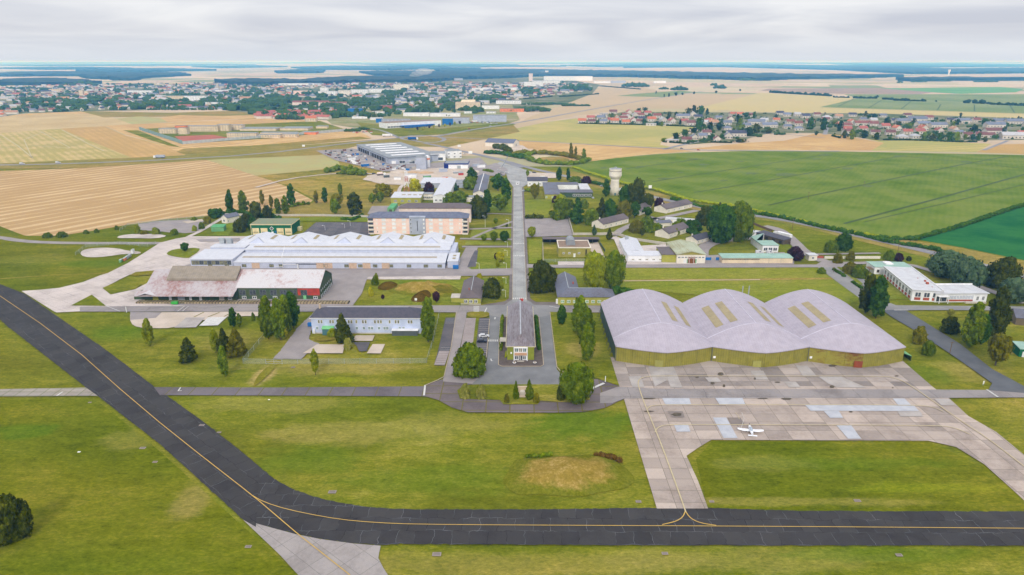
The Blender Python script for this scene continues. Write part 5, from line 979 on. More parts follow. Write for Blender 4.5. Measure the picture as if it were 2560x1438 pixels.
# ------------------------------------------------------------------ trees
def m_leaf(name, c1, c2, c3):
    c1, c2, c3 = [tuple(q * 1.16 for q in c[:3]) + (1,) for c in (c1, c2, c3)]
    m, nt, b = newmat(name, 1.0, 0.0)
    v = pos(nt); n1 = noi(nt, v, 1.0, 4, .8); n2 = noi(nt, v, .3, 2)
    f = wsum(nt, (n1, .7), (n2, .3)); o = ramp(nt, f, [(.34, c1), (.5, c2), (.66, c3)])
    oi = N(nt, 'ShaderNodeObjectInfo'); hs = N(nt, 'ShaderNodeHueSaturation'); nt.links.new(math_(nt, 'MULTIPLY_ADD', oi.outputs['Random'], .35, .83), hs.inputs['Value'])
    nt.links.new(o, hs.inputs['Color']); nt.links.new(hs.outputs[0], b.inputs['Base Color']); return m
LM = {'mid': m_leaf('leaf_mid', col(54,70,4), col(94,114,12), col(144,152,34)), 'dark': m_leaf('leaf_dark', col(32,40,4), col(64,72,8), col(106,108,24)),
 'light': m_leaf('leaf_light', col(90,102,6), col(136,146,18), col(176,178,46)), 'yel': m_leaf('leaf_yellow', col(120,120,6), col(168,164,14), col(200,190,40)),
 'purple': m_leaf('leaf_purple', col(36,20,24), col(62,36,42), col(90,60,62)), 'blue': m_leaf('leaf_blue', col(44,66,44), col(78,100,68), col(118,134,96)),
 'deep': m_leaf('leaf_deep', col(28,50,6), col(54,84,16), col(94,122,34)), 'olive': m_leaf('leaf_olive', col(66,66,4), col(106,104,12), col(146,136,32)),
 'brown': m_leaf('leaf_brown', col(46,34,10), col(84,62,22), col(120,92,40)), 'pale': m_leaf('leaf_pale', col(104,112,40), col(146,146,64), col(176,168,86)), 'town': m_leaf('leaf_town', col(40,62,24), col(66,92,36), col(100,122,56)), 'far': m_leaf('leaf_far', col(22,38,8), col(44,62,14), col(74,94,26))}
BARK = m_plain('bark', col(96,80,62), sc_=2.)
ICO_V, ICO_F = [], []
def _ico():
    import bmesh
    bm = bmesh.new(); bmesh.ops.create_icosphere(bm, subdivisions=2, radius=1); bm.verts.ensure_lookup_table()
    V = [v.co.copy() for v in bm.verts]; F = [tuple(v.index for v in f.verts) for f in bm.faces]; bm.free()
    bm = bmesh.new(); bmesh.ops.create_icosphere(bm, subdivisions=1, radius=1); bm.verts.ensure_lookup_table()
    V1 = [v.co.copy() for v in bm.verts]; F1 = [tuple(v.index for v in f.verts) for f in bm.faces]; bm.free(); return V, F, V1, F1
ICO_V, ICO_F, ICO1_V, ICO1_F = _ico()
def blob(mb, c, r, rz_, rng, sub=2, amp=.22, mi=0):
    V, F = (ICO_V, ICO_F) if sub == 2 else (ICO1_V, ICO1_F); s_ = rng.random()*50
    mb.add([(c[0]+v.x*r*(1+amp*q), c[1]+v.y*r*(1+amp*q), c[2]+v.z*rz_*(1+amp*q)) for v in V for q in (mn.noise(v*1.7+Vector((s_,s_,0)))*1.6,)], F, mi)
def leaves(mb, c, r, rz_, n, ls, rng, mi=0):
    for _ in range(n):
        d = Vector((rng.gauss(0,1), rng.gauss(0,1), rng.gauss(0,1)+.25)); d.normalize(); k_ = rng.uniform(.9, 1.16)
        p = Vector((c[0]+d.x*r*k_, c[1]+d.y*r*k_, c[2]+d.z*rz_*k_))
        a = Vector((rng.gauss(0,1), rng.gauss(0,1), rng.gauss(0,1))).normalized(); a = (a - d*a.dot(d)*.55).normalized(); b_ = a.cross(d + Vector((rng.uniform(-.6,.6),)*3)).normalized()
        s_ = ls*rng.uniform(.6, 1.35); mb.add([p-a*s_, p-b_*s_*.7, p+a*s_, p+b_*s_*.7], [(0,1,2,3)], mi)
PROF = {'poplar': (lambda t: max(.12, math.sin(math.pi*(t*.86+.07))**.55*(1-.25*t)), 2.9, 10.), 'round': (lambda t: max(.2, math.sqrt(max(0, 1-(2*t-.92)**2))), 5., 7.6),
  'conifer': (lambda t: max(.06, (1-t)**.85*.98+.05), 3.6, 9.), 'dome': (lambda t: max(.18, math.sqrt(max(0, 1-(t*.98)**2.4))), 5., 6.), 'bush': (lambda t: max(.3, math.sqrt(max(0, 1-(t*.95)**2))), 3., 3.2),
  'wide': (lambda t: max(.3, math.sin(math.pi*(t*.8+.12))**.5), 6.5, 7.), 'thin': (lambda t: max(.15, math.sin(math.pi*(t*.8+.12))), 1.7, 6.5)}
CROWN = {}
def crown_proto(kind, var, lod):
    k_ = (kind, var, lod)
    if k_ in CROWN: return CROWN[k_]
    f, R, Hh = PROF[kind]; rng = random.Random(hash((kind, lod)) % 1000 + var*77 if 0 else sum(map(ord, kind))*3+var*77+lod)
    mb = MB(); tall = Hh/R > 2.6
    nb, nl, ls = {0: ((36 if tall else 34), 64, .40), 1: ((18 if tall else 15), 34, .55), 2: (6, 16, .8)}[lod]
    nc = 5 if lod < 2 else 3
    for i in range(nc):   # inner body
        t = (i+.5)/nc; rr = f(t)*R*.66; blob(mb, (rng.uniform(-.1,.1)*R, rng.uniform(-.1,.1)*R, t*Hh), rr, max(rr*.8, Hh/nc*.75), rng, 2 if lod < 2 else 1, .3)
    for i in range(nb):
        t = ((i+rng.random())/nb)*.95+.02; a = i*2.4+rng.uniform(-.5,.5); br = R*(.24 if tall else .27)*rng.uniform(.75,1.35)*(.55+.6*f(t)); rad = max(0, f(t)*R-br*.7)*rng.uniform(.72,1.2)
        c = (rad*math.cos(a), rad*math.sin(a), t*Hh*.96+br*.2); bz = br*(1.35 if tall else .85)
        if lod < 2: blob(mb, c, br*.84, bz*.84, rng, 1, .35)
        leaves(mb, c, br, bz, nl, ls*(R/4.)**.3, rng)
    me = mb.mesh('crown', LM['mid']); CROWN[k_] = me; return me
TRK = MB().tube((0,0,-.05),(0,0,1),.5,.28,7).mesh('trunk', BARK)
def tree(px, py, hpx, wpx, kind, colr, label, group=None, lod=0, var=None, name=None, trunk=.12, cat=None, yaw=None, rnd=random.Random(5)):
    g = P(px, py); hm = ZT(px, py, py-hpx); wmt = SC(px, py)*wpx
    return tree_w(g.x, g.y, hm, wmt, kind, colr, label, group, lod, var, name, trunk, cat, rnd)
def tree_w(x, y, hm, wmt, kind, colr, label, group=None, lod=0, var=None, name=None, trunk=.12, cat=None, rnd=random.Random(5)):
    var = rnd.randrange(3) if var is None else var
    me = crown_proto(kind, var, lod); f, R, Hh = PROF[kind]
    name = name or {'poplar':'poplar_tree','thin':'poplar_tree','conifer':'conifer_tree','bush':'bush','round':'round_tree','dome':'round_tree','wide':'broadleaf_tree'}[kind]
    cat = cat or ('shrub' if name == 'bush' else 'tree')
    t = thing(name, label, cat, (x, y, .25), rnd.uniform(0, 6.28), group)
    cb = hm*trunk if kind != 'bush' else -.1*hm
    c = put('crown', me, t, (0,0,cb)); c.scale = (wmt/2/R/1.02, wmt/2/R/1.02, (hm-cb)/Hh/1.04)
    s_ = c.material_slots[0]; s_.link = 'OBJECT'; s_.material = LM[colr]
    if kind != 'bush': tr = put('trunk', TRK, t, (0,0,0)); w_ = max(.25, wmt*.075); tr.scale = (w_, w_, cb+hm*.2)
    return t
T = [
(40,1345,95,82,'dome','dark','dark solitary pine in the grass at the lower left corner'),
(375,866,69,27,'poplar','light','slim light green poplar left of the concrete pads'),
(473,904,60,50,'conifer','dark','broad dark cone shaped conifer alone in the grass, left of the dark conifer pair'),
(540,882,60,24,'poplar','light','pale green slim tree touching the left side of the dark conifer pair'),
(563,886,66,38,'conifer','dark','darker taller left tree of the conifer pair below the pads'),
(594,889,68,52,'conifer','olive','bushier right tree of the conifer pair below the pads'),
(563,942,76,27,'poplar','mid','slim green poplar in front of the conifer pair'),
(584,818,48,23,'poplar','deep','oval dark tree beside the white concrete pad'),
(600,821,37,14,'thin','mid','small slim tree right of the oval dark one by the white pad'),
(634,802,17,9,'bush','mid','tiny upright shrub behind the lawn edge by the street'),
(672,848,108,40,'poplar','mid','left poplar of the big cluster before the green shed'),
(702,850,104,40,'poplar','mid','middle poplar of the big cluster before the green shed'),
(734,820,90,36,'poplar','deep','right and rearmost poplar of the big cluster before the green shed'),
(718,834,96,36,'poplar','mid','poplar wedged between the middle and the rear ones of the big cluster'),
(709,848,40,26,'poplar','yel','yellowing low tree at the foot of the big poplar cluster'),
(858,856,72,48,'conifer','dark','dark ragged pine in front of the pale blue block'),
(832,842,17,24,'bush','light','light green shrub left of the pine before the pale blue block'),
(1071,854,110,40,'poplar','mid','tall poplar at the right corner of the pale blue block'),
(789,938,64,20,'thin','light','thin young poplar below the largest worn slab'),
(870,872,22,20,'bush','pale','pale shrub between the worn slabs'),
(1176,938,72,78,'dome','mid','big rounded evergreen tree at the end of the parking bays'),
(1158,940,18,18,'bush','olive','small shrub at the left foot of the big rounded evergreen'),
(1441,1008,86,82,'wide','mid','large leafy tree right of the memorial garden'),
(1290,1000,48,18,'conifer','mid','left ragged cypress flanking the memorial'),
(1323,1000,51,26,'conifer','mid','right wider cypress flanking the memorial'),
(1267,1008,19,13,'bush','olive','small shrub left of the memorial cypresses'),
(1341,1008,21,17,'bush','olive','small shrub right of the memorial cypresses'),
(1402,1000,31,22,'bush','dark','brownish dark shrub left of the large leafy tree'),
(1163,995,30,24,'bush','pale','thin pale shrub at the left end of the memorial lawn'),
(1203,996,28,24,'bush','pale','thin pale shrub right beside the other on the memorial lawn'),
(1404,813,50,24,'poplar','deep','small dark leaved tree on the lawn by the loop road corner'),
(1448,836,96,46,'poplar','mid','topmost conifer of the dense row left of the lilac hangar'),
(1464,872,100,46,'poplar','mid','middle conifer of the dense row left of the lilac hangar'),
(1467,904,96,40,'poplar','mid','nearest conifer of the dense row left of the lilac hangar'),
(1356,728,68,68,'dome','dark','huge dark clipped yew beside the avenue'),
(1484,724,82,62,'wide','light','left one of the two big leafy trees behind the L shaped office'),
(1534,724,84,52,'wide','mid','right one of the two big leafy trees behind the L shaped office'),
(1230,744,44,44,'dome','dark','dark rounded yew right of the brown roofed guard house'),
(1248,738,44,24,'round','light','light green tree behind the yew by the guard house'),
(1199,695,9,14,'bush','yel','small yellow green bush by the lane left of the avenue'),
(938,712,18,17,'bush','mid','green bush at the left end of the grassy mounds'),
(941,700,14,10,'bush','light','small light bush above the one at the left end of the mounds'),
(927,740,18,14,'bush','yel','yellow green bush below the ones at the left end of the mounds'),
(957,750,12,9,'round','purple','tiny purple tree on the mound lawn'),
(1091,758,28,18,'round','purple','purple leaved tree on the mound lawn in front of the mounds'),
(463,630,22,20,'round','deep','clipped round tree on the grass tongue of the pale yard'),
(1210,604,18,16,'round','mid','smallest of the three clipped trees left of the avenue'),
(1235,606,26,20,'round','mid','middle one of the three clipped trees left of the avenue'),
(1262,606,27,24,'round','deep','largest of the three clipped trees nearest the avenue'),
(1239,560,14,13,'round','mid','small round tree between the footpaths left of the avenue'),
(1267,568,6,6,'bush','dark','tiny clipped bush near the avenue kerb'),
(1250,657,26,22,'round','yel','yellow green tree on the lawn left of the avenue'),
(1241,652,18,12,'round','purple','purple tree behind the yellow green one left of the avenue'),
(1244,670,20,12,'poplar','light','slim tree in front of the yellow green one left of the avenue'),
(1329,594,26,22,'round','light','young pale green tree at the corner of the car park right of the avenue'),
(2163,782,96,42,'poplar','dark','left one of the dark cypress pair behind the lilac hangar corner'),
(2189,796,106,46,'poplar','deep','right one of the dark cypress pair behind the lilac hangar corner'),
(2424,868,112,50,'poplar','mid','left nearer cypress of the tall group by the side road'),
(2452,862,76,32,'poplar','deep','low middle cypress of the tall group by the side road'),
(2484,846,128,54,'poplar','dark','tallest right cypress of the tall group by the side road'),
(2488,914,76,52,'round','olive','loose olive tree below the tall cypress group'),
(2372,832,36,40,'dome','dark','dark round shrub on the lawn across the side road'),
(2375,792,18,16,'round','pale','little pale tree above the dark round shrub'),
(2296,858,38,32,'dome','olive','round shrub with a pale top, upper one beside the dark road'),
(2319,888,32,30,'dome','mid','round shrub, lower one beside the dark road'),
(2362,692,56,84,'wide','blue','left blue cedar behind the white lodge'),
(2414,722,68,76,'wide','blue','right lower blue cedar behind the modern office'),
(2504,720,70,80,'dome','dark','big dark pine at the right by the country road'),
(2531,758,54,62,'wide','blue','blue spruce behind the tall cypress group'),
(2124,684,24,32,'bush','olive','left olive bush beside the white lodge'),
(2147,694,26,38,'bush','mid','right larger bush beside the white lodge'),
(2246,653,18,21,'dome','purple','round purple tree beside the country road pole'),
(2222,650,20,26,'bush','mid','green bushes left of the round purple roadside tree'),
(2271,652,9,12,'bush','dark','small bush right of the round purple roadside tree'),
(2093,658,20,22,'bush','olive','pale olive bush behind the low white wall, left one'),
(2126,650,18,20,'bush','olive','brown green bush behind the low white wall, right one'),
(2078,630,24,34,'bush','mid','low bush left of the roadside tree behind the lorry'),
(2108,625,38,40,'dome','deep','roadside tree standing before the country road'),
(1986,650,30,40,'dome','purple','large copper beech at the end of the garage row'),
(2053,684,12,20,'bush','mid','bush at the end of the long lawn'),
(1801,608,84,72,'wide','deep','left part of the great leafy tree pair near the white bungalow'),
(1848,604,86,64,'wide','mid','right part of the great leafy tree pair near the white bungalow'),
(1764,562,42,46,'dome','dark','dark round tree left above the great leafy pair'),
(1798,534,28,20,'conifer','dark','small dark conifer at the roadside above the great leafy pair'),
(1730,576,22,46,'bush','deep','dense bush below the dark round tree'),
(1700,572,22,34,'bush','mid','left bush of the garden thicket near the flat outbuilding'),
(1617,578,32,40,'bush','mid','broad thicket tree in the cottage garden'),
(1592,580,24,38,'bush','olive','olive bush at the left of the garden thicket'),
(1640,580,18,34,'bush','mid','low bush at the right of the garden thicket'),
(1605,591,20,15,'round','dark','small dark tree in the middle of the cottage garden'),
(1523,599,30,18,'conifer','dark','dark conifer by the bend of the cottage lane'),
(1485,588,26,15,'conifer','blue','small blue spruce left of the nearest cottage'),
(1400,547,46,52,'dome','mid','leftmost tree of the wooded garden near the car park'),
(1443,556,62,50,'conifer','deep','tallest dark tree of the wooded garden near the car park'),
(1478,562,36,40,'dome','mid','rounded tree right of the tallest dark one in the wooded garden'),
(1503,548,54,34,'conifer','dark','narrow dark pine in the wooded garden'),
(1524,545,44,42,'dome','deep','round tree below the water tower in the wooded garden'),
(1560,546,42,42,'dome','olive','olive tree at the right of the wooded garden'),
(1586,545,40,28,'round','deep','dark tree at the right end of the wooded garden'),
(1563,512,46,40,'dome','deep','tree right beside the water tower'),
(1592,516,60,46,'wide','dark','tall spreading tree right of the water tower'),
(1620,524,40,34,'round','dark','dark tree before the half hidden cottage, upper one'),
(1618,542,24,26,'round','deep','small round tree right against the half hidden cottage'),
(1647,518,22,22,'dome','purple','purple tree left of the cottage closest to the road'),
(1402,512,24,36,'dome','light','light green tree in front of the mess building'),
(1388,507,16,16,'dome','purple','purple shrub in front of the mess building'),
(1420,520,20,30,'bush','mid','bush between the mess building and the wooded garden'),
(1460,520,18,24,'bush','mid','bush in front of the glazed wing of the mess'),
(1515,493,46,21,'poplar','deep','slim poplar against the left of the water tower'),
(1398,452,34,17,'poplar','deep','left one of the two dark poplars near the gate'),
(1420,452,32,13,'poplar','deep','right one of the two dark poplars near the gate'),
(1438,457,14,34,'bush','mid','light bush behind the mess building'),
(1465,459,17,24,'dome','purple','purple tree behind the mess building'),
(1337,498,38,26,'round','olive','olive tree in front of the gate lodge beside the avenue'),
(1346,470,14,7,'conifer','mid','thin conifer in front of the gate lodge'),
(1319,442,16,9,'round','mid','little clipped tree by the gate forecourt'),
(1179,457,38,30,'poplar','deep','dark poplar group behind the long dormitory'),
(1175,473,30,36,'dome','mid','round tree left of the long dormitory'),
(1245,478,42,36,'round','deep','tree behind the avenue row, right of the long dormitory'),
(1265,507,62,27,'poplar','deep','tallest poplar next to the upper avenue'),
(1218,534,60,26,'poplar','deep','dark poplar in front of the long dormitory'),
(1195,545,52,50,'dome','dark','broad dark tree beside the rear accommodation block'),
(1250,528,42,42,'round','mid','grey green rounded tree beside the upper avenue'),
(1035,484,32,36,'wide','yel','yellow green cedar beside the pylon'),
(1073,484,26,30,'dome','purple','round copper beech near the white roofed hall'),
(1140,477,20,13,'conifer','deep','small conifer near the long dormitory'),
(1150,505,26,44,'dome','mid','green trees in front of the long dormitory, right clump'),
(1124,509,26,32,'dome','mid','green trees in front of the white roofed hall, left clump'),
(888,541,60,40,'poplar','dark','big dark leafy tree left of the accommodation blocks'),
(958,490,28,48,'dome','olive','wide round tree on the scrubland near the pylon'),
(931,510,26,21,'round','mid','left small tree below the wide round one on the scrubland'),
(951,508,28,22,'round','mid','right small tree below the wide round one on the scrubland'),
(578,535,60,22,'poplar','deep','leftmost poplar beside the stubble field'),
(610,535,58,28,'poplar','mid','second poplar from the left beside the stubble field'),
(656,512,36,14,'poplar','olive','thin far poplar standing against the stubble field'),
(679,522,34,11,'thin','olive','thinnest poplar against the stubble field'),
(696,536,40,20,'poplar','mid','left one of the middle poplar pair beyond the green garage'),
(715,537,48,21,'poplar','mid','right one of the middle poplar pair beyond the green garage'),
(730,517,58,22,'poplar','deep','tall poplar at the tip of the stubble field'),
(642,550,46,32,'round','dark','dark pine left behind the green garage'),
(670,552,38,26,'round','dark','dark pine behind the middle of the green garage'),
(600,580,30,30,'dome','dark','dark rounded pine left of the green garage'),
(617,568,32,26,'dome','dark','dark pine above the one left of the green garage'),
(634,575,30,24,'dome','deep','dark tree touching the green garage'),
(538,543,18,40,'bush','deep','broad dark hedge bush beside the small white house'),
(791,509,32,13,'poplar','olive','thin poplar on the scrubland, left of a pair'),
(813,507,38,19,'poplar','deep','fuller poplar on the scrubland, right of a pair'),
(842,521,36,34,'round','olive','olive leaved tree on the scrubland slope'),
(838,538,40,28,'round','mid','tree in front of the olive leaved one on the slope'),
(851,488,30,14,'poplar','mid','lone slim poplar on the scrubland'),
(1427,396,39,13,'poplar','olive','left tallest of the three poplars by the hedged meadow'),
(1439,398,32,9,'poplar','olive','middle thin one of the three poplars by the hedged meadow'),
(1459,404,33,13,'poplar','mid','right one of the three poplars by the hedged meadow'),
(1185,516,14,22,'bush','dark','dark bush beside the rear accommodation block'),
(1690,588,14,16,'bush','mid','bush at the front of the middle cottage'),
(1600,528,12,18,'bush','mid','bush near the half hidden cottage wall'),
(120,594,10,22,'bush','mid','left roadside bush below the stubble field'),(155,593,11,24,'bush','mid','right roadside bush below the stubble field'),(216,585,8,13,'bush','mid','small bush on the far field edge, left'),(242,582,8,11,'bush','mid','small bush on the far field edge, middle'),(292,575,9,10,'bush','mid','small bush on the far field edge, right'),
(345,585,16,13,'bush','light','pale bush left of the old pad'),(362,586,8,20,'bush','olive','olive low bush left of the old pad'),(390,586,14,20,'bush','light','rounded pale bush in front of the old pad'),(437,587,12,18,'bush','mid','green bush near the old pad gate'),(487,578,12,12,'bush','light','light bush on the right of the old pad gate'),(505,573,14,14,'bush','mid','bush by the track to the small white house'),(520,560,16,20,'bush','olive','olive bush beside the sand heap'),(486,552,8,14,'bush','mid','low bush above the sand heap'),
]
for r_ in T:
    px_, py_, h_, w_, kd, cc, lb = r_
    tree(px_, py_, h_, w_, kd, cc, lb, lod=0 if py_ > 560 else 1, trunk={'poplar':.07,'thin':.14,'conifer':.05,'dome':.05,'round':.2,'wide':.12,'bush':0}[kd], cat='tree' if kd != 'bush' else 'bush', group=None)
# ------------------------------------------------------------------ hedges
def hedge(pts, wd, ht, colr, label, name='hedge', step=None, lod=1, world=False, kind=None, rag=.25, z0=.2):
    q = pts if world else PL(pts); rng = random.Random(int(abs(q[0][0]*13+q[0][1]*7))+len(q)); mb = MB(); step = step or wd*.55
    for i in range(len(q)-1):
        a, b = Vector(q[i]), Vector(q[i+1]); L_ = (b-a).length; n = max(1, int(L_/step))
        for k in range(n+1):
            p = a.lerp(b, (k+rng.uniform(-.3,.3))/n); hh = ht*rng.uniform(1-rag, 1+rag); r = wd*.5*rng.uniform(.85, 1.2)
            blob(mb, (p.x+rng.uniform(-.15,.15)*wd, p.y+rng.uniform(-.15,.15)*wd, z0+hh*.42), r*1.1, hh*.6, rng, 1, .3)
            if lod: leaves(mb, (p.x, p.y, z0+hh*.42), r*1.1, hh*.62, 14 if lod == 1 else 40, max(.18, min(ht, wd)*.14), rng)
    o = mb.build(name, LM[colr]); 
    if kind: o['kind'] = kind
    else: tag(o, label, 'hedge')
    return o
hedge([(1256,796),(1254,830),(1252,852)], 1.4, 1.6, 'mid', 'clipped hedge along the left side of the headquarters, rear part', lod=2); hedge([(1253,862),(1252,878)], 1.4, 1.6, 'mid', 'clipped hedge along the left side of the headquarters, front part', lod=2)
hedge([(1340,796),(1343,830),(1347,876)], 1.5, 1.7, 'deep', 'long clipped hedge along the right side of the headquarters', lod=2)
hedge([(1266,884),(1265,896)], .8, 1.3, 'light', 'small clipped hedge at the left front corner of the headquarters', lod=2)
hedge([(1545,734),(1575,735)], 5, 3.4, 'deep', 'dense dark hedge behind the L shaped office')
hedge([(2086,677),(2110,693)], 2.2, 1.5, 'deep', 'clipped hedge strip between the two roads, upper one'); hedge([(2131,708),(2152,722)], 2.2, 1.5, 'deep', 'clipped hedge strip between the two roads, lower one')
hedge([(1317,546),(1352,547)], 4, 3.4, 'dark', 'dark hedge beside the avenue above the car park'); hedge([(1318,478),(1334,482)], 5, 3, 'mid', 'hedge beside the gate lodge'); hedge([(1480,459),(1512,467)], 4, 3, 'deep', 'dark clipped hedge left of the water tower')
hedge([(1330,386),(1310,392),(1330,404),(1370,412),(1420,413),(1458,408),(1470,402)], 9, 4.5, 'mid', 'curved bushy hedge round the small meadow'); hedge([(1285,390),(1310,384),(1360,386),(1410,390),(1450,400)], 10, 5, 'olive', 'upper bushy hedge of the small meadow'); hedge([(1215,384),(1250,386),(1290,394),(1320,398)], 9, 5, 'deep', 'dark hedge beside the white barn yard')
hedge([(1240,372),(1262,376),(1275,382)], 9, 7, 'dark', 'dark bushes beside the white barn')
hedge([(1680,500),(1760,520),(1860,532),(1960,548),(2060,572),(2150,590),(2215,607),(2330,625),(2400,645)], 3.5, 2.4, 'deep', 'long ragged hedge between the country road and the maize', rag=.5)
hedge([(2190,597),(2245,600),(2290,600),(2400,568),(2500,534),(2580,508)], 4, 2.4, 'deep', 'hedge along the dark green field edge', rag=.4)
hedge([(1700,575),(1740,590),(1770,592)], 4, 3, 'deep', 'clipped hedge below the dark round tree')
hedge([(540,536),(600,536),(660,545),(700,548)], 4, 3.5, 'deep', 'low hedge at the foot of the poplars by the stubble field', rag=.5); hedge([(730,518),(745,514),(770,512)], 4, 3, 'mid', 'low bushes at the tip of the stubble field', rag=.5)
hedge([(820,432),(850,424),(880,428),(905,438),(850,436)], 8, 5, 'mid', 'thicket at the edge of the builders yard', rag=.5)
hedge([(1210,428),(1230,432)], 3, 3, 'mid', 'small bushes beside the blue trimmed hall'); hedge([(855,549),(880,552),(905,541)], 3, 2, 'deep', 'low hedge near the big dark leafy tree')
# maize field gets a real crop edge
hedge([(1432,420),(1480,436),(1550,458),(1645,477),(1725,503),(1825,516),(1939,541),(2080,574),(2190,594)], 5, 2.3, 'light', '', name='maize_edge', kind='stuff', lod=1, step=3.2, rag=.1)
# ------------------------------------------------------------------ woods
def inside(p, poly):
    x, y = p; c = False; n = len(poly)
    for i in range(n):
        x1, y1 = poly[i]; x2, y2 = poly[(i+1) % n]
        if (y1 > y) != (y2 > y) and x < (x2-x1)*(y-y1)/(y2-y1)+x1: c = not c
    return c
WM = m_plain('woodland_canopy', col(22,36,18), col(50,68,32), .03, lo=.4, hi=.6)
def wood(pts, h, cell, mb):
    q = PL(pts); x0, x1 = min(p[0] for p in q), max(p[0] for p in q); y0, y1 = min(p[1] for p in q), max(p[1] for p in q)
    cy = cell*2.2; nx, ny = int((x1-x0)/cell)+1, max(1, int((y1-y0)/cy)+1); cells = {}
    for i in range(nx):
        for j in range(ny):
            if inside((x0+(i+.5)*cell, y0+(j+.5)*cy), q): cells[(i,j)] = 1
    vi = {}; vs = []; fs = []
    def vt(i, j, top):
        k_ = (i,j,top)
        if k_ not in vi:
            X, Y = x0+i*cell, y0+j*cy; z = 0 if not top else h*(1+.25*mn.noise(Vector((X/90, Y/90, 3)))+.38*mn.noise(Vector((X/cell*.9, Y/cy*.9, 1))))
            vi[k_] = len(vs); vs.append((X+cell*.35*mn.noise(Vector((X*.37, Y*.21, 7))), Y+cy*.35*mn.noise(Vector((X*.31, Y*.27, 9))), z))
        return vi[k_]
    for (i, j) in cells:
        fs.append((vt(i,j,1), vt(i+1,j,1), vt(i+1,j+1,1), vt(i,j+1,1)))
        for (di, dj, a, b_) in ((0,-1,(0,0),(1,0)),(1,0,(1,0),(1,1)),(0,1,(1,1),(0,1)),(-1,0,(0,1),(0,0))):
            if (i+di, j+dj) not in cells: fs.append((vt(i+a[0],j+a[1],0), vt(i+b_[0],j+b_[1],0), vt(i+b_[0],j+b_[1],1), vt(i+a[0],j+a[1],1)))
    mb.add(vs, fs)
def woods(label, lst, cell, h=16):
    mb = MB()
    for pts in lst: wood(pts, h, cell, mb)
    o = mb.build('woodland', WM, smooth=False); o['kind'] = 'stuff'; o['label'] = label; return o
woods('dark wooded valley behind the town', [
 [(540,206),(640,203),(760,206),(800,201),(860,197),(940,196),(1040,197),(1090,196),(1150,200),(1060,206),(940,206),(800,212),(640,214),(560,212)],
 [(900,182),(1000,180),(1150,183),(1300,186),(1370,190),(1280,196),(1160,199),(1060,196),(940,190)]], 26, 17)
woods('blue wooded ridge on the right horizon', [
 [(1090,176),(1300,176),(1500,180),(1700,184),(1900,189),(2100,191),(2260,192),(2160,196),(1980,199),(1900,202),(1760,198),(1560,193),(1420,193),(1300,190),(1120,186)],
 [(1560,170),(1800,168),(2100,176),(2280,186),(2560,184),(2560,178),(2340,174),(2200,168),(1900,162),(1600,164)],
 [(2340,176),(2560,172),(2900,176),(2900,182),(2560,182),(2400,184)]], 45, 19)
woods('scattered far woods on the left horizon', [
 [(0,186),(120,182),(300,184),(460,186),(420,190),(250,191),(0,192)], [(0,206),(60,202),(120,201),(150,203),(200,210),(100,214),(0,214)], [(110,208),(150,204),(210,206),(250,212),(180,213)],
 [(220,190),(300,187),(420,189),(470,190),(400,194),(330,198),(270,196)], [(200,176),(420,173),(540,177),(400,180),(200,181)], [(690,180),(760,176),(810,178),(800,183),(700,184)], [(730,170),(850,166),(1000,168),(1200,172),(960,176),(780,175)],
 [(0,172),(160,169),(330,172),(120,175)], [(480,168),(640,165),(720,168),(560,171)], [(860,160),(1100,159),(1300,163),(1000,164)], [(205,192),(240,190),(280,199),(230,198)], [(280,197),(345,196),(340,202),(290,202)]], 40, 17)
woods('dim last woods on the horizon line', [[(-200,158.2),(500,157.2),(900,157.6),(860,158.6),(300,159.2),(-200,160)],[(700,155.9),(1500,155.6),(2100,156.2),(1900,156.8),(1300,156.6),(800,156.9)],[(1150,158.6),(1700,157.6),(2300,158.6),(2100,159.8),(1500,160)],[(2300,156.4),(2900,156.2),(2900,157.4),(2400,157.2)],[(0,156.1),(450,155.9),(380,156.5),(60,156.7)],[(-100,163),(420,161.5),(640,162.5),(500,164.5),(100,165.5)],[(1700,164.5),(2300,165),(2600,167),(2300,169),(1900,167.5)],[(900,166),(1300,165),(1420,166.5),(1200,168)]], 130, 17)
woods('thin woods near the far right horizon', [[(2230,160),(2420,159),(2400,162),(2240,163)],[(2240,200),(2420,198),(2560,200),(2560,203),(2400,203),(2250,204)],[(1400,164),(1700,160),(1800,163),(1500,168)],[(2050,158),(2200,157),(2560,161),(2560,164),(2300,166),(2100,162)]], 60, 17)
mbt = []
def clump(px0, py, w_, h_, colr='far', label='', grp=None, dep=None, name='copse'):
    """a free standing copse read as one mass of trees"""
    s_ = SC(px0, py); g = P(px0, py); hm = h_*s_*1.02; rng = random.Random(px0*31+py); mb = MB(); wm_ = w_*s_; n = max(3, int(wm_/hm*3.2)); dp = dep or max(hm, wm_*.25)
    for i in range(n):
        x = (i+.5)/n*wm_-wm_/2; e = 1-abs(2*(i+.5)/n-1)**3; hh = hm*rng.uniform(.65,1.)*(.55+.45*e); r = hm*rng.uniform(.32,.5)
        blob(mb, (x, rng.uniform(0, dp), hh*.5), r, hh*.54, rng, 1, .35); leaves(mb, (x, rng.uniform(0, dp), hh*.55), r, hh*.5, 10, hm*.07, rng)
    o = mb.build(name, LM[colr]); o.location = (g.x, g.y, .15)
    tag(o, label, 'copse', grp); o['kind'] = 'stuff' if w_ > h_*4 else 'thing'
    if o['kind'] == 'thing': del o['kind']
    return o
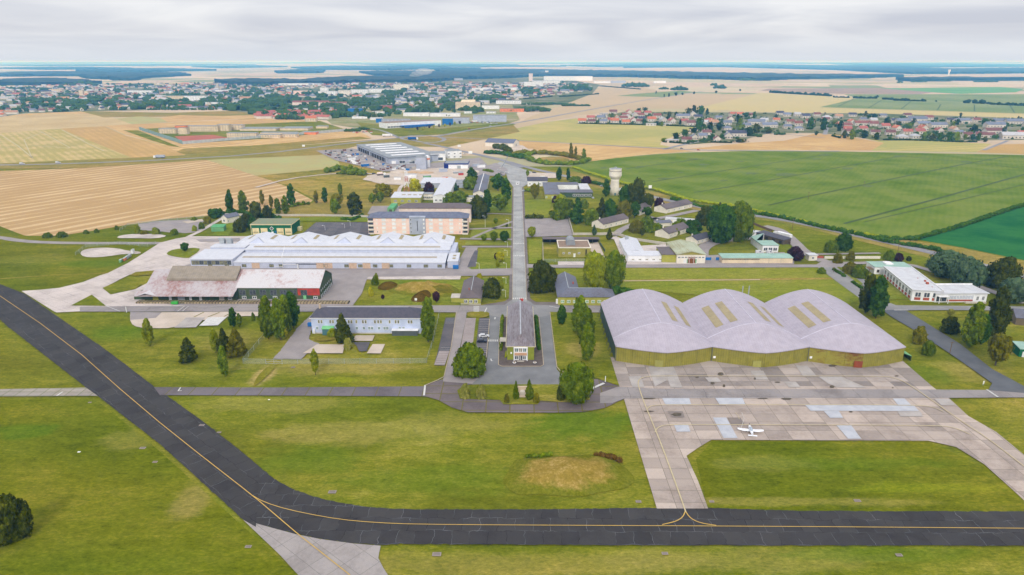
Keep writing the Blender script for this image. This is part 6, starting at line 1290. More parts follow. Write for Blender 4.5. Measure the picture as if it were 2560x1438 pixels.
for a in [(85,213,30,12,'dark copse left of the town behind the first roofs'),(205,213,46,12,'broad copse behind the town on the far left'),(1870,202,40,7,'square copse in the pale far field, left one'),(1956,198,30,7,'square copse in the pale far field, right one'),
 (2250,208,13,7,'small square copse in the far right field'),(2300,206,38,4,'low copse right of the small square one'),(2360,204,30,6,'copse before the far right village'),(2470,206,60,6,'long copse at the far right'),(1590,218,66,12,'tall copse beyond the factory on the right of town'),
 (1700,226,40,12,'rounded copse along the far road'),(1660,224,22,7,'small copse left of the rounded one along the far road'),(1800,222,30,11,'copse at the far road junction'),(1785,214,16,7,'little copse above the far road junction'),
 (1325,280,100,14,'row of green trees at the right edge of town'),(1425,266,40,8,'scattered pines on the far field edge'),(1365,263,120,7,'thin line of trees at the right edge of town'),(1460,266,30,6,'last bushes of the tree line at the right of town'),
 (1120,292,20,8,'trees between the warehouses'),(880,330,40,10,'row of clipped trees beside the prison car park'),(905,326,36,9,'continuing clipped trees behind the prison car park'),(720,300,70,16,'dark trees behind the prison'),(690,268,70,16,'big dark grove left of the red roofed school'),
 (880,262,60,10,'dark row of conifers right of the red roofed school'),(1320,232,54,11,'dark grove near the long white factory'),(1440,228,76,18,'tall dark trees in front of the long white factory'),(600,271,60,14,'green grove at the right of the blue roofed sheds'),(340,273,60,8,'pale green hedge of trees below the town'),(420,276,110,8,'wide low thicket below the town'),(520,276,90,7,'low thicket near the prison road')]:
    clump(a[0], a[1], a[2], a[3], 'town', a[4])
for i, (a, b_) in enumerate([([(1925,232),(2060,240),(2075,241)],8),([(2085,244),(2120,245)],5),([(2135,246),(2190,247)],6),([(2210,249),(2230,250)],7),([(2240,252),(2310,254)],7),([(2415,258),(2468,260)],9),([(2478,262),(2560,265),(2700,270)],7),([(1380,242),(1340,246),(1310,248)],4),([(1495,236),(1440,240),(1400,243)],4),([(1600,224),(1500,216)],4)]):
    hedge(a, b_*1.6, b_, 'far', ['long field hedge in the far right plain','short dark hedge piece left of a round tree','hedge piece under the lone round tree','pair of small far bushes','dark far hedge in the middle of the right plain','stout hedge in front of the far green strips','far hedge running out at the right edge','hedge below the last town houses','field hedge near the long white factory','hedge beside the far road'][i], lod=0, rag=.4)
fr = random.Random(8)
for i, (x, y, h_, w_) in enumerate([(2192,246,8,9),(2040,240,4,6),(2340,255,4,6),(1660,244,9,5),(1672,243,10,6),(1690,240,9,11),(1706,238,6,8),(1735,236,7,8),(1790,233,6,9),(1640,236,9,4),(1850,228,5,8)]):
    tree(x, y, h_, w_, 'round', 'far', ['round tree standing in the far right hedge','small far bush tree beyond the village','tiny far round bush at the green strips','thin tree at the far road bend, left','thin tree at the far road bend, right','fuller tree beside the far road bend','small tree right of the far road bend','tree along the rising far road','tree further along the rising far road','slim tree before the far copse','bushy tree near the far junction'][i], lod=2, cat='tree')
# ------------------------------------------------------------------ village and town houses
HC = {}
ROOFC = {'o': ('orange tiled', col(214,132,98), col(196,112,80)), 'r': ('red tiled', col(192,116,102), col(174,100,90)), 'b': ('brown tiled', col(140,96,90), col(124,84,80)), 's': ('grey slate', col(140,146,164), col(124,130,148)),
 'd': ('dark slate', col(92,92,108), col(80,80,94)), 'w': ('pale grey', col(206,206,210), col(190,190,196)), 't': ('tan tiled', col(206,160,126), col(190,146,114)), 'k': ('reddish brown', col(150,100,90), col(150,92,82))}
HM = {k_: m_plain('house_roof_'+v_[0].replace(' ', '_'), v_[1], v_[2], .3, rnd=.2) for k_, v_ in ROOFC.items()}
HW = m_plain('house_wall', col(238,230,220), col(226,214,200), .1, rnd=.15)
WIN_H = MB().box(-.65,-.06,.9,.65,.05,2.3).mesh('window', W['glass'])
def house_proto(kind, rc):
    k_ = (kind, rc)
    if k_ in HC: return HC[k_]
    w_, d, h, rh, rk = {'s': (12, 8, 3.4, 3.2, 'gx'), 'g': (8.5, 11, 3.6, 3.6, 'gy'), 'h': (13, 10, 3.3, 3.0, 'hx'), 'l': (24, 9, 4, 3.4, 'gx'), 'f': (14, 7, 3, 0, 'flat')}[kind]
    wl = wall_mesh(rk, w_, d, h, rh).mesh('wall', HW); rf = roof_mesh(rk, w_, d, h, rh, .45).mesh('roof', HM[rc])
    ch = MB().box(w_*.25,d*.55,h+rh*.3,w_*.25+.8,d*.55+.8,h+rh+1.1).mesh('chimney', HW) if rh else None
    HC[k_] = (wl, rf, ch, WIN_H, w_, d, h); return HC[k_]
def house(x, y, kind, rc, rz, s_, label, group, parts=True):
    wl, rf, ch, wi, w_, d, h = house_proto(kind, rc)
    t = thing('house', label, 'house', (x-w_*s_/2*math.cos(rz), y-w_*s_/2*math.sin(rz), .2), rz, group); t.scale = (s_, s_, s_)
    put('wall', wl, t); r_ = put('roof', rf, t)
    if ch and parts: put('chimney', ch, r_)
    if parts: 
        n = 3 if w_ < 20 else 6
        for i in range(n): put('window', wi, t, (w_*(i+.6)/n, 0, 0))
    return t
V = """1455,308,s,o 1480,309,s,b 1477,300,s,r 1508,309,s,s 1502,300,s,s 1514,297,g,s 1529,305,s,r 1537,308,s,o 1545,300,g,t 1560,301,s,k 1566,311,s,o 1573,300,g,w 1585,307,g,r 1600,309,s,k 1605,302,s,d 1630,304,s,o 1628,315,f,w 1661,307,g,w 1683,309,g,r 1668,315,f,w 1713,309,s,r 1728,314,s,b 1534,285,s,b 1511,288,f,w 1574,286,g,r 1563,292,s,k 1595,286,s,r 1589,294,g,w 1603,293,s,k 1620,287,s,r 1644,295,s,k 1709,296,l,s 1733,291,g,w 1746,298,s,d 1765,311,s,w 1778,307,h,r 1785,313,s,t 1798,299,s,s 1827,304,g,b 1819,313,s,s 1834,290,s,o 1851,291,s,o 1878,293,s,b 1892,312,l,s 1867,320,s,s 1821,326,h,s 1717,356,s,b 1737,350,g,s 1758,346,s,s 1768,338,s,b 1794,355,g,b 1821,348,g,s 1842,342,l,d 1683,357,f,w 1942,305,s,o 1911,306,s,w 1926,320,l,s 1970,322,s,s 1998,327,h,s 1977,310,s,k 1997,315,s,k 2026,309,s,k 1951,288,s,d 1968,292,s,s 1995,291,s,w 2016,296,s,d 2044,291,s,b 2070,299,h,w 2065,304,s,b 2098,296,s,t 2132,292,s,d 2132,310,g,o 2104,317,g,o 2119,320,s,k 2119,328,s,r 2122,335,s,b 2158,315,l,k 2160,328,s,r 2186,316,s,k 2189,337,s,b 2160,304,s,s 2186,306,s,w 2216,322,s,r 2209,294,s,s 2240,308,s,d 2270,293,s,b 2227,338,s,b 2247,327,g,o 2270,336,s,r 2302,336,s,r 2312,328,g,o 2257,349,h,w 2292,347,h,w 2261,309,l,s 2294,305,l,s 2312,316,l,s 2349,320,l,s 2325,300,s,k 2351,333,g,r 2377,305,s,d 2410,309,l,s 2390,330,g,t 2400,338,s,s 2444,306,s,k 2490,320,l,s 2488,335,l,b 2454,345,s,b 2475,345,s,b 2423,346,s,b 2503,309,l,s 2539,311,l,s 2534,348,l,w 2557,340,s,r 2575,318,s,s 2600,330,s,r"""
VL = []
for tk in V.split():
    x, y, k_, rc = tk.split(','); VL.append([int(x), int(y), k_, rc])
used_l = {}
def vrow(y): return 'back row' if y < 294 else 'second row' if y < 304 else 'middle row' if y < 317 else 'front row' if y < 331 else 'outermost row'
ordr = sorted(VL, key=lambda v: v[0])
hr = random.Random(3); vgroup = 'houses of the village beyond the maize'
KN = {'s': 'broad', 'g': 'gable fronted', 'h': 'hip roofed', 'l': 'long', 'f': 'flat roofed'}
for i, v in enumerate(ordr):
    same = [u for u in ordr if vrow(u[1]) == vrow(v[1])]; j = same.index(v)
    L_ = ROOFC[same[j-1][3]][0].split()[-2 if len(ROOFC[same[j-1][3]][0].split()) > 1 else -1] if j else None; Rr = ROOFC[same[j+1][3]][0].split()[0] if j+1 < len(same) else None
    lb = '%s %s roofed house in the village %s' % (KN[v[2]], ROOFC[v[3]][0], vrow(v[1]))
    lb += ', left of a %s roof' % Rr if Rr else ', at its right end'
    if lb in used_l: lb2 = lb + ' and right of a %s one' % (L_ or 'hedge'); lb = lb2 if lb2 not in used_l and len(lb2.split()) <= 16 else lb
    if lb in used_l and len(lb.split()) <= 14: lb3 = 'another ' + lb; lb = lb3 if lb3 not in used_l else lb
    used_l[lb] = 1
    g = P(v[0], v[1]); house(g.x, g.y, v[2], v[3], hr.uniform(-.25, .25)+(.0), hr.uniform(1.15, 1.42), lb, vgroup)
# village trees
vt_ = random.Random(21); vk = ['dome','round','wide','conifer']
VT = [(1597,285,14,18),(1613,284,14,16),(1530,298,14,20),(1623,298,14,12),(1720,290,20,16),(1735,286,22,20),(1752,288,22,24),(1768,286,14,12),(1672,297,18,16),(1690,294,14,16),(1749,324,30,26),(1775,326,20,22),(1798,326,20,24),(1845,310,22,16),(1850,325,28,22),(1668,305,12,12),(1655,316,10,10),(1610,309,12,18),(1640,312,8,18),(1700,312,12,10),(1712,352,14,16),(1660,354,8,20),(1690,350,18,24),(1712,338,14,26),(1735,332,12,26),(1780,350,16,18),(1805,346,12,14),(1850,356,8,40),(1870,340,20,40),(1890,332,22,24),(1920,334,12,30),(2025,324,30,26),(2057,325,30,28),(2098,328,24,18),(2084,312,10,20),(2110,346,20,20),(2128,349,26,22),(2160,346,20,24),(2190,350,18,20),(2172,300,14,12),(2185,297,12,24),(2215,312,18,24),(2163,290,12,12),(2245,316,12,20),(2284,310,14,14),(2310,350,18,26),(2330,352,16,22),(2350,352,20,22),(2372,354,22,20),(2390,352,20,22),(2412,350,14,14),(2382,316,12,14),(2392,312,14,18),(2436,332,18,26),(2400,296,14,8),(2460,312,16,22),(2478,311,10,26),(2508,337,18,14),(2445,352,18,14),(2430,350,14,18),(2462,355,12,14),(1981,290,8,10),(2062,288,8,8),(1865,293,12,24),(1885,296,16,12),(1940,296,10,12),(1826,300,8,12),(1801,318,14,10),(2040,352-14,10,14),(2270,318,10,26),(2305,318,8,24),(2340,340,12,20),(2545,300,10,10),(2555,330,12,10)]
for (x, y, h_, w_) in VT:
    kd = vt_.choice(vk[:3] if w_ > 10 else vk)
    lb = {'dome': 'rounded green tree', 'round': 'leafy round tree', 'wide': 'broad leafy tree', 'conifer': 'dark pointed tree'}[kd]+' among the village houses'
    tree(x, y, h_, w_, kd, vt_.choice(['far','deep','mid','far','dark']), lb, 'trees in the village', lod=2, cat='tree', trunk=.06)
for pts, c_ in [([(1450,309),(1500,311),(1560,312),(1640,314),(1745,318)],'village front hedge below the orange roofed houses'),([(1660,356),(1700,359),(1720,360)],'garden hedge round the outlying white houses'),([(1780,357),(1830,358)],'hedge before the outlying gable house'),([(2210,351),(2260,351),(2320,353),(2400,356),(2440,356)],'dark hedge along the front gardens of the village'),([(2080,341),(2100,346)],'short garden hedge at the middle of the village')]:
    hedge(pts, 4, 2.4, 'far', c_, lod=0, rag=.4)
gb = MB(); gr_ = random.Random(12); VG = [(1450,308),(1560,284),(1900,284),(2200,288),(2560,298),(2600,350),(2440,352),(2200,350),(2040,333),(1850,350),(1720,360),(1670,354),(1750,335),(1760,318),(1600,310)]
for i in range(620):
    x, y = 1450+gr_.random()*1150, 284+gr_.random()*76
    if not inside((x, y), VG): continue
    g = P(x, y); r = gr_.uniform(1.2, 3.6)
    for q in range(gr_.choice((1,2,3))): blob(gb, (g.x+gr_.uniform(-1,1)*r*1.6, g.y+gr_.uniform(-1,1)*r*1.3, r*.6), r, r*gr_.uniform(.7,1.1), gr_, 1, .4)
o_ = gb.build('garden_greenery', LM['town']); o_['kind'] = 'stuff'; o_['label'] = 'garden shrubs and hedges between the village houses'
# town houses: 190 nearest single, the rest as one mass
tr = random.Random(77)
TOWN = [(0,292),(60,283),(200,278),(420,273),(640,278),(800,296),(830,292),(870,276),(1000,274),(1200,262),(1290,252),(1400,236),(1470,226),(1480,212),(1380,200),(1150,200),(980,203),(800,206),(600,208),(350,212),(180,214),(0,219)]
TOWN2 = [(0,292),(60,283),(200,278),(420,273),(600,275),(640,278),(640,262),(300,262),(0,270)]
pts_t = []
def road_skip(x, y): return any(ax0 < x < ax1 and ay0 < y < ay1 for ax0, ay0, ax1, ay1 in [(600,245,870,272),(890,250,960,268),(735,222,1000,240),(1135,250,1205,275),(395,236,520,256),(315,222,385,238),(640,270,740,285)])
tries = 0
while len(pts_t) < 900 and tries < 40000:
    tries += 1; y = 208+(tr.random()**.75)*86; x = tr.uniform(-20, 1490)
    if not inside((x, y), TOWN) or road_skip(x, y): continue
    sp = 2.3+(y-205)*.09
    if any(abs(a[0]-x) < sp*2.6 and abs(a[1]-y) < sp*.55 for a in pts_t): continue
    pts_t.append((x, y))
for k_ in range(60):
    pts_t.append((640+tr.random()*190, 283+tr.random()*16))
pts_t = [p for p in pts_t if inside(p, TOWN) or p[1] > 280]
pts_t.sort(key=lambda p: -p[1])
def town_rc(x, y):
    if 630 < x < 840 and y > 272: return tr.choice('rrro')
    if 950 < x < 1120 and 235 < y < 265: return tr.choice('sswsd')
    return tr.choice('robsdwtsdwkdswsdb')
bulk = MB(); bmats = [HW] + [HM[k_] for k_ in 'orbsdwtk']
AREA = lambda x, y: ('western edge' if x < 320 else 'middle' if x < 900 else 'eastern edge') + (' of the town near the fields' if y > 262 else ' of the town' )
for i, (x, y) in enumerate(pts_t):
    rc = town_rc(x, y); kd = tr.choice('ssgshlgs'); g = P(x, y); s_ = tr.uniform(.95, 1.35); rz = tr.uniform(-.5, .5)
    if i < 185:
        lb = '%s %s roofed house at the %s' % (KN[kd], ROOFC[rc][0], AREA(x, y)); house(g.x, g.y, kd, rc, rz, s_, lb, '%s roofed houses, %s' % (ROOFC[rc][0], AREA(x, y)), parts=False)
    else:
        w_, d, h, rh, rk = {'s': (12, 8, 3.4, 3.2, 'gx'), 'g': (8.5, 11, 3.6, 3.6, 'gy'), 'h': (13, 10, 3.3, 3.0, 'hx'), 'l': (24, 9, 4, 3.4, 'gx')}[kd]; s_ *= 1.15
        for mm, mi in ((wall_mesh(rk, w_, d, h, rh), 0), (roof_mesh(rk, w_, d, h, rh, .45), 1+'orbsdwtk'.index(rc))):
            bulk.add([(g.x+(a*math.cos(rz)-b_*math.sin(rz))*s_, g.y+(a*math.sin(rz)+b_*math.cos(rz))*s_, c_*s_) for a, b_, c_ in mm.v], mm.f, mi)
o_ = bulk.build('town_houses', bmats); o_['kind'] = 'stuff'; o_['label'] = 'remaining small houses of the far town'
# town trees
bt = MB(); n_t = 0
for i in range(1150):
    y = 205+(tr.random()**.8)*92; x = tr.uniform(-20, 1490)
    if not (inside((x, y), TOWN) or (1000 < x < 1200 and 262 < y < 285) or (640 < x < 980 and 275 < y < 305)): continue
    s_ = SC(x, y); hm = tr.uniform(6, 15); wd_ = hm*tr.uniform(.8, 1.8); g = P(x, y)
    if y > 262 and n_t < 80:
        n_t += 1; tree_w(g.x, g.y, hm, wd_, tr.choice(['dome','round','wide']), tr.choice(['town','deep','mid','town']), 'leafy green tree between houses, %s' % AREA(x, y), 'town trees, %s' % AREA(x, y), 2, cat='tree', trunk=.05, rnd=tr)
    else:
        for q in range(tr.choice((1, 1, 2, 3, 4))): blob(bt, (g.x+tr.uniform(-1,1)*wd_*1.3, g.y+tr.uniform(-1,1)*wd_, hm*.45), wd_*.62, hm*.62, tr, 1, .4)
o_ = bt.build('town_trees', LM['town']); o_['kind'] = 'stuff'; o_['label'] = 'mass of trees between the far town houses'
# ------------------------------------------------------------------ big far buildings
def block(x0, x1, yb, yt, wall, rf, label, name='apartment_building', cat='building', depth=None, roof='flat', rh=0, rows=0, cols=0, gl='glass', rz=0.0, ov=.3, y0=None):
    a, b = P(x0, yb), P(x1, yb if y0 is None else y0); h = ZT((x0+x1)/2, yb, yt); d = depth or 14
    w_ = (b-a).length; rz = math.atan2(b.y-a.y, b.x-a.x) if y0 is not None else rz
    c = B(name, label, cat, a, rz, w_, d, h, roof, rh, wall, rf, ov)
    for r in range(rows): c.wins('f', cols, (r+.35)*h/rows, w_/cols*.42, h/rows*.45, .05, .95, sub=False, gl=W[gl], fr=W['glass'])
    return c
R_['red_far'] = HM['k']; R_['orange_far'] = HM['o']; R_['slate_far'] = HM['s']
BL = [(734,778,238,227,'wall_peach','flat_grey','peach apartment block in the middle of the town',3,9),(796,843,240,228,'wall_white','flat_grey','low white apartment block with green roof edge in the town',3,8),(801,821,238,219,'wall_white','flat_grey','white apartment tower in the town',5,3),(846,877,239,226,'wall_cream','flat_grey','cream block right of the white apartment tower',2,6),
 (877,921,238,224,'wall_white','flat_grey','long white terrace block in the middle of the town',3,8),(921,984,232,222,'wall_white','slate','longest white terrace in the middle of the town',2,12),(984,1023,224,211,'wall_cream','flat_grey','large pale block at the back of the town',3,8),(696,801,214,209,'wall_white','flat_white','long low white factory behind the town',0,0),(749,821,211,206,'wall_white','flat_white','second long low white factory behind the town',0,0),
 (770,801,270,264.5,'wall_white','flat_grey','flat white hall below the red roofed school',1,4),(735,823,281,272,'wall_white','flat_grey','long white warehouse before the school',0,0),(807,879,275,269,'sandstone','flat_grey','flat beige hall right of the long white warehouse',0,0),(870,905,281,271,'blue','flat_grey','dark blue warehouse in the middle of the town edge',0,0),
 (891,921,292,285,'wall_grey','flat_grey','grey workshop left of the supermarket',1,4),(880,918,297,292,'wall_white','flat_white','low white shop with vehicles in front',0,0),(954,1024,308,299,'wall_grey','flat_grey','grey commercial hall left of the blue fronted one',1,8),(940,954,307,297,'blue','flat_grey','dark teal blue box building of the business park',0,0),
 (1183,1266,305,289,'wall_grey','flat_grey','large grey warehouse with white rooflights',0,0),(1132,1173,309,294,'wall_grey','flat_tan','grey hall beside the large grey warehouse',0,0),(1106,1132,312,297,'blue','flat_grey','bright blue fronted hall of the business park',0,0),(1008,1073,291,283,'wall_white','flat_white','low white superstore roof in the business park',0,0),(1075,1150,292,284,'wall_white','flat_white','second white superstore roof in the business park',0,0),
 (1250,1310,280,272,'orange','flat_tan','orange fronted shop at the right edge of town',1,8),(1205,1248,273,265,'wall_white','flat_white','white shop behind the orange fronted one',0,0),(1240,1303,260,252,'wall_white','flat_grey','long white sports hall near the fields',1,10),(1180,1233,227,221,'wall_white','flat_white','long white hall behind the groves',0,0),(1261,1295,226,219,'wall_white','slate','white hall with grey roof behind the dark grove',0,0),
 (1093,1115,232,224,'wall_white','slate','white block between the groves',2,5),(1120,1145,232,222,'wall_cream','slate','cream block between the groves',2,5),(1062,1094,203,199,'wall_grey','flat_grey','grey factory on the far town edge',0,0),(1097,1156,201,196,'wall_grey','flat_grey','larger grey factory on the far town edge',0,0),
 (1360,1481,202,191,'wall_white','flat_white','very long white factory right of the town',0,0),(1331,1400,210,202,'wall_white','flat_grey','white factory hall in front of the very long one',1,10),(1310,1358,216,205,'wall_white','flat_grey','pale works building with a tall stack left of the factory',1,6),(1485,1526,208,203,'wall_white','flat_grey','white depot right of the very long factory',0,0),(1528,1565,208,202,'wall_grey','flat_grey','grey depot right of the white depot',0,0),(1635,1665,208,202,'wall_white','blue_slate','small white depot farthest right',0,0),
 (319,380,236,226,'wall_white','slate','white banded apartment block on the left of the town',3,14),(375,411,251,243,'wall_peach','flat_grey','peach long block, left end piece',2,6),(412,460,250,240,'wall_beige','flat_grey','yellowish long block, middle piece',2,10),(461,515,251,240,'wall_white','flat_grey','white long block, right end piece',2,8),(198,209,239,226,'wall_beige','flat_grey','beige apartment tower pair, left tower',4,2),(211,222,239,228,'wall_beige','flat_grey','beige apartment tower pair, right tower',4,2),
 (123,155,231,223,'wall_beige','flat_grey','beige flat block on the left of the town',2,6),(3,38,222,217,'wall_white','flat_white','low white hall at the far left',0,0),(269,290,229,221,'wall_white','slate','white villa block on the left of the town',2,5),(423,463,234,228,'wall_white','flat_white','white hall above the yellowish long block',0,0),(523,593,232,225,'wall_white','slate','long white terraces near the church',2,12),(610,640,240,232,'wall_white','flat_white','white hall right of the long terraces',0,0),(512,543,262,256,'wall_white','flat_white','white shop near the blue roofed sheds',0,0),(425,513,273,267.5,'wall_grey','blue_slate','long sheds with pale blue roofs at the town edge',0,0)]
for a in BL:
    dep = min(60, max(10, (a[3] and (P(a[1],a[2])-P(a[0],a[2])).length*.3)))
    block(a[0], a[1], a[2], a[3], a[4], a[5], a[6], depth=dep, rows=a[7], cols=a[8], cat='building' if a[7] else 'warehouse', name='apartment_building' if a[7] > 1 else 'warehouse')
b_ = block(788,821,265,256,'wall_pink','red_far','school wing with white gables and red roof',depth=16,roof='gx',rh=4,name='school',rows=1,cols=6); b_ = block(731,788,263,256,'wall_pink','red_far','long red brick school with red roof',depth=16,roof='gx',rh=4,name='school'); block(821,866,265,258,'wall_beige','red_far','yellow walled school wing',depth=14,roof='gx',rh=3,name='school',rows=1,cols=6)
block(943,981,272,267,'brick_red','red_far','red roofed low hall in the town',depth=16,roof='gx',rh=3,name='hall'); block(990,1018,281,275,'wall_cream','slate_far','white house with grey roof among town trees',depth=10,roof='gx',rh=3,name='house',cat='house',rows=1,cols=4)
block(763,791,305,296,'wall_beige','orange_far','long house with orange tiled roof behind the prison',depth=12,roof='gx',rh=4.5,name='house',cat='house',rows=1,cols=5)
c_ = block(1139,1200,272,256,'wall_beige','flat_tan','large cream brewery like block at the town edge',depth=30,rows=1,cols=14,name='industrial_block'); c_.part('roof_ridge', MB().add([(c_.w*.2,4,c_.h+.3),(c_.w*.8,4,c_.h+.3),(c_.w*.8,26,c_.h+.3),(c_.w*.2,26,c_.h+.3),(c_.w*.25,15,c_.h+6),(c_.w*.8,15,c_.h+6)], [(0,1,5,4),(1,2,5),(2,3,4,5),(3,0,4)]), 'wall_beige', c_.roof)
c_ = block(965,1103,322,308,'wall_white','flat_tan','long white hall with blue canopy in the business park',depth=30,name='showroom',cat='building',y0=314); c_.part('blue_canopy', MB().box(c_.w*.25,-7,3.2,c_.w*.85,-.02,4.2), 'blue'); c_.wins('f', 6, 1, 5, 3, .05, .3)
p = P(1357, 206); t_ = thing('tall_stack', 'tall grey concrete stack beside the long white factory', 'tower', (p.x-80, p.y, 0)); MB().box(0,0,0,22,16,ZT(1345,206,185)).build('shaft', W['wall_pink'], t_); MB().box(-1,-1,ZT(1345,206,185)-2,23,17,ZT(1345,206,185)+2).build('head', W['wall_pink'], t_)
block(1351,1362,186,180,'wall_white','flat_white','white silo hall on the horizon ridge, lower part',depth=30,name='silo',cat='silo'); block(1363,1371,186,177,'wall_white','flat_white','white silo tower on the horizon ridge',depth=30,name='silo',cat='silo')
p = P(2371, 190); t_ = thing('far_water_tower', 'small pale water tower on the far right horizon', 'water tower', (p.x, p.y, 0)); hh = ZT(2371,190,174); s_ = SC(2371,190); MB().lathe((0,0), [(1.6*s_,0),(1.6*s_,hh*.6)], 10).build('shaft', W['wall_cream'], t_); MB().lathe((0,0), [(1.6*s_,hh*.6),(2.8*s_,hh*.72),(2.8*s_,hh)], 10).build('tank', W['wall_cream'], t_)
c_ = block(539,560,226,216,'concrete','slate_far','old church nave with steep roof on the skyline of the town',depth=18,roof='gx',rh=9,name='church',cat='church'); c_.part('bell_tower', MB().box(c_.w*.2,-6,0,c_.w*.2+9,-.02,c_.h+5).add([(c_.w*.2-.5,-6.5,c_.h+5),(c_.w*.2+9.5,-6.5,c_.h+5),(c_.w*.2+9.5,.5,c_.h+5),(c_.w*.2-.5,.5,c_.h+5),(c_.w*.2+4.5,-3,c_.h+15)], [(0,1,4),(1,2,4),(2,3,4),(3,0,4)]), 'concrete')
# ------------------------------------------------------------------ prison
for a in [(398,440,335,322,'left beige cell block of the prison'),(465,545,330,315,'long beige cell block of the prison'),(543,573,329,312,'beige link tower of the prison'),(573,607,326,313,'right beige cell block of the prison'),(568,641,347,333,'front beige cell block of the prison'),(642,700,346,337,'low beige workshop block of the prison'),(702,742,344,336,'low white workshop block of the prison')]:
    block(a[0],a[1],a[2],a[3],'wall_beige','flat_grey',a[4],depth=13,rows=3 if a[3] < a[2]-11 else 1,cols=max(3,int((a[1]-a[0])/6)),name='prison_block',cat='building',gl='glass_tan')
block(439,466,331,315,'orange','flat_tan','orange stair tower of the prison',depth=10,name='prison_tower',cat='tower',rows=1,cols=3); block(446,469,337,320,'wall_beige','flat_tan','square beige tower of the prison',depth=10,name='prison_tower',cat='tower',rows=3,cols=2)
for i, (x0, x1, yb, d) in enumerate([(600,690,328,34),(700,770,327,34),(650,740,338,16),(752,790,337,16),(790,818,322,14)]): block(x0,x1,yb,yb-6,'wall_beige' if i != 3 else 'orange','flat_grey',['wide flat roofed prison hall, left','wide flat roofed prison hall, right','low flat roofed prison hall in front','orange and cream prison entrance hall','peach prison gate house'][i],depth=d,name='prison_hall',cat='building')
pw = thing('prison_wall', 'pale perimeter wall around the prison', 'wall', (0,0,0)); wm_ = m_ribbed('prison_wall_panels', col(206,212,212), 5, .8, None, .2, 'X')
pwp = PL([(349,325),(457,361),(640,347),(869,328)]); 
for i in range(3): strip(None, pwp[i:i+2], .5, 0, None, h=4.5 if i else 5.5, world=True, mb=(mbp := MB())); mbp.build('wall_panel', wm_ if i else m_plain('prison_wall_teal', col(150,180,180)), pw)
fence_m, nt, b = newmat('wire_mesh', .7, .1); b.inputs['Base Color'].default_value = col(176,190,180); b.inputs['Alpha'].default_value = .28
POST_ = MB().tube((0,0,0),(0,0,1),.05,n=5).mesh('post', W['metal'])
def fence(pts, h, label, post=6, gate=None, posts=True, alpha=None):
    q = PL(pts); t_ = thing('wire_fence', label, 'fence', (q[0][0], q[0][1], .3)); ox, oy = q[0]; mb = MB(); pm = MB()
    for i in range(len(q)-1):
        a, b_ = Vector(q[i]), Vector(q[i+1]); n = max(1, int((b_-a).length/post))
        for k in range(n+1):
            p = a.lerp(b_, k/n)
            if k < n: e = a.lerp(b_, (k+1)/n); mb.add([(p.x-ox,p.y-oy,0),(e.x-ox,e.y-oy,0),(e.x-ox,e.y-oy,h),(p.x-ox,p.y-oy,h)], [(0,1,2,3)]); pm.tube((p.x-ox,p.y-oy,h),(e.x-ox,e.y-oy,h),.03,n=4)
            put('post', POST_, t_, (p.x-ox,p.y-oy,0)).scale = (1,1,h+.2)
    mb.build('mesh_panel', fence_m, t_); pm.build('rail', W['metal'], t_)
fence([(608,911),(660,848)], 2.2, 'wire fence on the left of the fenced block, running up to the poplars'); fence([(608,911),(665,912)], 2.2, 'short wire fence left of the field gate'); fence([(706,912),(900,911),(1067,910)], 2.2, 'long wire fence below the worn slabs'); fence([(1067,910),(1084,855),(1100,785)], 2.2, 'wire fence beside the parking strip')
gt = thing('field_gate', 'grey double gate of the fenced block', 'gate', tuple(P(665,912))[:2]+(.3,)); gw_ = P(706,912).x-P(665,912).x
m = MB(); [m.box(x,-.06,0,x+.12,.06,2.2) for x in (0,gw_/2-.06,gw_-.12)]; [m.box(.12,-.04,z,gw_-.12,.04,z+.08) for z in (.2,1.1,2.05)]; m.tube((.1,0,.2),(gw_/2,0,2.1),.04).tube((gw_/2,0,2.1),(gw_-.1,0,.2),.04); m.build('gate_frame', W['metal'], gt)
fence([(190,640),(215,620),(300,612),(370,618),(390,612)], 2, 'wire fence round the turning pad'); fence([(1360,657),(1500,656)], 2, 'wire fence in front of the ochre blockhouse'); fence([(300,580),(320,565),(400,556),(510,546)], 2, 'wire fence behind the old pad')
def wall_(pts, h, wd_, key, label, name='garden_wall'): 
    q = PL(pts); mb = MB(); strip(None, q, wd_, 0, None, h=h, world=True, mb=mb); o = mb.build(name, W[key]); tag(o, label, 'wall'); return o
wall_([(545,539),(700,541),(810,541),(920,544)], 1.8, .4, 'concrete', 'long stone wall behind the green garage'); wall_([(1421,545),(1433,588),(1500,588),(1536,586),(1580,600),(1665,613)], 1.8, .4, 'concrete', 'grey boundary wall round the cottage gardens'); wall_([(2061,647),(2200,647)], 1.6, .4, 'wall_cream', 'long low white wall right of the gate pillars')
wall_([(1357,612),(1358,656)], 1.6, .3, 'concrete', 'side wall left of the ochre blockhouse'); wall_([(1500,612),(1512,630)], 1.8, .3, 'wall_dgreen', 'side wall right of the ochre blockhouse'); wall_([(2025,646),(2058,647)], 1.8, .5, 'brick_red', 'brick gate wall at the country road', 'gate_wall')
wall_([(1935,586),(1975,612)], 2, .3, 'wood_post', 'brown timber fence behind the dark shed row', 'timber_fence'); wall_([(1880,560),(1930,580)], 1.6, .3, 'wood_post', 'brown fence behind the white hut', 'timber_fence')
for x, l_ in ((1763,'left'),(1789,'right')): 
    p = P(x, 652); g_ = thing('blue_gate', 'blue metal gate leaf at the %s of the yard entrance' % l_, 'gate', (p.x, p.y, .3)); MB().box(0,0,.1,3.6,.12,1.8).build('leaf_panel', W['blue'], g_); MB().box(-.3,-.1,0,0,.2,2).box(3.6,-.1,0,3.9,.2,2).build('post', W['metal'], g_)
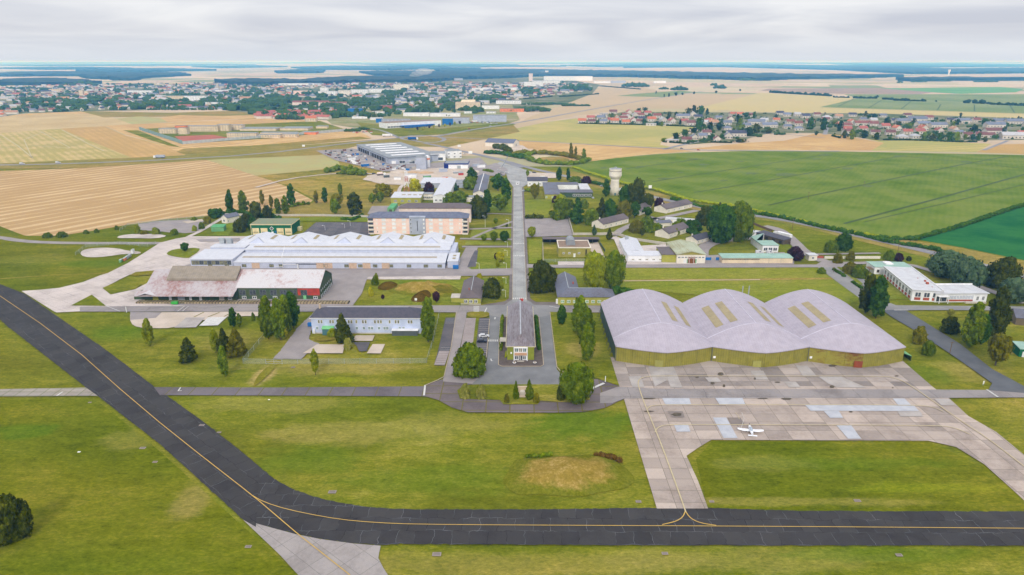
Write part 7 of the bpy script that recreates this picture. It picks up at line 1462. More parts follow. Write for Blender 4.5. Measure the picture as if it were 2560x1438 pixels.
# ------------------------------------------------------------------ depot, concrete plant, yard
o, rz, w0, d0 = frame_px((973,408),(1076,408),(893,370))
a = P(893,376); b = P(973,411); u = (b-a); L_ = u.length
dp = B('builders_depot', 'large grey builders depot with open bays and long white rooflights', 'depot', a, math.atan2(u.y,u.x), L_, 62, 7.5, 'flat', 0, 'wall_grey', 'flat_grey', 1.0, t=.6)
dp.part('bay_shade_panel', MB().box(L_*.04,-.15,0,L_*.42,-.02,5.2).box(L_*.46,-.15,0,L_*.9,-.02,5.2), 'dark')  # dark slabs on the solid wall stand in for the shade inside the bays
for i in range(12): dp.part('bay_column', MB().box(L_*(.05+i*.075),-.6,0,L_*(.05+i*.075)+.6,-.2,5.2), 'wall_grey')
for i in range(6): dp.part('rooflight', MB().box(L_*(.1+i*.155),8,8.15,L_*(.14+i*.155),50,8.7), 'wall_white', dp.roof)
p = P(976, 411); q = P(1075, 408); w0 = q.x-p.x; d2 = B('depot_office', 'lower grey hall with windows at the front of the builders depot', 'hall', (p.x+.5, p.y), 0, w0, 34, 6, 'flat', 0, 'wall_grey', 'flat_grey', .3); d2.wins('f', 2, 1, 7, 3.5, .3, .55); d2.doors('f', [.08], 5, 4, 'frame')
p = P(1077, 403); d3 = B('white_office', 'white two storey office of the builders depot with dark glazing', 'office building', p, .15, P(1116,400).x-p.x, 24, 9, 'flat', 0, 'wall_white', 'flat_grey', .2); d3.wins('f', 1, .8, 12, 3.6, us=[.5]); p2 = P(1117,397); d4 = B('white_office', 'white rounded rear part of the builders depot', 'office building', (p2.x+1,p2.y+2), .3, 18, 20, 9, 'flat', 0, 'wall_white', 'flat_grey', .2); d4.wins('f', 3, 1, 2.4, 1.6); d4.wins('f', 3, 5, 2.4, 1.6)
p = P(1111, 423); d5 = B('blue_trimmed_hall', 'small white hall with dark blue roof edge beside the builders depot', 'hall', p, .0, P(1170,423).x-p.x, 22, 6, 'flat', 0, 'wall_white', 'flat_grey', .0, t=.1); w0 = d5.w; bt_ = m_plain('navy', col(30,46,130)); d5.part('roof_edge', MB().box(-.4,-.4,5.2,w0+.4,-.02,6.5).box(-.4,-.02,5.2,-.02,22.2,6.5).box(w0+.02,-.02,5.2,w0+.4,22.2,6.5), bt_); d5.doors('f', [.08], 5, 5, bt_); d5.doors('f', [.62], 4, 4, 'metal')
p = P(1041, 425); d6 = B('batching_plant', 'grey concrete batching tower with slanting conveyor', 'batching plant', p, 0, 11, 10, ZT(1050,425,394), 'flat', 0, 'wall_grey', 'flat_grey', .1); d6.part('conveyor', MB().add([(0,2,d6.h-1),(0,4,d6.h-1),(-26,2,2.5),(-26,4,2.5),(0,2,d6.h-3),(0,4,d6.h-3),(-26,2,1),(-26,4,1)], [(0,1,3,2),(4,6,7,5),(0,2,6,4),(1,5,7,3),(0,4,5,1),(2,3,7,6)]), 'metal'); d6.part('conveyor_leg', MB().box(-13,2.6,0,-12.5,3.4,7).box(-25,2.6,0,-24.5,3.4,2), 'steel_dark')
p = P(1069, 419); t_ = thing('cement_silo', 'white cement silo with orange band beside the batching tower', 'silo', (p.x, p.y, 0)); MB().lathe((0,0), [(2.9,0),(2.9,9.2)], 18).build('silo_body', W['wall_white'], t_); MB().lathe((0,0), [(2.95,9.2),(2.95,11)], 18).build('orange_band', W['orange'], t_); MB().lathe((0,0), [(2.9,11),(2.9,13),(.6,14)], 18).build('silo_top', W['wall_white'], t_)
for i, (x, y, w_, h_, lb) in enumerate([(1005,432,60,7,'white sand heap in the works yard'),(1035,433,40,6,'tan gravel heap in the middle of the works yard'),(1062,434,44,7,'tan gravel heap at the right of the works yard'),(1085,440,50,5,'pale heap at the right end of the works yard'),(975,450,110,3,'low pale sand spread below the works yard')]):
    g = P(x, y); s_ = SC(x, y); mb = MB(); blob(mb, (0,0,0), w_*s_/2, h_*s_*.9, random.Random(i), 2, .2); o = mb.build('gravel_heap', M['sand'] if i in (0,3,4) else m_plain('tan_gravel%s' % 'ab'[i-1], col(214,182,146), col(196,164,128), .3), smooth=True); o.location = (g.x, g.y, 0); o.scale = (1, .6, 1); tag(o, lb, 'heap')
rg = random.Random(4); mb = MB(); gx = P(930, 405)
pal = [W['wall_white'], W['concrete'], W['steel_dark'], m_plain('rust_steel', col(130,84,66)), W['blue'], W['metal']]
for i in range(330):
    x = 800+rg.random()*260; y = 378+rg.random()*50
    if not inside((x, y), [(795,380),(880,374),(900,384),(960,412),(1055,424),(1040,432),(960,430),(850,404)]) and not inside((x,y), [(800,378),(860,374),(888,378),(890,385),(840,392)]): continue
    g = P(x, y); a_, b2, c2 = rg.uniform(1.2,5), rg.uniform(.8,2), rg.uniform(.6,2.4); mb.box(g.x,g.y,.3,g.x+a_,g.y+b2,.3+c2, rg.choice((0,0,1,1,2,3,4,5) if x > 860 else (3,3,2,5,1)))
o_ = mb.build('stacked_goods', pal); o_['kind'] = 'stuff'; o_['label'] = 'pallets and stacks of building materials in the depot yard'
a = P(1213, 366); b = P(1283, 369); u = b-a; bn = B('white_barn', 'white barn with pale blue grey roof beyond the works', 'barn', a, math.atan2(u.y,u.x), u.length, 26, ZT(1250,367,357), 'gx', 4.5, 'wall_cream', 'blue_slate', .4); bn.doors('r', [.5], 5, 4, 'metal')
# ------------------------------------------------------------------ mounds
def m_mound(name, lowc, top, z0, z1):
    m, nt, b = newmat(name, 1., 0.); v = pos(nt); sp_ = N(nt, 'ShaderNodeSeparateXYZ'); nt.links.new(v, sp_.inputs[0]); n_ = noi(nt, v, .25, 5, .7); n2 = noi(nt, v, 1.2, 3, .7)
    f = math_(nt, 'ADD', math_(nt, 'MULTIPLY', math_(nt, 'SUBTRACT', sp_.outputs['Z'], z0), 1/(z1-z0)), math_(nt, 'MULTIPLY_ADD', n_, 1.6, -.8))
    tc_ = ramp(nt, wsum(nt, (n_, .5), (n2, .5)), [(.35, top[0]), (.5, top[1]), (.65, top[2])]); lc_ = ramp(nt, n2, [(.35, lowc[0]), (.65, lowc[1])])
    nt.links.new(mix(nt, f if 0 else ramp(nt, f, [(.2, (0,0,0,1)), (.8, (1,1,1,1))]), lc_, tc_), b.inputs['Base Color']); return m
M['mound'] = m_mound('mound_dry', (col(104,108,20), col(134,134,40)), (col(134,116,40), col(162,138,62), col(196,168,104)), .7, 2.2)
def mound(pts, h, mat, label, seed=1):
    q = PL(pts); cx, cy = sum(p[0] for p in q)/len(q), sum(p[1] for p in q)/len(q); q = smooth_poly(q, True, 2); n = len(q); vs = []; K = 7
    for k in range(K+1):
        t = k/K; z = h*(math.sin(t*math.pi/2)**1.1)
        for p in q: X, Y = cx+(p[0]-cx)*(1-t*.95), cy+(p[1]-cy)*(1-t*.95); w1 = 1.2*mn.noise(Vector((X*.12, Y*.15, seed+5)))*min(1, t*4+.3); vs.append((X-cx+w1*2, Y-cy+w1, z*(1+.5*mn.noise(Vector((X*.16, Y*.2, seed))))-(.1 if k == 0 else 0)))
    fs = [(k*n+i, k*n+(i+1)%n, (k+1)*n+(i+1)%n, (k+1)*n+i) for k in range(K) for i in range(n)]+[tuple(K*n+i for i in range(n))]
    me = MB().add(vs, fs).build('mound', mat, smooth=True); me.location = (cx, cy, .3); me['kind'] = 'structure'; me['label'] = label; return me
M['mound2'] = m_grass('mound_dark', [col(70,58,14), col(98,78,20), col(124,96,30)], 8, 2, .5, 3); M['moundg'] = m_grass('mound_green', [col(84,86,20), col(120,112,30), col(150,132,46)], 8, 2, .5, 3)
mound([(1250,1205),(1282,1160),(1292,1148),(1345,1146),(1440,1139),(1500,1138),(1540,1150),(1560,1170),(1590,1200),(1570,1222),(1500,1232),(1440,1246),(1340,1236),(1290,1240)], 2.6, M['mound'], 'dry grass covered mound between the apron and the taxiway')
mound([(966,728),(985,712),(1040,708),(1100,708),(1145,720),(1150,738),(1110,745),(1060,742),(1000,738)], 3.6, M['mound'], 'dry grassy mound behind the pale blue block'); mound([(940,722),(955,709),(985,707),(1000,714),(990,724),(960,727)], 2.4, M['mound2'], 'dark mound at the left'); mound([(1022,750),(1040,735),(1070,730),(1080,740),(1065,755),(1040,757)], 3.0, M['mound2'], 'brown mound in front'); mound([(1045,728),(1080,718),(1130,722),(1148,734),(1120,742),(1070,740)], 3.4, M['moundg'], 'greenish mound at the right')
hedge([(1492,1142),(1510,1143),(1530,1148),(1548,1155)], 2.0, 1.3, 'brown', 'dark brown scrub along the crest of the dry mound', lod=2); hedge([(1316,1144),(1340,1143)], 1.6, 1.0, 'mid', 'green scrub at the left back of the dry mound', lod=2); hedge([(1352,1143),(1376,1140)], 1.6, 1.0, 'mid', 'green scrub at the middle back of the dry mound', lod=2)
# ------------------------------------------------------------------ memorial
p = P(1306, 992); t_ = thing('stone_memorial', 'pale stone memorial between the two ragged cypresses', 'memorial', (p.x, p.y, .6)); MB().box(-3.2,-1.6,0,3.2,3.4,.25).box(-2.6,2.2,.25,2.6,2.8,2.4).build('stone_base', W['sandstone'], t_); MB().box(-.9,-.5,.25,.9,.9,1.5).add([(-.9,-.5,1.5),(.9,-.5,1.5),(.9,.9,1.5),(-.9,.9,1.5),(0,.2,2.3)], [(0,1,4),(1,2,4),(2,3,4),(3,0,4)]).build('stele', W['concrete'], t_)
# ------------------------------------------------------------------ lamps, poles, pylon, signs
lr = 0
def lamp(px, py, hpx, label, grp='street lamps along the avenue'):
    p = P(px, py); h = ZT(px, py, py-hpx); t_ = thing('street_lamp', label, 'street lamp', (p.x, p.y, .4), 0, grp); MB().tube((0,0,0),(0,0,h),.09,.06).tube((0,0,h),(-1.2,0,h+.25),.05).build('pole', W['frame'], t_); MB().box(-2.0,-.15,h+.15,-1.1,.15,h+.32).build('lamp_head', W['frame'], t_)
for px, py, hp, lb in [(1264,745,17,'lamp left of the avenue nearest the junction'),(1265,711,14,'lamp left of the avenue behind the guard house tree'),(1266,674,14,'lamp left of the avenue by the cross lane'),(1268,642,14,'lamp left of the avenue beside the yellow green tree'),(1269,620,13,'lamp left of the avenue in front of the clipped trees'),(1272,565,14,'lamp left of the avenue at the footpaths'),(1213,570,28,'tall lamp on the footpath lawn left of the avenue'),(1198,674,14,'lamp on the lawn left of the avenue'),(1276,480,10,'lamp at the upper end of the avenue'),(876,566,12,'lamp in the car park behind the factory, right one'),(862,572,10,'lamp in the car park behind the factory, middle one'),(813,577,11,'lamp in the car park behind the factory, left one')]: lamp(px, py, hp, lb)
def upole(px, py, hpx, label):
    p = P(px, py); h = ZT(px, py, py-hpx); t_ = thing('utility_pole', label, 'pole', (p.x, p.y, .2)); MB().tube((0,0,0),(0,0,h),.16,.11).build('shaft', W['wood_post'], t_); MB().box(-.9,-.06,h-.6,.9,.06,h-.45).build('crossarm', W['wood_post'], t_)
for a in [(1980,578,30,'utility pole beside the white lorry'),(2243,638,30,'utility pole by the round purple tree'),(2374,885,30,'utility pole beside the dark side road'),(2083,682,14,'short pole at the road fork'),(1744,580,16,'slim pole in the cottage garden'),(873,431,10,'pole at the edge of the scrubland'),(2020,500,20,'pole standing in the maize, left'),(2160,463,10,'pole standing in the maize, right'),(998,252,16,'far mast among the town roofs'),(849,272,18,'white mast before the school')]: upole(*a)
p = P(1018, 495); h = ZT(1018,495,428); t_ = thing('lattice_mast', 'red and white lattice radio mast beside the works yard', 'mast', (p.x, p.y, 0)); mr = m_plain('mast_red', col(214,120,110)); ba, ta = 3.4, 1.0; lv = 10
for seg in range(lv):
    z0, z1 = h*seg/lv, h*(seg+1)/lv; r0, r1 = ba+(ta-ba)*min(1, seg/lv*1.6), ba+(ta-ba)*min(1, (seg+1)/lv*1.6); mb = MB(); c4 = [(-1,-1),(1,-1),(1,1),(-1,1)]
    for k in range(4):
        a, b2 = c4[k], c4[(k+1)%4]; mb.tube((a[0]*r0,a[1]*r0,z0),(a[0]*r1,a[1]*r1,z1),.14,n=4); mb.tube((a[0]*r0,a[1]*r0,z0),(b2[0]*r1,b2[1]*r1,z1),.09,n=4); mb.tube((a[0]*r1,a[1]*r1,z1),(b2[0]*r1,b2[1]*r1,z1),.09,n=4)
    mb.build('mast_section', mr if (seg // 2) % 2 else W['frame'], t_)
p = P(1252, 421); t_ = thing('display_sculpture', 'tall slanted grey aircraft shaped sculpture by the gate', 'sculpture', (p.x, p.y, .3)); MB().add([(0,0,0),(1.2,.8,0),(9,1,14),(7.6,0,13)], [(0,1,2,3),(3,2,1,0)]).tube((0,0,0),(8.6,.6,14),.5,.15).build('fin_body', W['metal'], t_); MB().box(-1.5,-1.5,0,1.8,1.5,.5).build('plinth', W['concrete'], t_)
def sign(px, py, w_, h_, z, label, key='frame'):
    p = P(px, py); t_ = thing('sign_board', label, 'sign', (p.x, p.y, .3)); MB().tube((-w_*.3,0,0),(-w_*.3,0,z),.06).tube((w_*.3,0,0),(w_*.3,0,z),.06).build('posts', W['metal'], t_); MB().box(-w_/2,-.08,z,w_/2,-.02,z+h_).build('panel', W[key], t_)
for a in [(1176,388,5,3.5,1.5,'white direction board at the curve of the country road'),(1148,370,4,3,1.2,'white direction board before the barn'),(759,369,4,2.6,1,'white board by the road below the prison'),(1185,750,1,1,1.2,'round no entry sign board at the parking entrance'),(1356,449,5,2.4,1.2,'white board near the gate forecourt'),(1040,758,1.2,1.2,1.2,'small pale board on the mound lawn'),(2457,965,.5,1.2,.6,'small pale marker at the dark road end'),(1513,957,.3,2.4,.1,'thin white marker beside the wide stop bar'),(1625,477,3,3,2,'white road sign at the maize edge'),(317,783,.3,2.8,.2,'thin white marker post by the left street')]: sign(*a)
p = P(1304, 762); t_ = thing('red_shed', 'small red shelter behind the headquarters', 'shelter', (p.x, p.y, .5)); MB().box(-.8,0,0,.8,1,2.3).build('body', W['wall_red'], t_); MB().box(-.95,-.15,2.3,.95,1.15,2.45).build('lid', W['wall_red'], t_)
for a in [(340,648,320,655,'row of grey crates at the yard edge'),]:
    for k, (x, y) in enumerate([(333,636),(325,645),(318,650),(312,654),(303,658)]):
        p = P(x, y); t_ = thing('equipment_cabinet', ['tall white cabinet at the upper end of the equipment row','grey unit of the equipment row below the tall cabinet','pale unit in the middle of the equipment row','orange marked unit of the equipment row','green and white unit at the lower end of the equipment row'][k], 'cabinet', (p.x, p.y, .4), math.atan2(P(333,636).y-P(303,658).y, P(333,636).x-P(303,658).x)); MB().box(0,0,0,3.2,1.1,2.4 if k == 0 else 1.5).build('body', [W['frame'],W['metal'],W['metal'],W['orange'],W['hut_green']][k], t_); MB().box(-.1,-.1,(2.4 if k == 0 else 1.5),3.3,1.2,(2.5 if k == 0 else 1.6)).build('lid', W['metal'], t_)
# grass hatches
hr = random.Random(9)
for k, (x, y, s_, lb) in enumerate([(505,1065,1.6,'tan hatch right of the taxiway, upper one'),(548,1083,1.2,'grey hatch right of the taxiway'),(357,1122,1.6,'tan hatch left of the taxiway, upper one'),(388,1157,1.3,'grey hatch left of the taxiway'),(831,1232,2.0,'drain grille above the taxiway curve'),(1092,1388,2.0,'drain grille in the grass below the taxiway'),(1662,1386,1.4,'drain grille below the spur lines'),(2247,1390,1.4,'drain grille at the lower right'),(1596,1256,1.4,'hatch left of the apron lead in'),(1779,1256,1.2,'hatch right of the apron lead in'),(2143,1254,1.6,'pale hatch at the bottom of the right lawn'),(621,1369,1.4,'grey hatch beside the concrete spur'),(733,920,1.4,'small slab by the field gate'),(225,1008,1.0,'small tan hatch below the slab path'),(673,1001,1.0,'white marker stone below the strip road'),(198,1132,1.2,'white marker board in the left grass')]):
    s_ *= .55 if k < 14 else .35; p = P(x, y); t_ = thing('drain_cover', lb, 'drain cover', (p.x, p.y, .24)); MB().box(-s_,-s_*.6,0,s_,s_*.6,.12).build('surround', W['sandst'] if 0 else M['lotpink'] if k not in (14,15) else W['frame'], t_); MB().box(-s_*.75,-s_*.4,.121,s_*.75,s_*.4,.15).build('grille', M['patch_d'] if k not in (14,15) else W['frame'], t_)
# ------------------------------------------------------------------ vehicles
def wheel(m, x, y, r, w_): m.tube((x, y-w_/2, r), (x, y+w_/2, r), r, n=12)
def car(px, py, rz, mat, label, L_=4.3, van=False, world=None, name='parked_car'):
    p = P(px, py); t_ = thing(name, label, 'van' if van else 'car', (p.x, p.y, .56), rz); w_ = 1.8
    h1, h2 = (.95, 2.1) if van else (.82, 1.42)
    pr = [(0,.3),(L_,.3),(L_,h1*.8),(L_*.97,h1),(L_*.76,h1+.06),(L_*.62,h2),(L_*.03,h2),(0,h1+.1)] if van else [(0,.3),(L_,.3),(L_,.62),(L_*.96,.78),(L_*.72,h1+.08),(L_*.56,h2),(L_*.2,h2),(L_*.03,h1+.08),(0,.8)]
    n = len(pr); m = MB().add([(x,y,z) for y in (-w_/2,w_/2) for x,z in pr], [tuple(range(n-1,-1,-1))[::-1],tuple(range(n,2*n))[::-1]]+[(i,n+i,n+(i+1)%n,(i+1)%n) for i in range(n)]); m.build('body', mat, t_)
    g = MB(); 
    if van: g.add([(L_*.765,-.75,h1+.1),(L_*.765,.75,h1+.1),(L_*.635,.7,h2-.08),(L_*.635,-.7,h2-.08)], [(0,1,2,3)]).box(L_*.45,-w_/2-.02,h1+.15,L_*.62,w_/2+.02,h2-.35)
    else: g.add([(L_*.735,-.75,h1+.1),(L_*.735,.75,h1+.1),(L_*.57,.68,h2-.02),(L_*.57,-.68,h2-.02)], [(0,1,2,3)]).box(L_*.2,-w_/2-.02,h1+.1,L_*.58,w_/2+.02,h2-.12)
    g.build('window', W['glass'], t_)
    for x in (L_*.2, L_*.8):
        for y in (-w_/2, w_/2): wm_ = MB(); wheel(wm_, x, y, .32, .22); wm_.build('wheel', W['dark'], t_)
cw, cd = m_plain('car_white', col(235,236,240), rough=.3, spec=.5), m_plain('car_navy', col(40,50,74), rough=.3, spec=.5); cr_ = m_plain('car_red', col(190,50,40), rough=.3); cs = m_plain('car_silver', col(180,184,190), rough=.3)
car(1197,846,.12,cw,'white estate car in the parking bays',4.7); car(1193,858,.05,cd,'dark blue car parked next to the white estate car')
car(1888,636,0,cw,'white van parked before the white bungalow, left one',5,True,name='parked_van'); car(1916,636,.05,cw,'small white van parked before the white bungalow, right one',4.2,True,name='parked_van')
car(1307,481,1.2,cs,'silver car beside the gate lodge trees'); car(1700,504,-.25,cd,'dark car on the country road behind the cottages'); car(1483,499,1.6,cs,'grey car beside the mess wing'); car(1500,468,.2,cs,'car by the water tower hedge'); car(1331,433+.5,-.3,cd,'dark car on the road bend above the gate')
car(1243,428,0,cw,'parked car by the gate, first of a row'); car(1250,433,.0,cs,'parked car by the gate, second of a row'); car(1246,438,.0,cd,'parked car by the gate, third of a row'); car(1262,434,0,cw,'parked car by the gate, nearest the plaza')
car(50,412,.0,cw,'white van on the road at the far left',5.4,True,name='moving_van'); car(140,409,.0,cw,'second white van on the road, right of the first',5.6,True,name='moving_van'); car(1700,373,0,cd,'blue car on the lane beyond the maize'); car(1742,377,0,cr_,'red car on the lane beyond the maize'); car(1018,349,.1,cs,'car entering the roundabout'); car(1170,324,.3,cr_,'red car on the road right of the roundabout'); car(1224,317,.3,cw,'white car on the road right of the roundabout')
car(910,437,0,cd,'blue car at the works yard edge',4.4); car(930,437,0,cd,'dark car next to the blue one at the works yard',4.4); car(1158,387,.4,cw,'white car on the road by the direction board')
pk = random.Random(2)
for k in range(46):
    x, y = 868+pk.random()*60, 322+pk.random()*12
    if k > 22: x, y = 1150+pk.random()*90, 306+pk.random()*5
    m = pk.choice((cw, cs, cd, cr_)); c_ = 'prison' if k <= 22 else 'business park'; p = P(x, y); t_ = thing('parked_car', '%s car in the %s car park' % ({cw:'white',cs:'silver',cd:'dark',cr_:'red'}[m], c_), 'car', (p.x, p.y, .5), pk.uniform(-.3,.3), '%s cars in the %s car park' % ({cw:'white',cs:'silver',cd:'dark',cr_:'red'}[m], c_)); MB().box(0,-.9,.25,4.3,.9,.85).add([(.6,-.8,.85),(3.2,-.8,.85),(3.2,.8,.85),(.6,.8,.85),(1,-.7,1.4),(2.7,-.7,1.4),(2.7,.7,1.4),(1,.7,1.4)], [(4,5,6,7),(0,1,5,4),(1,2,6,5),(2,3,7,6),(3,0,4,7)]).build('body', m, t_)
def lorry(px, py, rz, trail, cab, label, L_=13.):
    p = P(px, py); t_ = thing('lorry', label, 'lorry', (p.x, p.y, .4), rz); MB().box(0,-1.25,1.1,L_,1.25,3.9).build('trailer', trail, t_); MB().add([(x,y,z) for y in (-1.2,1.2) for x,z in ((L_+.6,.5),(L_+3,.5),(L_+3,1.9),(L_+2.7,3.2),(L_+.6,3.5))], [(0,1,2,3,4),(9,8,7,6,5),(0,5,6,1),(1,6,7,2),(2,7,8,3),(3,8,9,4),(4,9,5,0)]).build('cab', cab, t_)
    MB().add([(L_+3.02,-1,1.95),(L_+3.02,1,1.95),(L_+2.76,1,3.1),(L_+2.76,-1,3.1)], [(0,1,2,3)]).build('windscreen', W['glass'], t_); MB().box(.5,-.5,.7,L_+2,.5,1.09).build('chassis', W['dark'], t_)
    for x in (1.5, 2.8, 4.1, L_-1, L_+1.6):
        m = MB(); wheel(m, x, -1, .5, .35); wheel(m, x, 1, .5, .35); m.build('wheel', W['dark'], t_)
lorry(1976,602,math.radians(118),W['wall_white'],W['frame'],'white articulated lorry parked beside the dark shed row',11.5); lorry(1020,350,-.05,m_plain('lorry_blue', col(30,100,180)),W['frame'],'blue articulated lorry on the roundabout'); lorry(956,342,.15,W['wall_white'],W['frame'],'white lorry entering the roundabout from the left'); lorry(413,396,math.pi+.05,W['wall_grey'],W['frame'],'flatbed lorry with machinery on the left road',11)
p = P(943, 440); t_ = thing('mixer_lorry', 'concrete mixer lorry at the works yard entrance', 'lorry', (p.x, p.y, .4)); MB().tube((0,0,2.2),(6,0,2.8),1.1,1.4,12).build('drum', W['wall_pink'], t_); MB().box(-.5,-1.1,.7,9,1.1,1.1).build('chassis', W['dark'], t_); MB().box(7,-1.2,1.1,9,1.2,3).build('cab', W['frame'], t_)
for x in (.8, 2.1, 7.8): m = MB(); wheel(m, x, -1, .5, .35); wheel(m, x, 1, .5, .35); m.build('wheel', W['dark'], t_)
# business park and works yard clutter
bl_ = m_plain('trailer_blue', col(36,104,186))
for k in range(8):
    p = P(1012+k*9, 322-k*.9); t_ = thing('trailer', 'blue trailer parked before the showroom canopy', 'trailer', (p.x, p.y, .4), .1, 'blue trailers parked before the showroom'); MB().box(0,-1.25,1,9,1.25,3.4).build('box_body', bl_ if k % 3 else W['wall_white'], t_) if k % 3 else MB().box(0,-1.25,1,9,1.25,3.4).build('box_body', bl_, t_)
    for x in (1.5, 7.5): m = MB(); wheel(m, x, -1, .45, .3); wheel(m, x, 1, .45, .3); m.build('wheel', W['dark'], t_)
for k, (x, y, c_) in enumerate([(1044,326,'purple'),(1058,325,'yel'),(1073,321,'purple'),(1085,321,'yel'),(1098,318,'purple'),(1112,318,'yel'),(1125,315,'purple'),(1137,313,'light'),(1150,311,'purple')]):
    tree(x, y, 8, 8, 'round', c_, ('%s clipped roadside tree, %s in the row before the business park' % ({'purple':'purple','yel':'yellow green','light':'green'}[c_], ['first','second','third','fourth','fifth','sixth','seventh','eighth','ninth'][k])), 'clipped trees along the business park', lod=2, cat='tree')
for k, (x, y, w_, d_, h_, mt, lb) in enumerate([(985,452,7,3,2.8,'wall_white','white site cabin in the works yard, left'),(1012,446,12,5,3.4,'wall_white','long white site office in the works yard'),(1106,450,6,2.6,2.6,'orange','orange container in the works yard'),(1098,432,9,4,3.2,'wall_grey','grey hopper shed near the gravel heaps'),(1182,418,8,3,2.6,'wall_grey','grey tank container right of the blue trimmed hall'),(1194,421,9,3,3.0,'wall_white','white tank container right of the blue trimmed hall'),(1030,424,8,3,2.6,'concrete','concrete block bin under the conveyor'),(960,446,6,2.5,2.4,'steel_dark','dark container by the mixer lorry'),(1135,436,10,3,1.6,'metal','grey flat trailer at the right of the works yard'),(1148,440,5,2.5,2.4,'wall_red','red machine at the right of the works yard'),(1060,448,8,2.4,2.6,'hut_green','green container in the works yard'),(872,402,9,3,2.6,'wall_white','white container at the depot yard'),(905,418,9,3,2.6,'blue','blue container at the depot yard edge'),(1183,306,10,5,3,'wall_white','white van body store by the large grey warehouse')]):
    p = P(x, y); t_ = thing('container', lb, 'container', (p.x, p.y, .62), .05*k); MB().box(0,0,0,w_,d_,h_).build('body', W[mt], t_); MB().box(-.15,-.15,h_,w_+.15,d_+.15,h_+.15).build('lid', W['metal'], t_)
for k, (x, y, a0, b0, yt, wl, rf) in enumerate([(925,955,0,300,295,'wall_white','flat_white'),(1036,1062,0,276,271,'wall_white','flat_grey'),(1080,1100,0,281,276,'wall_grey','slate'),(1160,1180,0,284,279,'wall_white','flat_white'),(1215,1240,0,284,279,'wall_white','slate'),(900,930,0,272,267,'wall_cream','slate'),(1316,1336,0,262,258,'wall_white','flat_grey'),(930,960,0,284,280,'wall_white','flat_white')]):
    block(x, y, b0, yt, wl, rf, ['low white store next to the dark teal box building','white workshop behind the superstore roofs, left','small grey hall behind the second superstore','white kiosk hall before the cream industrial block','white hall with slate roof near the white shop','cream house right of the red roofed school','white shed before the grove at the right of town','narrow white hall below the dark blue warehouse'][k], depth=12, name='hall', rows=1, cols=4)
# light aircraft
p = P(1876, 1087); g_ = p; ap = thing('light_aircraft', 'small white low wing aircraft parked on the apron', 'aircraft', (p.x, p.y, .62), math.radians(-9))
pw_ = m_plain('aircraft_white', col(246,247,250, .9), col(236,238,244, .9), .5, rough=.3, spec=.5)
def fus(sts, n=14):
    vs = []; fs = []
    for (y, w_, zb, zt) in sts:
        for i in range(n): a = 6.2832*i/n; vs.append((w_*math.cos(a), y, (zb+zt)/2+(zt-zb)/2*math.sin(a)))
    for k in range(len(sts)-1):
        for i in range(n): fs.append((k*n+i, (k+1)*n+i, (k+1)*n+(i+1)%n, k*n+(i+1)%n))
    fs += [tuple(range(n)), tuple((len(sts)-1)*n+i for i in range(n-1,-1,-1))]; return vs, fs
MB().add(*fus([(3.4,.12,1.0,1.2),(3.3,.35,.75,1.4),(2.6,.5,.6,1.55),(1.4,.56,.55,1.75),(.2,.58,.55,1.85),(-1.2,.48,.6,1.7),(-2.6,.28,.8,1.4),(-3.9,.1,.95,1.2)])).build('fuselage', pw_, ap, True)
wg = MB()
for s_ in (-1, 1):
    st = [(0,1.75,-.0,.62,.12),(2.6,1.75,-.0,.66,.11),(4.1,1.45,.12,.98,.07),(4.35,1.2,.3,1.05,.04)]
    vs = [(s_*x, yy, z+dz) for (x, y0, y1, z, t) in st for (yy, dz) in ((y0,0),((y0*.6+y1*.4),t),(y1,.02),((y0*.6+y1*.4),-t*.6))]
    fs = [(k*4+i, k*4+(i+1)%4, (k+1)*4+(i+1)%4, (k+1)*4+i) for k in range(3) for i in range(4)]+[(12,13,14,15),(3,2,1,0)]; wg.add(vs, fs)
wg.build('wing', pw_, ap); MB().box(-1.5,-3.9,1.05,1.5,-3.2,1.13).build('tailplane', pw_, ap); MB().add([(x,y,z) for x in (-.05,.05) for y,z in ((-2.9,1.2),(-3.95,1.15),(-4.1,2.3),(-3.6,2.3))], [(0,1,2,3),(7,6,5,4),(0,4,5,1),(1,5,6,2),(2,6,7,3),(3,7,4,0)]).build('fin', pw_, ap)
MB().add(*fus([(1.5,.3,1.5,1.62),(1.0,.5,1.45,1.95),(.1,.52,1.45,2.1),(-.8,.42,1.45,1.9),(-1.5,.2,1.5,1.62)], 10)).build('canopy', m_plain('canopy', col(190,204,220), rough=.15, spec=.6), ap, True)
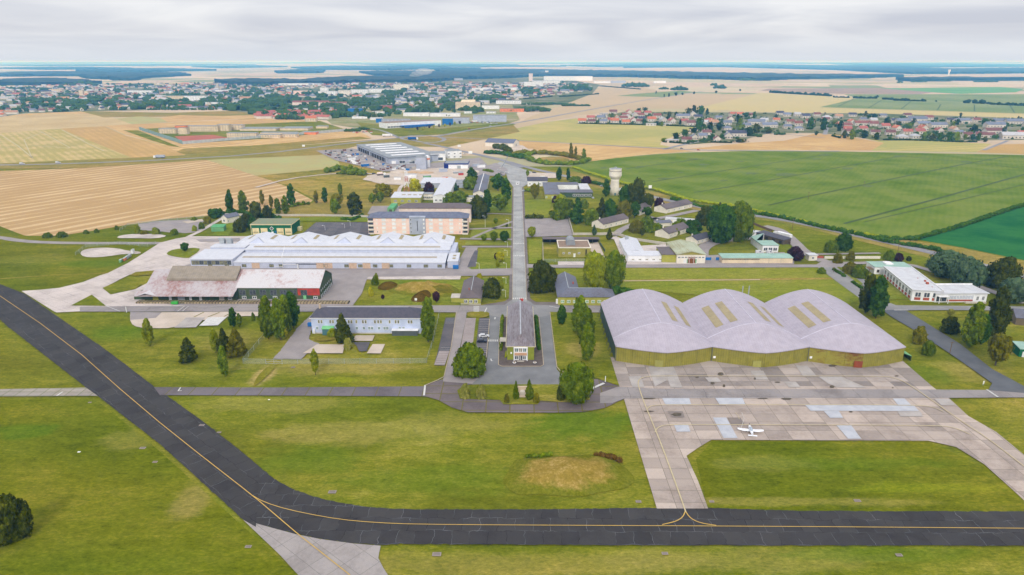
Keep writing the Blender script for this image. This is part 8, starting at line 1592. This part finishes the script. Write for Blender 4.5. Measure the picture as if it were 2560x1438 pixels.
MB().box(-.06,3.42,.35,.06,3.5,1.95).build('propeller', W['dark'], ap); MB().lathe((0,0), [(.15,0),(.01,.3)], 8).build('spinner', pw_, ap).matrix_local = Matrix.Translation((0,3.4,1.1)) @ Matrix.Rotation(-math.pi/2, 4, 'X')
for x, y in ((-1.3,.6),(1.3,.6),(0,2.7)): m = MB(); m.tube((x-.08,y,.2),(x+.08,y,.2),.2,n=10); m.box(x-.04,y-.04,.3,x+.04,y+.04,.7); m.build('landing_wheel', W['dark'], ap)
ap.scale = (.95, .95, .95)
# smoke plume beyond the town
sm_, nt, b = newmat('smoke'); nt.nodes.remove(b); ps = N(nt, 'ShaderNodeVolumePrincipled'); ps.inputs['Color'].default_value = (.95,.95,.95,1); ps.inputs['Density'].default_value = .006; nt.links.new(ps.outputs[0], nt.nodes['Material Output'].inputs['Volume'])
p = P(1030, 198); mb = MB(); srng = random.Random(6)
for k, (dx, dz, r) in enumerate([(0,8,16),(14,26,20),(34,44,26),(62,58,32)]): V_ = ICO_V; mb.add([(dx*1.0+v.x*r*1.5, v.y*r*2, dz+v.z*r*.9) for v in V_], ICO_F)
s_ = SC(1030,198); o_ = mb.build('smoke', sm_); o_.location = (p.x, p.y, 2); o_.scale = (1.3,1,.8); o_['kind'] = 'stuff'; o_['label'] = 'thin white smoke rising behind the town'
# ------------------------------------------------------------------ haze
hm_, nt_, b_ = newmat('haze'); nt_.nodes.remove(b_); pv = N(nt_, 'ShaderNodeVolumePrincipled'); pv.inputs['Density'].default_value = HAZE_D if 'HAZE_D' in globals() else 1.2e-4
pv.inputs['Color'].default_value = (.13, .46, 1.0, 1); pv.inputs['Absorption Color'].default_value = (1, 1, 1, 1); pv.inputs['Anisotropy'].default_value = 0.0
nt_.links.new(pv.outputs[0], nt_.nodes['Material Output'].inputs['Volume'])
hb = MB().box(-61000, -3500, -1.5, 61000, 49000, 118.6).build('haze', hm_); hb['kind'] = 'stuff'; hb['label'] = 'pale blue summer haze over the plain'
